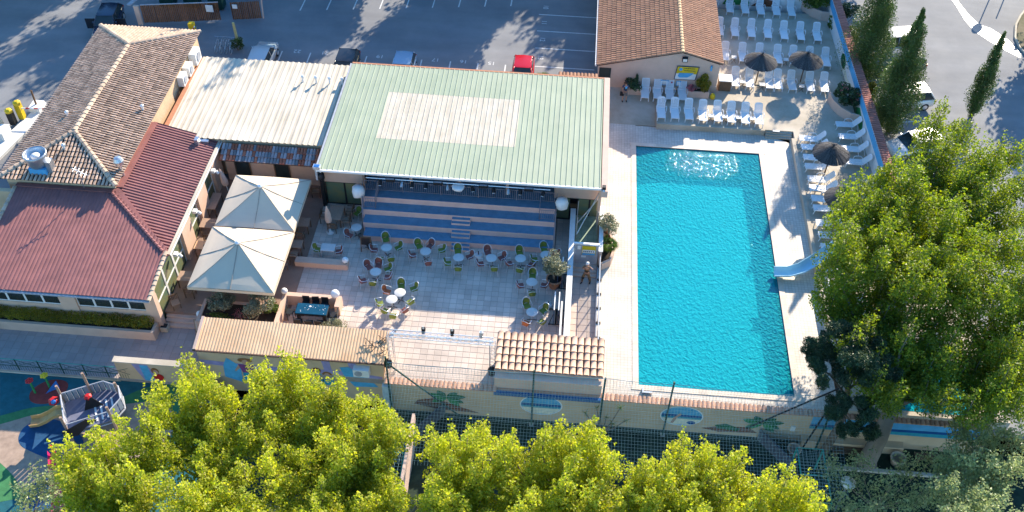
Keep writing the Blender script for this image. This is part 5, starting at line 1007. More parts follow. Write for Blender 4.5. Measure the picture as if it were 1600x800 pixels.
# ------------------------------------------------------------------ objects
# ---- canvas pavilions
def pavilion(lb, x0, x1, y0, y1, z=2.35, za=3.72):
    t_ = thing('canvas_pavilion', lb, 'parasol', ((x0 + x1) / 2, (y0 + y1) / 2, 0), group='square canvas parasols on the terrace')
    cx, cy = (x0 + x1) / 2, (y0 + y1) / 2; n_ = 10; ring = []
    def edge(s):
        s = s % 4; k = int(s); f = s - k; A = [(x0, y0), (x1, y0), (x1, y1), (x0, y1)]; a, b_ = A[k], A[(k + 1) % 4]; return a[0] + (b_[0] - a[0]) * f, a[1] + (b_[1] - a[1]) * f, .06 * math.sin(math.pi * f)
    q = MB(); NS = 32; NR = 8; vs = []
    for i in range(NS):
        ex, ey, sag = edge(i * 4 / NS)
        for j in range(NR + 1): t = j / NR; vs.append((cx + (ex - cx) * t, cy + (ey - cy) * t, za + (z - za) * t + sag * 1.2 * t * t * (1 if j < NR else .6) - .08 * math.sin(math.pi * t)))
    fs = [(i * (NR + 1) + j, i * (NR + 1) + j + 1, ((i + 1) % NS) * (NR + 1) + j + 1, ((i + 1) % NS) * (NR + 1) + j) for i in range(NS) for j in range(NR)]
    q.add(vs, fs)
    for k in range(4): A = [(x0, y0), (x1, y0), (x1, y1), (x0, y1)]; a, b_ = A[k], A[(k + 1) % 4]; q.quad((a[0], a[1], z), (b_[0], b_[1], z), (b_[0], b_[1], z - .22), (a[0], a[1], z - .22))
    q.build('canopy', canvas, t_)
    s_ = MB()
    for a in ((x0, y0), (x1, y0), (x1, y1), (x0, y1), (cx, y0), (x1, cy), (cx, y1), (x0, cy)):
        c_ = a[0] == cx or a[1] == cy; s_.tube([(cx, cy, za - .0), ((cx + a[0]) / 2, (cy + a[1]) / 2, (za + z) / 2 - .075 + (.02 if c_ else 0)), (a[0], a[1], z + (.06 if c_ else .01))], .018, 4)
    s_.build('seams', mat('seam', (.40, .34, .28), .8) if 'seam' not in MATS else MATS['seam'], t_)
    MB().tube([(cx, cy, .03), (cx, cy, za)], .07, 8).build('pole', white, t_); MB().lathe([(.16, za - .02), (.18, za + .08), (.05, za + .14)], 10, (cx, cy, 0)).build('finial', white, t_); MB().box(cx - .45, cx + .45, cy - .45, cy + .45, .03, .14).build('foot', conc, t_)
    r_ = MB()
    for a in ((x0, y0), (x1, y0), (x1, y1), (x0, y1)): r_.tube([(cx, cy, za - .6), (cx + (a[0] - cx) * .5, cy + (a[1] - cy) * .5, (za + z) / 2 - .14)], .02, 4)
    r_.build('struts', wood2, t_); return t_
pavilion('far square canvas parasol nearest the toilet doors', -21.25, -16.25, 42.15, 46.95); pavilion('near square canvas parasol beside the planter of olive bushes', -21.35, -16.2, 36.95, 42.05)

# ---- thatched parasols
def thatch(x, y, z, lb, proto=[None]):
    if proto[0] is None:
        t_ = thing('thatched_parasol', lb, 'parasol', (0, 0, 0), group='straw parasols on the sun terrace'); q = MB(); n_ = 150
        for k in range(n_):
            for (r0_, r1_, z0_, z1_) in ((0.03, .72, 2.62, 2.22), (.55, 1.27, 2.34, 1.93)):
                a = 2 * math.pi * k / n_ + random.uniform(-.03, .03); da = 2 * math.pi / n_ * 1.0; r1 = r1_ * random.uniform(.97, 1.02); zz = random.uniform(0, .03)
                q.add([(r0_ * math.cos(a - da), r0_ * math.sin(a - da), z0_ + zz), (r0_ * math.cos(a + da), r0_ * math.sin(a + da), z0_ + zz), (r1 * math.cos(a + da), r1 * math.sin(a + da), z1_ + zz), (r1 * math.cos(a - da), r1 * math.sin(a - da), z1_ + zz)], [(0, 1, 2, 3)])
        q.build('thatch', straw, t_, local=True); f = MB()
        for k in range(60): a = random.random() * 6.28; l_ = random.uniform(.15, .42); e = .02; f.add([(-e * math.sin(a), e * math.cos(a), 2.58), (e * math.sin(a), -e * math.cos(a), 2.58), (l_ * math.cos(a), l_ * math.sin(a), 2.62 + random.uniform(-.02, .28))], [(0, 1, 2)])
        f.build('tuft', straw, t_, local=True); MB().tube([(0, 0, 0), (0, .0, 2.6)], .05, 8).build('pole', wood2, t_, local=True); MB().box(-.25, .25, -.25, .25, 0, .06).build('foot', conc, t_, local=True)
        r_ = MB()
        for k in range(8): a = math.pi / 4 * k; r_.tube([(0, 0, 2.5), (1.1 * math.cos(a), 1.1 * math.sin(a), 1.98)], .02, 4)
        r_.build('ribs', wood2, t_, local=True); proto[0] = t_; index(); t_.location = (x, y, z); return
    dup(proto[0], (x, y, z), random.random() * 6, lb)
thatch(14.4, 63.2, .7, 'left straw parasol in the third lounger row'); thatch(17.85, 63.7, .7, 'right straw parasol in the third lounger row'); thatch(18.15, 52.8, .7, 'straw parasol between the two side columns of loungers'); thatch(18.3, 48.2, .7, 'straw parasol half hidden by the big tree')

# ---- sun loungers
def make_lounger():
    t_ = thing('sun_lounger', 'white plastic sun lounger', 'sun lounger', (0, 0, 0), group='white sun loungers on the terrace')
    q = MB(); q.box(-.30, .30, 0, .04, .30, .345); q.box(-.30, -.25, .04, 1.2, .30, .35); q.box(.25, .30, .04, 1.2, .30, .35)
    for k in range(13): q.box(-.25, .25, .055 + .088 * k, .125 + .088 * k, .315, .335)
    q.build('seat', plastic, t_, local=True)
    M_ = Matrix.Translation((0, 1.2, .33)) @ Matrix.Rotation(R(52), 4, 'X'); q = MB()
    q.box(-.29, -.235, 0, .72, -.02, .025, M=M_); q.box(.235, .29, 0, .72, -.02, .025, M=M_); q.prism([(-.29, .72), (.29, .72), (.22, .80), (.1, .83), (-.1, .83), (-.22, .80)], -.02, .025)
    q.v[-12:] = [tuple(M_ @ Vector(v)) for v in q.v[-12:]]
    q.box(-.235, .235, 0, .06, -.01, .015, M=M_)
    for k in range(9): q.box(-.225 + .051 * k, -.190 + .051 * k, .06, .72, -.008, .012, M=M_)
    q.build('backrest', plastic, t_, local=True)
    for s in (-1, 1):
        a = MB(); a.tube([(s * .33, .62, .33), (s * .36, .66, .52), (s * .37, .8, .57), (s * .37, 1.08, .57), (s * .35, 1.2, .48), (s * .32, 1.26, .36)], .024, 5); a.build('armrest', plastic, t_, local=True)
        for y0, y1 in ((.10, .02), (1.10, 1.2)): MB().tube([(s * .27, y0, .31), (s * .29, y1, 0)], .03, 5).build('leg', plastic, t_, local=True)
    MB().tube([(-.28, 1.62, .02), (-.27, 1.5, .4), (.27, 1.5, .4), (.28, 1.62, .02)], .02, 5).build('back_prop', plastic, t_, local=True)
    return t_
ROWS = [([11.75, 13.11, 14.4, 15.68, 16.97, 18.24], 72.62, 'back row against the far wall'), ([12.02, 13.27, 14.6, 15.91, 17.23, 18.55, 19.89], 69.12, 'second row from the far wall'),
        ([12.21, 13.62, 14.97, 16.38, 17.54, 18.88, 20.11], 65.6, 'row beneath the straw parasols'), ([12.77, 13.85, 15.35, 16.02, 17.06, 18.42, 19.48], 62.22, 'row just in front of the straw parasols'),
        ([5.85, 6.78, 7.72, 8.66], 60.02, 'shaded row by the gabled wall'), ([7.03, 8.03, 9.06, 10.06, 11.17, 12.13, 13.14, 14.12], 57.72, 'front row along the low wall')]
lg = make_lounger(); index(); first = True
def put(x, y, rz, lb):
    global first
    if first: lg.location = (x, y, .7); lg.rotation_euler.z = rz; lg['label'] = lb; first = False
    else: dup(lg, (x, y, .7), rz, lb)
for xs, y, nm in ROWS:
    for k, x in enumerate(xs): put(x, y + random.uniform(-.03, .03), random.uniform(-.03, .03), 'white lounger, %s from the left in the %s' % (ORD[k], nm))
sy = [56.4, 55.4, 54.3, 53.3, 52.0, 51.05, 50.0, 49.05, 47.6, 46.5, 45.4, 43.2, 42.3, 40.7, 39.55]
for k, y in enumerate(sy): put(16.85, y, -math.pi / 2 + random.uniform(-.04, .04), 'white lounger, %s from the far end of the column beside the pool deck' % ORD[k])
for k, y in enumerate([58.3, 56.9, 55.5, 54.1]): put(19.7, y, -math.pi / 2 + random.uniform(-.04, .04), 'white lounger, %s from the far end of the column by the blue wall' % ORD[k])
# small white side tables beside sunlit loungers
stb = None
for k, (x, y, lb) in enumerate(((12.9, 65.9, 'in the straw parasol row, far left'), (16.95, 66.0, 'between loungers right of the left straw parasol'), (12.25, 62.7, 'left of the first lounger below the parasols'), (13.3, 62.7, 'between the first two loungers below the parasols'), (14.75, 62.5, 'right of the left parasol pole'), (17.75, 62.6, 'by the right parasol pole'), (10.65, 58.2, 'left of the fifth front-row lounger'), (13.65, 58.2, 'left of the last front-row lounger'), (11.65, 58.2, 'right of the fifth front-row lounger'), (12.65, 58.2, 'right of the sixth front-row lounger'))):
    lbl = 'small pale folding side table ' + lb
    if stb is None:
        stb = thing('side_table', lbl, 'side table', (x, y, .7), group='small side tables between loungers'); MB().box(-.2, .2, -.2, .2, .42, .45).build('top', tabletop_m, stb, local=True)
        for a, b_ in ((-1, -1), (1, -1), (1, 1), (-1, 1)): MB().tube([(a * .17, b_ * .17, 0), (-a * .12, b_ * .17, .42)], .015, 4).build('leg', wood2, stb, local=True)
        index()
    else: dup(stb, (x, y, .7), .0, lbl)

# ---- café tables and chairs
def make_table():
    t_ = thing('cafe_table', 'round pale café table', 'table', group='round café tables in the courtyard'); MB().lathe([(.30, .70), (.345, .705), (.35, .73), (.34, .735)], 24).build('tabletop', tabletop_m, t_, True, local=True); MB().tube([(0, 0, .04), (0, 0, .7)], .03, 8).build('pedestal', alu, t_, local=True)
    q = MB()
    for k in range(4): a = math.pi / 4 + k * math.pi / 2; q.tube([(0, 0, .06), (.3 * math.cos(a), .3 * math.sin(a), .02)], .02, 5)
    q.build('foot', black, t_, local=True); return t_
def make_chair(weave, nm):
    t_ = thing('cafe_chair', nm, 'chair', group='woven café chairs in the courtyard'); q = MB()
    vs = [(x, y, .45 - .015 * (1 - (x / .2) ** 2)) for y in (-.21, 0, .2) for x in (-.2, -.07, .07, .2)]; fs = [(j * 4 + i, j * 4 + i + 1, j * 4 + i + 5, j * 4 + i + 4) for j in range(2) for i in range(3)]
    q.add(vs, fs); q.add([(x, y, z - .03) for x, y, z in vs], [f[::-1] for f in fs]); rim = [0, 1, 2, 3, 7, 11, 10, 9, 8, 4]
    q.add([vs[i] for i in rim] + [(vs[i][0], vs[i][1], vs[i][2] - .03) for i in rim], [(i, (i + 1) % 10, 10 + (i + 1) % 10, 10 + i) for i in range(10)]); q.build('seat', weave, t_, local=True)
    q = MB(); n_ = 8; rows_ = []
    for th in (0, .022):
        for (z, r, yb) in ((.47, .215, 0), (.62, .225, .02), (.76, .22, .05), (.85, .19, .075)):
            rows_.append([( (r + th) * math.sin(a), yb + .02 + (r + th) * math.cos(a) * .9, z - .05 * abs(a) / 1.2 * (z > .8)) for a in [(-1.15 + 2.3 * i / n_) for i in range(n_ + 1)]])
    vs = [p for r_ in rows_ for p in r_]; W_ = n_ + 1; fs = []
    for b0 in (0, 4):
        for j in range(3):
            for i in range(n_): a = (b0 + j) * W_ + i; f = (a, a + 1, a + W_ + 1, a + W_); fs.append(f if b0 else f[::-1])
    q.add(vs, fs); q.build('backrest', weave, t_, local=True)
    q = MB(); pts = [(-.27, -.2, .64), (-.29, 0, .66), (-.26, .16, .70), (-.2, .25, .82), (-.1, .285, .90), (0, .295, .92), (.1, .285, .90), (.2, .25, .82), (.26, .16, .70), (.29, 0, .66), (.27, -.2, .64)]
    q.tube(pts, .017, 5); q.build('arm_loop', alu, t_, local=True)
    for s in (-1, 1):
        MB().tube([(s * .27, -.2, .64), (s * .25, -.2, .44), (s * .24, -.23, 0)], .014, 5).build('leg', alu, t_, local=True); MB().tube([(s * .2, .2, .5), (s * .23, .27, 0)], .014, 5).build('leg', alu, t_, local=True)
    return t_
TN = [(-10.7, 42.88, 'table beside the chalkboard'), (-11.01, 40.73, 'table nearest the low bench wall'), (-8.19, 42.79, 'table left of the stair'), (-6.05, 42.46, 'table in front of the stair'), (-4.0, 42.61, 'table by the white parasol foot'),
      (-2.16, 42.76, 'table right of the parasol-foot table'), (-.59, 43.23, 'table behind the potted olive'), (-1.32, 40.81, 'table left of the terracotta pot'), (-1.14, 38.37, 'table near the barrel-tiled roof'), (-9.65, 38.57, 'left sunlit table'), (-9.24, 39.16, 'right sunlit table')]
CH = [(-10.93, 43.87, 'g'), (-10.0, 43.2, 'g'), (-11.5, 42.85, 'r'), (-11.0, 42.1, 'g'), (-10.31, 42.15, 'g'), (-11.6, 41.35, 'r'), (-11.0, 41.55, 'r'), (-10.35, 41.25, 'g'), (-10.25, 40.6, 'r'), (-11.72, 40.15, 'r'), (-11.07, 40.0, 'g'), (-8.75, 43.5, 'g'), (-8.0, 43.56, 'r'), (-7.23, 43.25, 'g'), (-9.0, 42.62, 'r'), (-7.93, 42.04, 'r'),
      (-6.2, 43.3, 'g'), (-5.4, 42.85, 'r'), (-6.7, 42.15, 'g'), (-6.0, 41.75, 'g'), (-4.3, 43.35, 'r'), (-3.35, 42.95, 'r'), (-4.65, 42.3, 'r'), (-3.75, 41.95, 'g'), (-2.27, 43.51, 'g'), (-2.85, 42.5, 'r'), (-2.14, 42.0, 'g'), (-1.45, 42.5, 'r'), (-.75, 44.0, 'g'), (.05, 43.5, 'r'), (-1.3, 43.0, 'g'), (-1.32, 41.6, 'g'), (-2.0, 40.7, 'r'), (-1.25, 40.1, 'g'), (-.55, 40.85, 'r'),
      (-1.5, 39.1, 'g'), (-.45, 38.8, 'g'), (-1.45, 37.7, 'o'), (-.5, 37.9, 'g'), (-10.1, 39.4, 'o'), (-9.3, 39.95, 'g'), (-8.5, 39.8, 'g'), (-10.35, 38.4, 'g'), (-8.55, 38.7, 'g'), (-9.95, 37.85, 'g'), (-8.8, 38.0, 'r'), (-9.4, 37.5, 'g')]
tp = make_table(); cg = make_chair(green_weave, 'c'); cr_ = make_chair(red_weave, 'c'); co = make_chair(orange_weave, 'c'); index()
for k, (x, y, nm) in enumerate(TN):
    lbl = 'round pale café table, the ' + nm
    if k == 0: tp.location = (x, y, 0); tp['label'] = lbl
    else: dup(tp, (x, y, 0), random.random(), lbl)
SIDE = ['right of', 'behind-right of', 'behind', 'behind-left of', 'left of', 'front-left of', 'in front of', 'front-right of']
used = set(); seen = set(); PR = {'g': cg, 'r': cr_, 'o': co}; CN = {'g': 'green', 'r': 'reddish-brown', 'o': 'rust-orange'}
for x, y, c in CH:
    tx, ty, nm = min(TN, key=lambda t: (t[0] - x) ** 2 + (t[1] - y) ** 2 + (0 if t[2] not in ('left sunlit table',) else 0)); a = math.atan2(y - ty, x - tx); d = math.hypot(x - tx, y - ty)
    if d < .66: x = tx + .66 * math.cos(a); y = ty + .66 * math.sin(a)
    sd_ = SIDE[int(round(a / (math.pi / 4))) % 8]; lbl = '%s woven café chair %s the %s' % (CN[c], sd_, nm)
    if lbl in seen: lbl += ', slightly farther out'
    seen.add(lbl); rz = math.atan2(tx - x, -(ty - y)) + random.uniform(-.25, .25); p = PR[c]
    if c not in used: used.add(c); p.location = (x, y, 0); p.rotation_euler.z = rz; p['label'] = lbl
    else: dup(p, (x, y, 0), rz, lbl)
dup(cg, (-15.1, 42.55, 0), 1.4, 'green woven chair left of the low pale table'); dup(cr_, (-13.7, 42.5, 0), -1.4, 'reddish woven chair right of the low pale table'); dup(cg, (-13.2, 46.1, 0), -.6, 'lone green woven chair beside the glass bay and tiers'); dup(cr_, (-13.35, 44.0, 0), 1.2, 'reddish woven chair pulled up near the tier end wall'); dup(tp, (-12.95, 44.5, 0), 0, 'dark little round table against the end of the tiers')
def rtable(lb, x, y, z, a, b_, h, m, legm=wood2, name='table', rz=0):
    t_ = thing(name, lb, 'table', (x, y, z), rz); MB().box(-a, a, -b_, b_, h - .04, h).build('tabletop', m, t_, local=True)
    for s in (-1, 1):
        for r_ in (-1, 1): MB().box(s * (a - .05) - .03, s * (a - .05) + .03, r_ * (b_ - .05) - .03, r_ * (b_ - .05) + .03, 0, h - .042).build('leg', legm, t_, local=True)
    return t_
rtable('low pale rectangular table between two woven chairs', -14.4, 42.6, 0, .45, .33, .66, tabletop_m, alu)
rtable('square wooden table behind the closed pink parasol', -14.55, 45.75, 0, .45, .7, .74, woodt)
def wchair(proto=[None]):
    t_ = thing('wooden_chair', 'c', 'chair', group='wooden terrace chairs'); MB().box(-.24, .24, -.24, .22, .42, .47).build('seat', woodt, t_, local=True); q = MB(); q.box(-.24, .24, .225, .26, .80, .9)
    for k in range(5): q.box(-.2 + .09 * k, -.16 + .09 * k, .23, .255, .47, .8)
    q.build('backrest', wood2, t_, local=True)
    for s in (-1, 1):
        MB().box(s * .22 - .02, s * .22 + .02, -.23, -.19, 0, .42).build('leg', wood2, t_, local=True); MB().box(s * .265 - .02, s * .265 + .02, .215, .265, 0, .9).build('leg', wood2, t_, local=True); MB().box(s * .27 - .02, s * .27 + .02, -.22, .21, .62, .66).build('armrest', wood2, t_, local=True)
    return t_
wc_ = wchair(); index(); wf = True
for x, y, z, rz, lb in ((-15.3, 45.6, 0, 1.57, 'wooden chair left of the square table by the closed parasol'), (-14.6, 44.75, 0, 3.14, 'wooden chair in front of the square table by the closed parasol'), (-13.8, 45.4, 0, -1.5, 'near wooden chair right of the square courtyard table'), (-13.75, 46.3, 0, -1.6, 'far wooden chair right of the square courtyard table'),
                        (-16.5, 43.7, .03, 3.1, 'wooden chair at the reddish table beside the far parasol'), (-16.5, 42.0, .03, 1.57, 'wooden chair at the corner between the two square parasols'), (-16.9, 41.2, .03, 0, 'wooden chair half under the near square parasol'), (-17.2, 48.1, .03, 2.9, 'left wooden chair under the window right of the doors'), (-16.4, 48.0, .03, 3.3, 'right wooden chair under the window near the hall corner'),
                        (-22.0, 38.3, .03, 3.1, 'wooden chair at the table by the restaurant corner'), (-22.6, 37.3, .03, .6, 'wooden chair nearest the terrace steps'), (-22.2, 42.9, .03, 3.1, 'wooden chair at the table below the closed wall parasol'), (-22.0, 40.6, .03, 0, 'light wooden armchair beside the restaurant windows'), (-21.8, 41.9, .03, 1.2, 'orange wooden chair by the middle restaurant window')):
    if wf: wc_.location = (x, y, z); wc_.rotation_euler.z = rz; wc_['label'] = lb; wf = False
    else: dup(wc_, (x, y, z), rz, lb)
for lb, x, y, a, b_ in (('reddish wooden table at the right edge of the far parasol', -16.45, 44.6, .4, .4), ('small wooden table below the far parasol corner', -16.4, 42.6, .35, .35), ('wooden table in front of the left toilet door', -20.8, 48.1, .7, .4), ('wooden table in front of the right toilet door', -18.4, 48.1, .55, .4), ('wooden table by the restaurant corner window', -22.4, 39.2, .55, .4), ('wooden table below the closed wall parasol', -22.45, 43.9, .55, .42), ('long counter bench along the middle restaurant window', -22.75, 46.0, .3, .8), ('orange wooden table near the middle restaurant window', -22.3, 41.9, .45, .35)):
    rtable(lb, x, y, .03, a, b_, .75, woodt if 'orange' not in lb else orange_roof)
# closed parasols, parasol feet
def closed(lb, x, y, z, lean=0):
    t_ = thing('closed_parasol', lb, 'parasol', (x, y, z)); MB().lathe([(.05, .95), (.2, 1.0), (.24, 1.25), (.17, 1.8), (.06, 2.25), (.02, 2.35)], 9, jit=.12).build('folded_canopy', stucco3, t_, local=True); MB().tube([(0, 0, .08), (0, 0, 2.3)], .025, 6).build('pole', white, t_, local=True); MB().lathe([(.26, 0), (.27, .05), (.1, .1), (.05, .3)], 16).build('foot', white, t_, True, local=True); t_.rotation_euler = (0, lean, 0)
closed('closed pale pink parasol in the shaded courtyard corner', -14.75, 44.6, 0); closed('closed leaning pink parasol beside the restaurant wall', -22.2, 47.4, .03, -.12)
for x, y, lb in ((-4.9, 43.45, 'empty white parasol foot by the right end of the stair'), (-.2, 39.6, 'empty white parasol foot below the terracotta pot')):
    t_ = thing('parasol_foot', lb, 'parasol foot', (x, y, 0)); MB().lathe([(.24, 0), (.26, .06), (.1, .1)], 16).build('plate', white, t_, True, local=True); MB().tube([(0, 0, .1), (0, 0, .38)], .035, 6).build('socket', black, t_, local=True)
# low walls, planter, globes
def wallt(lb, boxes, m=stucco, name='low_wall'):
    q = MB(); [q.box(*b_) for b_ in boxes]; return tag(q.build(name, m), lb, 'wall')
wallt('low pink bench wall with a white globe in the courtyard', [(-16.3, -12.95, 41.35, 41.85, 0, .42)])
wallt('low pink wall behind the black table with a globe at each end', [(-16.2, -12.95, 38.15, 38.45, 0, .85), (-16.2, -15.95, 35.9, 38.149, 0, .85), (-12.949, -12.65, 37.6, 38.45, 0, .80)])
wallt('long pink planter wall holding the olive bushes', [(-20.9, -16.21, 35.9, 36.1, -.6, .55), (-20.9, -20.7, 36.101, 37.7, -.6, .55), (-20.69, -16.21, 37.5, 37.7, 0, .5)]); solid('planter_soil', -20.7, -16.2, 36.1, 37.5, -.6, .46, soil, kind='structure')
solid('service_floor', -20.1, -15.75, 35.1, 36.9, -.6, -.01, walk_m, kind='structure')
for k in range(3): solid('terrace_step', -23.1, -21.0, 36.2 + .25 * k, 36.9, -.6, -.45 + .15 * k, stucco3, kind='structure')
for x, y, z, r, lb in ((-13.1, 41.6, .42, .21, 'white globe lamp on the end of the bench wall'), (-13.0, 38.3, .85, .27, 'largest white globe lamp right of the black table'), (-16.1, 38.3, .85, .2, 'white globe lamp at the corner by the near parasol'), (-21.0, 36.75, .0, .2, 'white globe lamp beside the terrace steps')):
    t_ = thing('globe_lamp', lb, 'lamp', (x, y, z), group='white globe lamps'); q = MB(); q.lathe([(r * math.sin(math.pi * k / 12) + .001, r * 1.1 - r * math.cos(math.pi * k / 12)) for k in range(13)], 20); q.build('globe', globe_m, t_, True, local=True); MB().lathe([(.1, 0), (.1, .06)], 10).build('base', black, t_, local=True)
# black dining table with glass top and stools
bt2 = thing('black_table', 'large black table with a dark glass top over white pebbles', 'table', (-14.15, 37.15, 0)); solid('glass_top', -15.08, -13.22, 36.72, 37.52, .96, 1.0, mat('table_glass', (.01, .07, .12), .1, spec=.6), bt2); solid('frame', -15.12, -13.18, 36.68, 37.56, .86, .955, black, bt2)
for x in (-15.0, -13.45):
    for y in (36.7, 37.36): solid('leg', x, x + .18, y, y + .18, 0, .855, black, bt2)
q = MB()
for k in range(22): x = random.uniform(-14.95, -13.35); y = random.uniform(36.82, 37.42); r = random.uniform(.012, .03) if k else .07; q.lathe([(r, 1.001), (r * .6, 1.012)], 7, (x, y, 0))
q.build('pebbles', white, bt2)
def stool():
    t_ = thing('bar_stool', 's', 'stool', group='black stools at the glass table'); MB().box(-.21, .21, -.2, .2, .62, .67).build('seat', black, t_, local=True); MB().box(-.21, .21, .19, .23, .67, 1.05).build('backrest', black, t_, local=True)
    for a in (-1, 1):
        for b_ in (-1, 1): MB().box(a * .18 - .018, a * .18 + .018, b_ * .18 - .018, b_ * .18 + .018, 0, .62).build('leg', black, t_, local=True)
    return t_
s0 = stool(); index()
for k, (x, y, rz, lb) in enumerate(((-14.85, 36.4, 3.14, 'left black stool in front of the glass table'), (-14.2, 36.35, 3.2, 'middle black stool in front of the glass table'), (-13.6, 36.4, 3.1, 'right black stool in front of the glass table'), (-14.75, 37.85, 0, 'left black stool behind the glass table'), (-14.15, 37.85, .1, 'middle black stool behind the glass table'), (-13.6, 37.85, 0, 'right black stool behind the glass table'), (-15.5, 37.1, 1.57, 'grey-black stool at the left end of the glass table'), (-12.85, 37.1, -1.57, 'grey-black stool at the right end of the glass table'))):
    if k == 0: s0.location = (x, y, 0); s0.rotation_euler.z = rz; s0['label'] = lb
    else: dup(s0, (x, y, 0), rz, lb)
# boards
def aboard(lb, x, y, z, face, name='menu_board', lit=None):
    t_ = thing(name, lb, 'board', (x, y, z)); 
    for s in (-1, 1):
        M_ = Matrix.Rotation(R(14 * s), 4, 'X'); q = MB(); y0 = s * -.26
        q = MB(); 
        for b_ in ((-.34, -.28, y0 - .02, y0 + .02, 0, 1.15), (.28, .34, y0 - .02, y0 + .02, 0, 1.15), (-.28, .28, y0 - .02, y0 + .02, 1.08, 1.15), (-.28, .28, y0 - .02, y0 + .02, .22, .28)): q.box(*b_, M=Matrix.Translation((0, y0, 0)) @ M_.inverted() @ Matrix.Translation((0, -y0, 0)))
        f = q.build('frame', wood2 if face is black else woodt, t_, local=True); q = MB(); q.box(-.28, .28, y0 - .01, y0 + .01, .28, 1.08, M=Matrix.Translation((0, y0, 0)) @ M_.inverted() @ Matrix.Translation((0, -y0, 0))); q.build('panel', face, f, local=True)
    q = MB()
    for k in range(7): q.box(-.2, random.uniform(0, .2), -.285, -.28, .4 + .09 * k, .415 + .09 * k, M=Matrix.Translation((0, -.26, 0)) @ Matrix.Rotation(R(14), 4, 'X') @ Matrix.Translation((0, .24, 0)))
    q.build('chalk_lines', lit or white, t_, local=True)
aboard('chalkboard menu in a reddish frame at the left end of the tiers', -12.1, 43.3, 0, black); aboard('tan framed menu board standing at the foot of the terrace steps', -20.75, 36.05, -.6, canvas, lit=wood2)
tag(MB().lathe([(.1, 0), (.22, .3), (.2, .35)], 12, (-20.55, 36.5, .0)).build('teal_pot', teal, smooth=True), 'small teal pot beside the tan menu board', 'pot')
t_ = thing('ash_bin', 'small yellow-beige box with a black top at the restaurant corner', 'box', (-23.0, 36.0, -.6)); MB().box(-.22, .22, -.2, .2, 0, .38).build('tub', cream_roof, t_, local=True); MB().box(-.18, .18, -.16, .16, .381, .4).build('top', black, t_, local=True)
# folded table-tennis tables
for y0, x0, lb in ((40.95, .38, 'folded table tennis table behind the potted olive'), (38.0, .3, 'folded table tennis table near the end of the white wall')):
    t_ = thing('folded_ping_pong_table', lb, 'ping-pong table', (x0, y0 + .7, 0))
    for s in (-1, 1): MB().box(s * .13 - .02, s * .13 + .02, -.72, .72, .15, 1.5).build('panel', navy, t_, local=True); MB().box(s * .13 - .03, s * .13 + .03, -.73, .73, 1.501, 1.53).build('edge', white, t_, local=True)
    q = MB(); q.tube([(-.4, -.6, .06), (.4, -.6, .06)], .03, 5); q.tube([(-.4, .6, .06), (.4, .6, .06)], .03, 5); q.tube([(0, -.6, .08), (0, .6, .08)], .04, 5); q.tube([(-.4, -.6, .06), (-.13, -.3, .7)], .02, 5); q.tube([(.4, -.6, .06), (.13, -.3, .7)], .02, 5); q.build('undercarriage', black, t_, local=True)
    for a in (-.4, .4):
        for b_ in (-.6, .6): MB().tube([(a - .03, b_, .06), (a + .03, b_, .06)], .06, 10).build('wheel', rubber, t_, local=True)

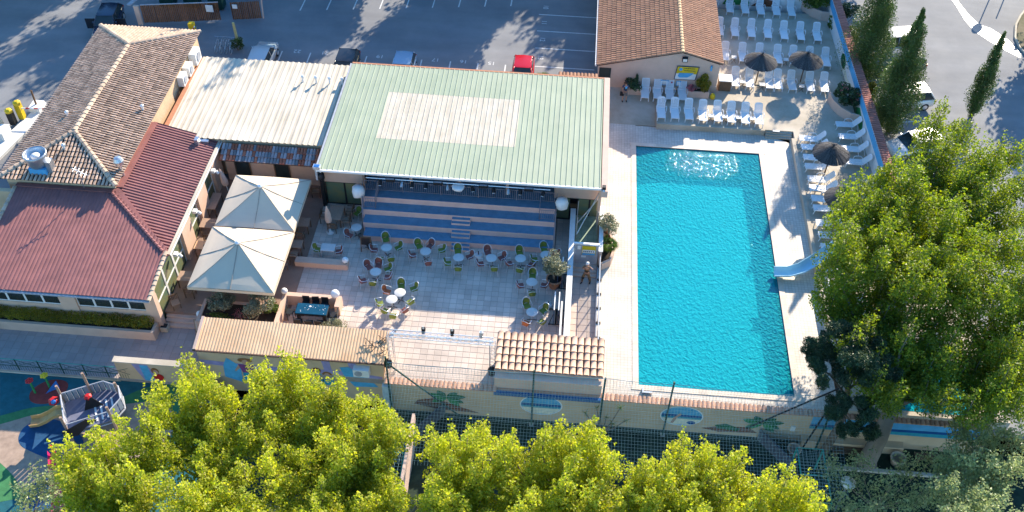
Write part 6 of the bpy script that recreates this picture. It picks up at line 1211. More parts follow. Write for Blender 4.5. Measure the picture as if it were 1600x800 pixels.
# ---- people
def skinmesh(name, nodes, edges, m, parent, lvl=1):
    me = bpy.data.meshes.new(name); names = list(nodes); bm = bmesh.new(); vl = bm.verts.layers.skin.verify(); V_ = {}
    for k in names: v = bm.verts.new(nodes[k][0]); r = nodes[k][1]; v[vl].radius = (r, r) if not isinstance(r, tuple) else r; v[vl].use_root = (k == names[0]); V_[k] = v
    for a, b_ in edges: bm.edges.new((V_[a], V_[b_]))
    bm.to_mesh(me); bm.free(); me.materials.append(m); o = bpy.data.objects.new(name, me); col.objects.link(o); o.parent = parent
    s_ = o.modifiers.new('skin', 'SKIN'); s_.use_smooth_shade = True; u = o.modifiers.new('sub', 'SUBSURF'); u.levels = lvl; u.render_levels = lvl; return o
def person(lb, loc, rz, J, top, legs, hair, shoe, short, bare=False):
    t_ = thing('person', lb, 'person', loc, rz)
    D = {'pelvis': ((0, 0, .95), (.145, .10)), 'waist': ((0, 0, 1.10), (.13, .09)), 'chest': ((0, -.01, 1.32), (.165, .11)), 'neck': ((0, 0, 1.49), .055), 'head0': ((0, -.015, 1.58), .075), 'head': ((0, -.02, 1.68), .095), 'crown': ((0, -.01, 1.75), .075)}
    D.update({k: v for k, v in J.items()})
    E = [('pelvis', 'waist'), ('waist', 'chest'), ('chest', 'neck'), ('neck', 'head0'), ('head0', 'head'), ('head', 'crown')]
    for s in 'lr': E += [('pelvis', 'hip' + s), ('hip' + s, 'knee' + s), ('knee' + s, 'ankle' + s), ('ankle' + s, 'toe' + s), ('chest', 'sho' + s), ('sho' + s, 'elb' + s), ('elb' + s, 'wri' + s), ('wri' + s, 'palm' + s)]
    skinmesh('body', D, E, skin_m, t_, 2)
    def sub(ks, es, f): return {k: (D[k][0], tuple(x * f for x in D[k][1]) if isinstance(D[k][1], tuple) else D[k][1] * f) for k in ks}, es
    sh = {k: (D[k][0], tuple(x * 1.13 for x in D[k][1]) if isinstance(D[k][1], tuple) else D[k][1] * 1.25) for k in ('waist', 'chest', 'shol', 'shor')}; sh['hem'] = ((0, 0, .97), (.16, .115))
    es = [('waist', 'chest'), ('chest', 'shol'), ('chest', 'shor'), ('waist', 'hem')]
    if not bare:
        for s in 'lr': a = Vector(D['sho' + s][0]); b_ = Vector(D['elb' + s][0]); sh['sl' + s] = (tuple(a.lerp(b_, .6)), D['elb' + s][1] * 1.5); es.append(('sho' + s, 'sl' + s))
    skinmesh('shirt', sh, es, top, t_, 2)
    tr = {'pelvis': (D['pelvis'][0], (.155, .115)), 'hipl': (D['hipl'][0], .10), 'hipr': (D['hipr'][0], .10)}; es = [('pelvis', 'hipl'), ('pelvis', 'hipr')]
    for s in 'lr':
        tr['k' + s] = (D['knee' + s][0], .088); es.append(('hip' + s, 'k' + s))
        if not short: tr['a' + s] = (D['ankle' + s][0], .068); es.append(('k' + s, 'a' + s))
    skinmesh('shorts' if short else 'trousers', tr, es, legs, t_, 2)
    h_ = Vector(D['crown'][0]); MB().lathe([(.105, -.1), (.112, -.03), (.10, .05), (.05, .09), (.005, .1)], 12, (h_.x, h_.y + .015, h_.z - .01)).build('hair', hair, t_, True, local=True)
    hd_ = Vector(D['head'][0]); f = MB(); f.lathe([(.012, -.02), (.018, 0), (.004, .03)], 6, (hd_.x, hd_.y - .10, hd_.z - .02)); 
    for s in (-1, 1): f.lathe([(.02, -.03), (.022, .0), (.012, .03)], 6, (hd_.x + s * .1, hd_.y + .01, hd_.z - .02))
    f.build('nose_and_ears', skin_m, t_, True, local=True); e_ = MB()
    for s in (-1, 1): e_.box(hd_.x + s * .035 - .012, hd_.x + s * .035 + .012, hd_.y - .1, hd_.y - .09, hd_.z + .01, hd_.z + .025)
    e_.box(hd_.x - .022, hd_.x + .022, hd_.y - .094, hd_.y - .085, hd_.z - .062, hd_.z - .052); e_.build('eyes_and_mouth', hair_m, t_, local=True)
    for s in 'lr':
        a = Vector(D['ankle' + s][0]); b_ = Vector(D['toe' + s][0]); MB().tube([a + Vector((0, .05, -.04)), a.lerp(b_, .5) + Vector((0, 0, -.01)), b_ + Vector((0, -.03, 0))], [.045, .05, .035], 8).build('shoe', shoe, t_, True, local=True)
        w_ = Vector(D['palm' + s][0]); v_ = (w_ - Vector(D['wri' + s][0])).normalized(); q = Vector((0, 1, 0)).cross(v_); q = q.normalized() if q.length > .1 else Vector((1, 0, 0)); fm = MB()
        for k in range(4): p = w_ + q * (.012 * (k - 1.5) * 1.4); fm.tube([p, p + v_ * .045, p + v_ * (.07 + .008 * (1.5 - abs(k - 1.5))) + Vector((0, -.012, 0))], [.009, .0085, .007], 5)
        fm.tube([w_ - v_ * .03 + q * .03, w_ + q * .055 + v_ * .01, w_ + q * .05 + v_ * .035], [.01, .009, .008], 5); fm.build('fingers', skin_m, t_, True, local=True)
    return t_
def legs(spread=.1, st=0): return {'hipl': ((-.09, 0, .86), .085), 'hipr': ((.09, 0, .86), .085), 'kneel': ((-spread * .9, -.02 - st * .5, .48), .06), 'kneer': ((spread * .9, -.02 + st * .3, .48), .06), 'anklel': ((-spread, .02 - st, .09), .042), 'ankler': ((spread, .02 + st, .09), .042), 'toel': ((-spread - .02, -.13 - st, .045), .035), 'toer': ((spread + .02, -.13 + st, .045), .035)}
J = legs(.14); J.update({'shol': ((-.19, 0, 1.42), .055), 'shor': ((.19, 0, 1.42), .055), 'elbl': ((-.27, .0, 1.14), .042), 'elbr': ((.26, .0, 1.15), .042), 'wril': ((-.2, -.16, .98), .03), 'wrir': ((.1, -.2, 1.02), .03), 'palml': ((-.17, -.22, .93), .033), 'palmr': ((.04, -.24, 1.0), .033)})
pm = person('standing man in a navy T-shirt and grey shorts by the shaded planter', (4.35, 60.1, .52), 0.15, J, navy, greycloth, hair_m, rubber, True)
MB().lathe([(.04, -.1), (.08, -.06), (.09, .06), (.03, .1)], 10, (0, -.125, 1.33)).build('shirt_print', lightblue, pm, True, local=True)
bag = thing('shoulder_bag', 'black bag hanging from the left hand of the standing man', 'bag', (4.1, 59.95, 1.15)); MB().prism([(-.14, -.07), (.14, -.07), (.14, .07), (-.14, .07)], 0, .3).build('bag_body', black, bag, local=True); MB().tube([(-.1, 0, .3), (0, 0, .42), (.1, 0, .3)], .012, 4).build('strap', black, bag, local=True)
J = legs(.24, .08); J.update({'shol': ((-.19, 0, 1.42), .055), 'shor': ((.19, 0, 1.42), .06), 'elbl': ((-.3, -.02, 1.2), .042), 'elbr': ((.38, -.1, 1.42), .045), 'wril': ((-.2, -.2, 1.35), .03), 'wrir': ((.17, -.16, 1.68), .033), 'palml': ((-.15, -.22, 1.43), .033), 'palmr': ((.1, -.15, 1.73), .035)})
p2 = person('person in tan and black patterned work clothes shading eyes by the pool gate', (2.02, 41.75, 0), -.25, J, tan, tan, globe_m, rubber, False)
skinmesh('sleeve', {'a': ((.22, -.02, 1.43), .07), 'b': ((.37, -.1, 1.42), .06)}, [('a', 'b')], bluep, p2, 1); MB().lathe([(.155, 1.09), (.16, 1.13)], 14).build('belt', black, p2, local=True)
for x in (-.19, .19): MB().lathe([(.082, .42), (.086, .5), (.08, .56)], 10, (x, -.03 + (.04 if x > 0 else -.05), 0)).build('knee_pad', black, p2, local=True)

# ---- cars
def car(lb, x, y, z, rz, paint, L=4.1, W=1.72, H=1.48, van=False, glassm=None):
    t_ = thing('parked_car', lb, 'car', (x, y, z), rz, group='parked cars'); h = W / 2
    secs = [(-L / 2, .80, .38, .62), (-L / 2 + .12, .95, .28, .78), (-L / 2 + .9, 1, .22, .90), (-.3, 1, .2, .95), (L / 2 - .9, 1, .22, .98), (L / 2 - .15, .95, .30, .98 if not van else 1.05), (L / 2, .86, .42, .86)]
    q = MB(); vs = []; N_ = 8
    for yy, wf_, zb_, zt in secs: w_ = h * wf_; vs += [(-w_ * .8, yy, zt), (-w_, yy, zt - .14), (-w_, yy, (zb_ + zt) / 2 - .05), (-w_ * .94, yy, zb_), (w_ * .94, yy, zb_), (w_, yy, (zb_ + zt) / 2 - .05), (w_, yy, zt - .14), (w_ * .8, yy, zt)]
    fs = [(i * 8 + k, i * 8 + (k + 1) % 8, (i + 1) * 8 + (k + 1) % 8, (i + 1) * 8 + k) for i in range(6) for k in range(8)] + [tuple(range(8))[::-1], tuple(range(48, 56))]
    q.add(vs, fs); q.build('body', paint, t_, True, local=True)
    c0, c1, r0_, r1_ = -L / 2 + 1.0, L / 2 - .12, -L / 2 + 1.75, L / 2 - (.35 if van else .62); wt = h * .76; wb_ = h * .93; zt = H - .05
    q = MB(); q.add([(-wb_, c0, .9), (wb_, c0, .9), (wb_, c1, .95), (-wb_, c1, .95), (-wt, r0_, zt), (wt, r0_, zt), (wt, r1_, zt), (-wt, r1_, zt)], [(0, 1, 5, 4), (1, 2, 6, 5), (2, 3, 7, 6), (3, 0, 4, 7)]); q.build('windows', glass, t_, local=True)
    q = MB(); q.add([(-wt - .02, r0_ - .06, zt - .02), (0, r0_ - .1, zt + .01), (wt + .02, r0_ - .06, zt - .02), (-wt - .03, 0, zt + .01), (0, 0, H + .02), (wt + .03, 0, zt + .01), (-wt - .02, r1_ + .04, zt - .02), (0, r1_ + .06, zt + .02), (wt + .02, r1_ + .04, zt - .02)], [(0, 1, 4, 3), (1, 2, 5, 4), (3, 4, 7, 6), (4, 5, 8, 7)])
    for s in (-1, 1):
        q.tube([(s * wb_, c0 + .02, .9), (s * wt, r0_, zt)], .035, 5); q.tube([(s * wb_, c1 - .02, .95), (s * wt, r1_, zt)], .05, 5); q.tube([(s * (wb_ + .005), .1, .93), (s * (wt + .01), .15, zt)], .03, 5)
    q.build('roof', paint, t_, True, local=True)
    for s in (-1, 1):
        for yy in (-L / 2 + .8, L / 2 - .78): w_ = MB().tube([(s * (h - .17), yy, .31), (s * (h + .01), yy, .31)], .31, 16).build('wheel', rubber, t_, local=True); MB().tube([(s * (h + .012), yy, .31), (s * (h + .018), yy, .31)], .19, 12).build('rim', alu, w_, local=True)
        MB().box(s * h * .72 - .16, s * h * .72 + .16, -L / 2 + .03, -L / 2 + .2, .6, .74).build('headlight', clearg, t_, local=True); MB().box(s * h * .8 - .12, s * h * .8 + .12, L / 2 - .1, L / 2 + .01, .68, .86).build('tail_light', redp, t_, local=True); MB().box(s * (h + .04) - .08, s * (h + .04) + .08, c0 + .3, c0 + .42, .95, 1.07).build('mirror', paint, t_, local=True)
    return t_
def paint(n_, c, r=.18): return mat(n_, c, r, .0, 1, spec=.6, metal=.15)
pr = paint('car_red', (.55, .01, .02)); pw_ = paint('car_white', (.72, .71, .68), .25); ps = paint('car_silver', (.45, .46, .47), .2); pk_ = paint('car_black', (.02, .022, .028)); pn = paint('car_navy', (.02, .035, .07), .12); pb = paint('car_pale_blue', (.25, .38, .50), .25)
car('red hatchback parked behind the green roof', -3.5, 62.6, 0, 0, pr, 3.9, 1.68)
car('black hatchback partly hidden behind the cream roof edge', -17.2, 62.0, 0, 0, pk_, 4.0); car('pale blue roofed car with red sides behind the green roof corner', -12.75, 62.1, 0, 0, pb, 4.0)
car('silver car with its tailgate glass showing behind the cream roof', -23.9, 62.6, 0, math.pi, ps, 4.2)
bc = car('dark blue car with open doors at the top left by the tiled roof', -37.6, 66.3, 0, .12, pn, 4.2)
MB().box(-.85 - .75, -.82, -.5, -.44, .3, 1.2, M=Matrix.Rotation(0, 4, 'Z')).build('open_door', pk_, bc, local=True); MB().box(.82, 1.6, -.5, -.44, .3, 1.2).build('open_door', pk_, bc, local=True)
car('black car at the top frame edge left of the slat fence shadow', -12.4, 75.6, 0, .05, pk_, 4.0); car('dark car at the top frame edge beyond the lane', -20.5, 74.6, 0, 0, pn, 4.0)
car('silver van with glossy roof, topmost in the right car park', 25.9, 69.9, 0, -math.pi / 2 + .25, ps, 4.5, 1.85, 1.8, True); car('dark blue estate car with glare on its roof in the right car park', 25.8, 67.2, 0, -math.pi / 2 + .25, pn, 4.5, 1.78, 1.5)
car('white crossover with black wheel arches partly behind the pointed cypress', 25.6, 62.6, 0, -math.pi / 2 + .2, pw_, 4.2, 1.8, 1.6); car('beige-white saloon nosing out from under the big tree', 25.3, 57.0, 0, -math.pi / 2 + .35, pw_, 4.3, 1.75, 1.45)
# bicycles / scooters heap
bi = thing('bicycle_stack', 'tangle of parked bicycles beside the tall yellow post', 'bicycles', (-27.4, 64.3, 0))
for k in range(4):
    q = MB(); x = -28.0 + .38 * k
    for yy in (63.8, 64.75): q.tube([(x + .02 * k, yy + .3 * math.cos(a), .32 + .3 * math.sin(a)) for a in [2 * math.pi * i / 14 for i in range(15)]], .022, 4, cap=False)
    q.tube([(x, 63.8, .32), (x, 64.1, .75), (x, 64.5, .8), (x, 64.75, .32), (x, 64.25, .3), (x, 64.1, .75)], .02, 4); q.tube([(x - .22, 64.62, .98), (x + .22, 64.62, .98)], .018, 4); q.tube([(x, 64.75, .32), (x, 64.62, .98)], .018, 4); q.build('bicycle', steel, bi)
bush('green_shrub', 'small green bush at the base of the yellow post', -26.4, 64.4, 0, .55, .5, leaf_b, 900, .1, .2)
# big signs off the east verge whose shadows cross the wet patch
for (x, y, h, d, lb) in ((36.6, 79.6, 2.9, .42, 'round road sign on a pole beyond the wet patch'), (38.2, 80.4, 2.4, 0, 'thin post right of the round road sign')):
    t_ = thing('road_sign', lb, 'sign', (x, y, 0)); MB().tube([(0, 0, 0), (0, 0, h)], .05, 6).build('pole', steel, t_, local=True)
    if d: MB().tube([(0, .03, h), (0, -.03, h)], d, 18).build('disc', redp, t_, local=True)

# ---- water slide and children's pool, glimpsed through the tree
ws = thing('water_slide', 'blue curved slide chute dropping into the right side of the pool', 'slide', (15, 43.5, .3)); path = [(13.75, 43.2, .75), (14.6, 43.2, .82), (15.4, 43.45, .95), (16.1, 43.9, 1.15), (17.0, 44.5, 1.5), (18.0, 45.0, 2.1), (18.8, 45.2, 2.6)]
q = MB(); rings = []; n_ = 9
for i, p in enumerate(path):
    P = Vector(p); d = (Vector(path[min(i + 1, 6)]) - Vector(path[max(i - 1, 0)])).normalized(); u = d.cross(Vector((0, 0, 1))).normalized(); v_ = u.cross(d)
    rings.append([P + u * (.38 * math.cos(a)) + v_ * (-.3 * math.sin(a)) for a in [math.pi * k / (n_ - 1) for k in range(n_)]] + [P + u * (.42 * math.cos(a)) + v_ * (-.34 * math.sin(a)) for a in [math.pi * k / (n_ - 1) for k in range(n_)][::-1]])
vs = [p for r_ in rings for p in r_]; M2 = 2 * n_; q.add(vs, [(i * M2 + k, i * M2 + (k + 1) % M2, (i + 1) * M2 + (k + 1) % M2, (i + 1) * M2 + k) for i in range(6) for k in range(M2)]); q.build('chute', mat('slide_blue', (.40, .66, .80), .35, .05, 2), ws, True)
for x, y, z in ((15.3, 43.4, .8), (17.2, 44.6, 1.4), (18.7, 45.2, 2.4)): MB().tube([(x, y, .3), (x, y, z - .2)], .06, 7).build('support', white, ws)
kp = MB().prism([(18.6, 33.2), (23.6, 33.2), (23.6, 36.6), (19.2, 37.0)], .702, .715).build('childrens_pool', water, kind='structure')

# ---- nets and poles over the pitch
net = thing('pitch_net', 'large pale net hung on green poles over the sports pitch', 'net', (3.4, 32.3, -2.2)); q = MB(); X0n, X1n = -8.7, 15.6
def sag(x): 
    t = ((x - X0n) % 4.05) / 4.05 if x < 7 else (x - 6.85) / 8.75
    return 2.72 - (.12 if x < 7 else .25) * 4 * t * (1 - t)
nx = int((X1n - X0n) / .17)
for k in range(nx + 1): x = X0n + (X1n - X0n) * k / nx; q.tube([(x, 32.3, -2.1), (x, 32.3, sag(x))], .0045, 3, cap=False)
for j in range(28):
    f = j / 27; q.tube([(X0n + (X1n - X0n) * i / 24, 32.3, -2.1 + (sag(X0n + (X1n - X0n) * i / 24) + 2.1) * f) for i in range(25)], .0045 if j < 27 else .018, 3, cap=False)
q.build('net_mesh', net_m, net, kind='stuff')
q = MB()
for k in range(nx + 1): x = X0n + (X1n - X0n) * k / nx; q.tube([(x, 32.3 - .9 * i, sag(x) * (1 - i / 6 * .0) - 1.3 * (i / 6) - .12 * math.sin(math.pi * i / 6)) for i in range(7)], .0045, 3, cap=False)
for j in range(1, 30): y = 32.3 - 5.4 * j / 30; f = j / 30; q.tube([(X0n, y, 2.72 - 1.3 * f - .12 * math.sin(math.pi * f)), (X1n, y, 2.72 - 1.3 * f - .12 * math.sin(math.pi * f))], .0045, 3, cap=False)
q.build('net_roof', net_m, net, kind='stuff')
for x, y, h, lb in ((-8.78, 32.35, 5.3, 'green net pole beside the left truss leg'), (-.69, 32.35, 5.1, 'green net pole in front of the empty-beach oval'), (3.17, 32.35, 4.9, 'green net pole at the end of the blue ledge'), (6.85, 32.35, 5.0, 'green net pole in front of the child-at-beach oval'), (15.5, 32.2, 5.9, 'green net pole beside the leaning pine trunk')):
    t_ = thing('net_pole', lb, 'pole', (x, y, -2.2), group='green net poles'); MB().tube([(0, 0, 0), (0, 0, h)], .055, 8).build('shaft', darkgreen, t_, local=True); MB().box(-.12, .12, -.12, .12, 0, .03).build('foot', steel, t_, local=True)
br = thing('pole_braces', 'two slanting dark braces bracing the pole by the pine', 'brace', (15.5, 32.2, 3.5)); MB().tube([(15.45, 32.2, 3.6), (11.4, 32.35, -.9)], .05, 6).build('brace', black, br); MB().tube([(15.5, 32.2, 3.4), (14.6, 31.9, -2.1)], .05, 6).build('brace', black, br)
br = thing('pole_braces', 'long dark brace slanting down from the left net pole', 'brace', (-8.7, 32.3, 2.9)); MB().tube([(-8.7, 32.3, 2.6), (-4.9, 32.4, -1.9)], .05, 6).build('brace', darkgreen, br)
def frame_goal(lb, x0, x1, y0, y1, h, m, extra=True):
    t_ = thing('goal_frame', lb, 'goal', ((x0 + x1) / 2, (y0 + y1) / 2, -2.2)); z0, z1 = -2.2, -2.2 + h
    for x in (x0, x1):
        for y in (y0, y1): MB().tube([(x, y, z0), (x, y, z1)], .05, 6).build('post', m, t_)
    q = MB(); q.tube([(x0, y0, z1), (x1, y0, z1), (x1, y1, z1), (x0, y1, z1), (x0, y0, z1)], .045, 6); q.tube([(x0, (y0 + y1) / 2, z1), (x1, (y0 + y1) / 2, z1)], .03, 5); q.build('top_frame', m, t_)
    q = MB()
    for k in range(1, int((y1 - y0) / .2)): q.tube([(x0, y0 + .2 * k, z1), (x1, y0 + .2 * k, z1)], .006, 3, cap=False)
    for k in range(1, 6): x = x0 + (x1 - x0) * k / 6; q.tube([(x, y0, z1), (x, y1, z1)], .006, 3, cap=False)
    q.build('goal_net', net_m, t_, kind='stuff'); return t_
g_ = frame_goal('teal goal frame at the left end of the pitch', -8.6, -7.3, 26.6, 30.3, 2.1, teal); solid('back_board', -7.25, -7.1, 26.4, 30.9, -2.2, .1, stucco3, g_)
frame_goal('teal and white goal frame at the right end of the pitch', 13.9, 15.3, 27.6, 30.9, 1.9, teal)
db = thing('pitch_boards', 'dark slatted boards slanting from the wall to the left goal', 'fence', (-6.5, 31.8, -2.2))
for k in range(9):
    t = k / 9; MB().prism([(-5.7 - 1.4 * t, 32.6 - 1.9 * t), (-5.7 - 1.4 * (t + .1), 32.6 - 1.9 * (t + .1)), (-5.78 - 1.4 * (t + .1), 32.66 - 1.9 * (t + .1)), (-5.78 - 1.4 * t, 32.66 - 1.9 * t)], -2.2, -1.1).build('board', mat('board_grey', (.10, .11, .13), .7) if 'board_grey' not in MATS else MATS['board_grey'], db)
db = thing('pitch_boards', 'dark slatted boards slanting from the painted palm to the right goal', 'fence', (13.2, 31.8, -2.2))
for k in range(9):
    t = k / 9; MB().prism([(12.3 + 1.8 * t, 32.6 - 2.2 * t), (12.3 + 1.8 * (t + .1), 32.6 - 2.2 * (t + .1)), (12.22 + 1.8 * (t + .1), 32.54 - 2.2 * (t + .1)), (12.22 + 1.8 * t, 32.54 - 2.2 * t)], -2.2, -1.2).build('board', MATS['board_grey'], db)
for x, y, r, lb in ((19.9, 31.7, .42, 'large empty clay pot right of the forked trunk'), (14.15, 31.75, .38, 'empty pale pot left of the pine trunk')):
    t_ = thing('empty_pot', lb, 'pot', (x, y, -2.2)); MB().lathe([(r * .7, 0), (r * .95, .45), (r * 1.05, .5), (r * 1.05, .58), (r * .82, .58), (r * .75, .2)], 20).build('pot', ridge_tile, t_, True, local=True)
for x0, lb in ((16.3, 'dark wooden bench between the pine and forked trunk'), (20.9, 'dark wooden bench right of the large clay pot')):
    t_ = thing('bench', lb, 'bench', (x0 + .8, 32.0, -2.2)); 
    for k in range(3): solid('seat_board', x0, x0 + 1.9, 31.75 + .16 * k, 31.88 + .16 * k, -1.78, -1.74, wood2, t_)
    for x in (x0 + .2, x0 + 1.6): solid('leg', x, x + .1, 31.8, 32.1, -2.2, -1.782, wood2, t_)
tag(solid('stone_edging', 15.9, 24, 30.9, 31.1, -2.2, -2.02, conc), 'low stone edging along the foot of the big trunk', 'edging')
lp = thing('garden_lamp', 'lamp post with a round pale hood in the shade at lower right', 'lamp', (16.0, 28.3, -2.2)); MB().tube([(0, 0, 0), (0, 0, 2.8)], .05, 8).build('pole', steel, lp, local=True); MB().lathe([(.12, 2.62), (.36, 2.85), (.40, 2.9), (.1, 3.0)], 18).build('hood', globe_m, lp, True, local=True); MB().lathe([(.1, 2.4), (.12, 2.62)], 10).build('light_glass', clearg, lp, local=True)

# ---- playground
poly_mesh('playground_floor', [(-40, 15), (-18.5, 15), (-18.5, 32.2), (-40, 32.2)], -2.3, -.8, mat('rubber_teal', (.02, .13, .15), .9, .15, 3, bump=.2), 'structure')
rub = {'green': mat('rubber_green', (.06, .22, .08), .9, .15, 3), 'beige': mat('rubber_beige', (.42, .30, .22), .9, .15, 3), 'blue': mat('rubber_blue', (.02, .09, .20), .9, .15, 3), 'red': mat('rubber_red', (.28, .05, .04), .9, .15, 3), 'teal2': mat('rubber_light_teal', (.05, .28, .22), .9, .15, 3)}
def smooth_poly(pts, it=3):
    for _ in range(it): pts = [p for a, b_ in zip(pts, pts[1:] + pts[:1]) for p in ((a[0] * .75 + b_[0] * .25, a[1] * .75 + b_[1] * .25), (a[0] * .25 + b_[0] * .75, a[1] * .25 + b_[1] * .75))]
    return pts
for k, (c, pts) in enumerate((('green', [(-34, 27.6), (-30.2, 29.2), (-28.2, 30.2), (-25, 30.2), (-22, 32.6), (-19, 32.0), (-20, 28), (-27, 24), (-33, 23)]), ('beige', [(-34, 27.0), (-30.0, 28.6), (-28, 29.7), (-25.8, 29.8), (-24, 30.6), (-20.8, 31.2), (-20, 27.5), (-24.5, 26), (-26.6, 24.0), (-27.6, 25.6), (-31, 27.5)]), ('teal2', [(-34, 26.5), (-31, 26.4), (-28.5, 24.6), (-27, 22), (-34, 22)]),
                              ('blue', [(-28.7, 28.6), (-27.8, 29.3), (-26.4, 29.2), (-24.5, 27.8), (-25.8, 26.6), (-27.2, 27.0), (-28.5, 27.5)]), ('red', [(-29.3, 31.1), (-28.5, 31.95), (-27.3, 31.9), (-27.2, 31.0), (-27.8, 30.2), (-29.0, 30.2)]), ('blue', [(-26.8, 25.2), (-25.5, 26.2), (-23.5, 25), (-24, 22.5), (-26.3, 22.6)]), ('red', [(-30.5, 22.5), (-28.6, 23.3), (-28.2, 21), (-30.5, 20)]))):
    poly_mesh('play_surface', smooth_poly(pts), -.8, -.796 + .004 * k, rub[c])
pf = thing('playground_fence', 'dark green ornate metal fence between walkway and playground', 'fence', (-30, 32.2, -.8)); q = MB()
for k in range(9):
    x = -34.3 + 1.32 * k
    if x < -24.3: MB().tube([(x, 32.25, -.75), (x, 32.25, .42)], .035, 6).build('post', darkgreen, pf)
    if x < -25: 
        for s, e in (((x, .36), (x + 1.32, -.2)), ((x, -.2), (x + 1.32, .36))): q.tube([(s[0], 32.25, s[1]), (e[0], 32.25, e[1])], .016, 4)
        for cx in (x + .33, x + .99): q.tube([(cx + .14 * math.cos(a), 32.25, .08 + .14 * math.sin(a)) for a in [2 * math.pi * i / 10 for i in range(11)]], .012, 3, cap=False)
        for i in range(1, 9): q.tube([(x + .146 * i, 32.25, -.7), (x + .146 * i, 32.25, -.2)], .012, 4, cap=False)
q.build('scrollwork', darkgreen, pf, kind='stuff')
for z in (.4, -.2, -.7): MB().tube([(-34.5, 32.25, z), (-24.45, 32.25, z)], .025, 6).build('rail', teal if z > 0 else darkgreen, pf)
solid('kerb', -34.5, -24.4, 32.15, 32.35, -.8, -.7, conc, kind='structure')
# play ship
sp = thing('play_ship', 'grey play ship with railings, black sails and a tan slide', 'play structure', (-24.7, 29, -.8)); A = R(28); C0 = Vector((-24.6, 29.3, 0)); RT = Matrix.Translation(C0) @ Matrix.Rotation(A, 4, 'Z')
q = MB(); hull = [(-1.35, -1.1), (.9, -1.1), (1.6, -.45), (1.6, .45), (.9, 1.1), (-1.35, 1.1)]; q.prism(hull, .35, .42); q.v = [tuple(RT @ Vector(v)) for v in q.v]; q.build('floor', mat('ship_deck', (.16, .17, .24), .7), sp)
for i in range(6):
    a, b_ = Vector(hull[i] + (0,)), Vector(hull[(i + 1) % 6] + (0,)); Ls = (b_ - a).length; n_ = max(2, int(Ls / .28)); q = MB()
    if i == 0: rng_ = range(0, 0)
    elif i == 5: rng_ = range(n_)
    else: rng_ = range(n_)
    for k in rng_: p0 = a.lerp(b_, (k + .12) / n_); p1 = a.lerp(b_, (k + .88) / n_); o_ = (b_ - a).normalized().cross(Vector((0, 0, 1))) * .03; q.add([RT @ (p + Vector((0, 0, z)) + s * o_) for z in (.42, 1.15) for p, s in ((p0, 0), (p1, 0), (p1, 1), (p0, 1))], [(0, 1, 2, 3), (4, 7, 6, 5), (0, 4, 5, 1), (1, 5, 6, 2), (2, 6, 7, 3), (3, 7, 4, 0)])
    q.tube([RT @ (a + Vector((0, 0, 1.18))), RT @ (b_ + Vector((0, 0, 1.18)))], .04, 6); q.tube([RT @ (a + Vector((0, 0, .2))), RT @ (b_ + Vector((0, 0, .2)))], .05, 6); q.build('side_panel', greyplay, sp)
for k in range(4): q = MB(); q.box(.1 + .3 * k, .2 + .3 * k, -.9, .4, .43, .47); q.v = [tuple(RT @ Vector(v)) for v in q.v]; q.build('deck_slat', white, sp)
for x, y, h in ((-1.35, 1.1, 1.9), (.1, 1.1, 2.3), (1.5, .4, 1.6), (-1.35, -1.1, 1.9), (.9, -1.1, 1.6)): p = RT @ Vector((x, y, 0)); MB().tube([(p.x, p.y, -.8), (p.x, p.y, h)], .07, 8).build('mast', woodt, sp)
for pts, nm in (([(-.4, .1, .45), (.6, .1, .45), (.2, .2, 1.2), (-.1, .2, 1.2)], 'black_sail'), ([(-1.6, -1.3, .9), (-.2, -1.4, 1.5), (.3, -1.4, 1.2), (-.3, -1.35, .9), (-.9, -1.3, .3), (-1.5, -1.3, .3)], 'black_sail')):
    b_ = MB(); n_ = len(pts); vs = [RT @ Vector(p) for p in pts] + [RT @ (Vector(p) + Vector((0, -.03, 0))) for p in pts]; b_.add(vs, [tuple(range(n_)), tuple(range(n_, 2 * n_))[::-1]] + [(i, (i + 1) % n_, n_ + (i + 1) % n_, n_ + i) for i in range(n_)]); b_.build(nm, black, sp)
for x, y, z, r, m_ in ((.0, .35, 1.15, .22, redp), (-1.75, .9, 1.0, .3, redp), (-1.75, .75, 1.1, .14, bluep)): p = RT @ Vector((x, y, z)); MB().lathe([(r * .4, -.12), (r, -.05), (r, .05), (r * .5, .14)], 6, p).build('coloured_wheel', m_, sp)
s2 = [(-1.5, .1, .45), (-2.0, .2, .30), (-2.6, .3, -.2), (-3.1, .38, -.5), (-3.6, .45, -.58)]; q = MB(); vs = []
for x, y, z in s2: vs += [(x, y - .3, z + .2), (x, y - .27, z), (x, y + .27, z), (x, y + .3, z + .2), (x, y + .35, z + .2), (x, y + .31, z - .05), (x, y - .31, z - .05), (x, y - .35, z + .2)]
RS = Matrix.Translation(C0) @ Matrix.Rotation(R(15), 4, 'Z'); q.add([RS @ Vector(v) for v in vs], [(i * 8 + k, i * 8 + (k + 1) % 8, (i + 1) * 8 + (k + 1) % 8, (i + 1) * 8 + k) for i in range(4) for k in range(8)]); q.build('slide', mat('tan_plastic', (.55, .33, .12), .4), sp)
for x, y, h, m_, lb in ((-28.2, 31.3, 1.0, yellow, 'yellow flower play post by the fence'), (-28.9, 30.9, .95, redp, 'red flower play post on the red rubber patch')):
    t_ = thing('flower_post', lb, 'play post', (x, y, -.8), group='flower-topped play posts'); MB().tube([(0, 0, 0), (-.08, .12, h)], .06, 8).build('stem', mgreen2, t_, local=True); q = MB()
    for k in range(6): a = k * math.pi / 3; q.lathe([(.03, -.04), (.1, 0), (.03, .05)], 8, (-.08 + .14 * math.cos(a), .12 + .14 * math.sin(a), h + .05))
    q.lathe([(.05, -.06), (.11, .02), (.02, .09)], 8, (-.08, .12, h + .05)); q.build('flower', m_, t_, local=True)
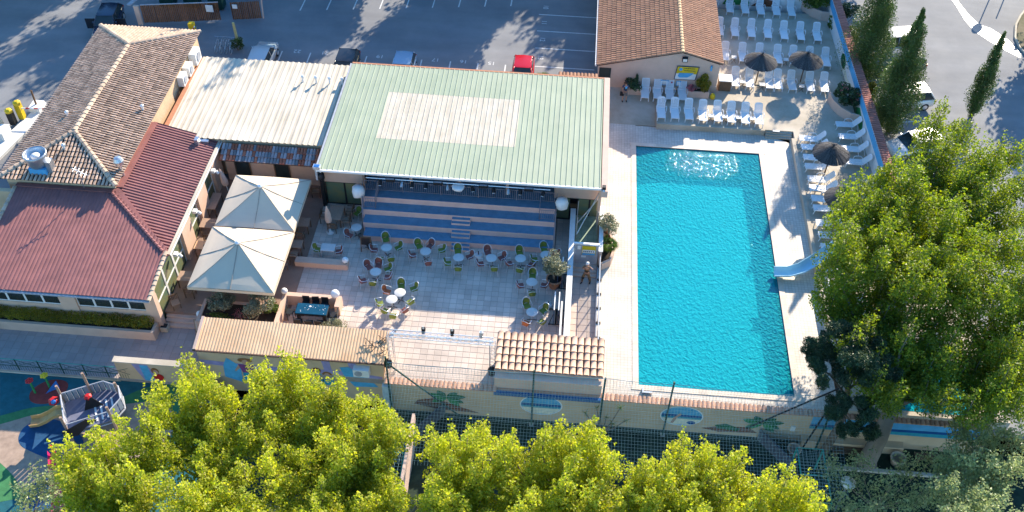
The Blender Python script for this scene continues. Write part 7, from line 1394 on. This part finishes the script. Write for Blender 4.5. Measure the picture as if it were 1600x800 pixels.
t_ = thing('blue_rocker', 'small blue fin shaped rocker on the red rubber patch', 'play toy', (-28.0, 31.2, -.78)); MB().add([(-.3, -.3, 0), (.3, .2, 0), (.2, .3, .5), (-.25, -.25, 0.05), (.35, .15, 0), (.25, .25, .5)], [(0, 1, 2), (3, 5, 4), (0, 3, 4, 1), (1, 4, 5, 2), (2, 5, 3, 0)]).build('fin', bluep, t_, local=True)
pk2 = mat('pink_plastic', (.62, .03, .15), .4); t_ = thing('pink_slide', 'bright pink slide half hidden by the lower left tree', 'slide', (-25.0, 25.1, -.8)); MB().add([(-25.5, 26.1, .9), (-25.1, 26.2, .9), (-24.3, 24.0, -.5), (-24.8, 23.8, -.5), (-25.55, 26.1, 1.15), (-25.05, 26.2, 1.15), (-24.2, 24.0, -.25), (-24.85, 23.8, -.25)], [(0, 1, 2, 3), (0, 3, 7, 4), (1, 5, 6, 2)]).build('chute', pk2, t_); MB().tube([(-25.3, 26.2, -.8), (-25.3, 26.2, 1.5)], .06, 6).build('post', redp, t_); MB().box(-24.9, -24.2, 23.4, 23.9, -.6, -.4).build('slide_end', pk2, t_)
t_ = thing('blue_playhouse', 'blue play panel glimpsed through the lower left leaves', 'play structure', (-22.0, 25.4, -.8)); MB().add([(-22.6, 25.1, -.8), (-21.5, 25.1, -.8), (-21.5, 26, -.8), (-22.6, 26, -.8), (-22.05, 25.5, .9)], [(0, 1, 4), (1, 2, 4), (2, 3, 4), (3, 0, 4)]).build('cone_roof', bluep, t_); MB().tube([(-22.05, 25.5, .8), (-22.05, 25.5, 1.5)], .06, 6).build('post', redp, t_)
# pool side bits
tag(MB().box(5.4, 5.95, 33.2, 33.3, .31, .55).box(5.4, 5.46, 33.3, 33.6, .31, .55).build('pool_ladder_block', steel), 'small grey fitting on the deck at the near left pool corner', 'fitting')
q = MB().lathe([(.16, 0), (.2, .12), (.2, .26), (.12, .4)], 14, (10.95, 60.9, .7)); tag(q.build('yellow_float', yellow, smooth=True), 'round yellow container at the right end of the long planter', 'container')
tag(MB().tube([(10.85, 61.3, .7), (10.85, 61.3, 1.5), (11.15, 61.3, 1.5), (11.15, 61.3, .7)], .02, 5).build('hose_rack', steel), 'thin metal rack behind the yellow container', 'rack')
tag(MB().box(15.1, 15.6, 57.3, 57.5, .7, .74).build('drain_cover', greyplay), 'small grey drain grille at the terrace corner', 'grille')
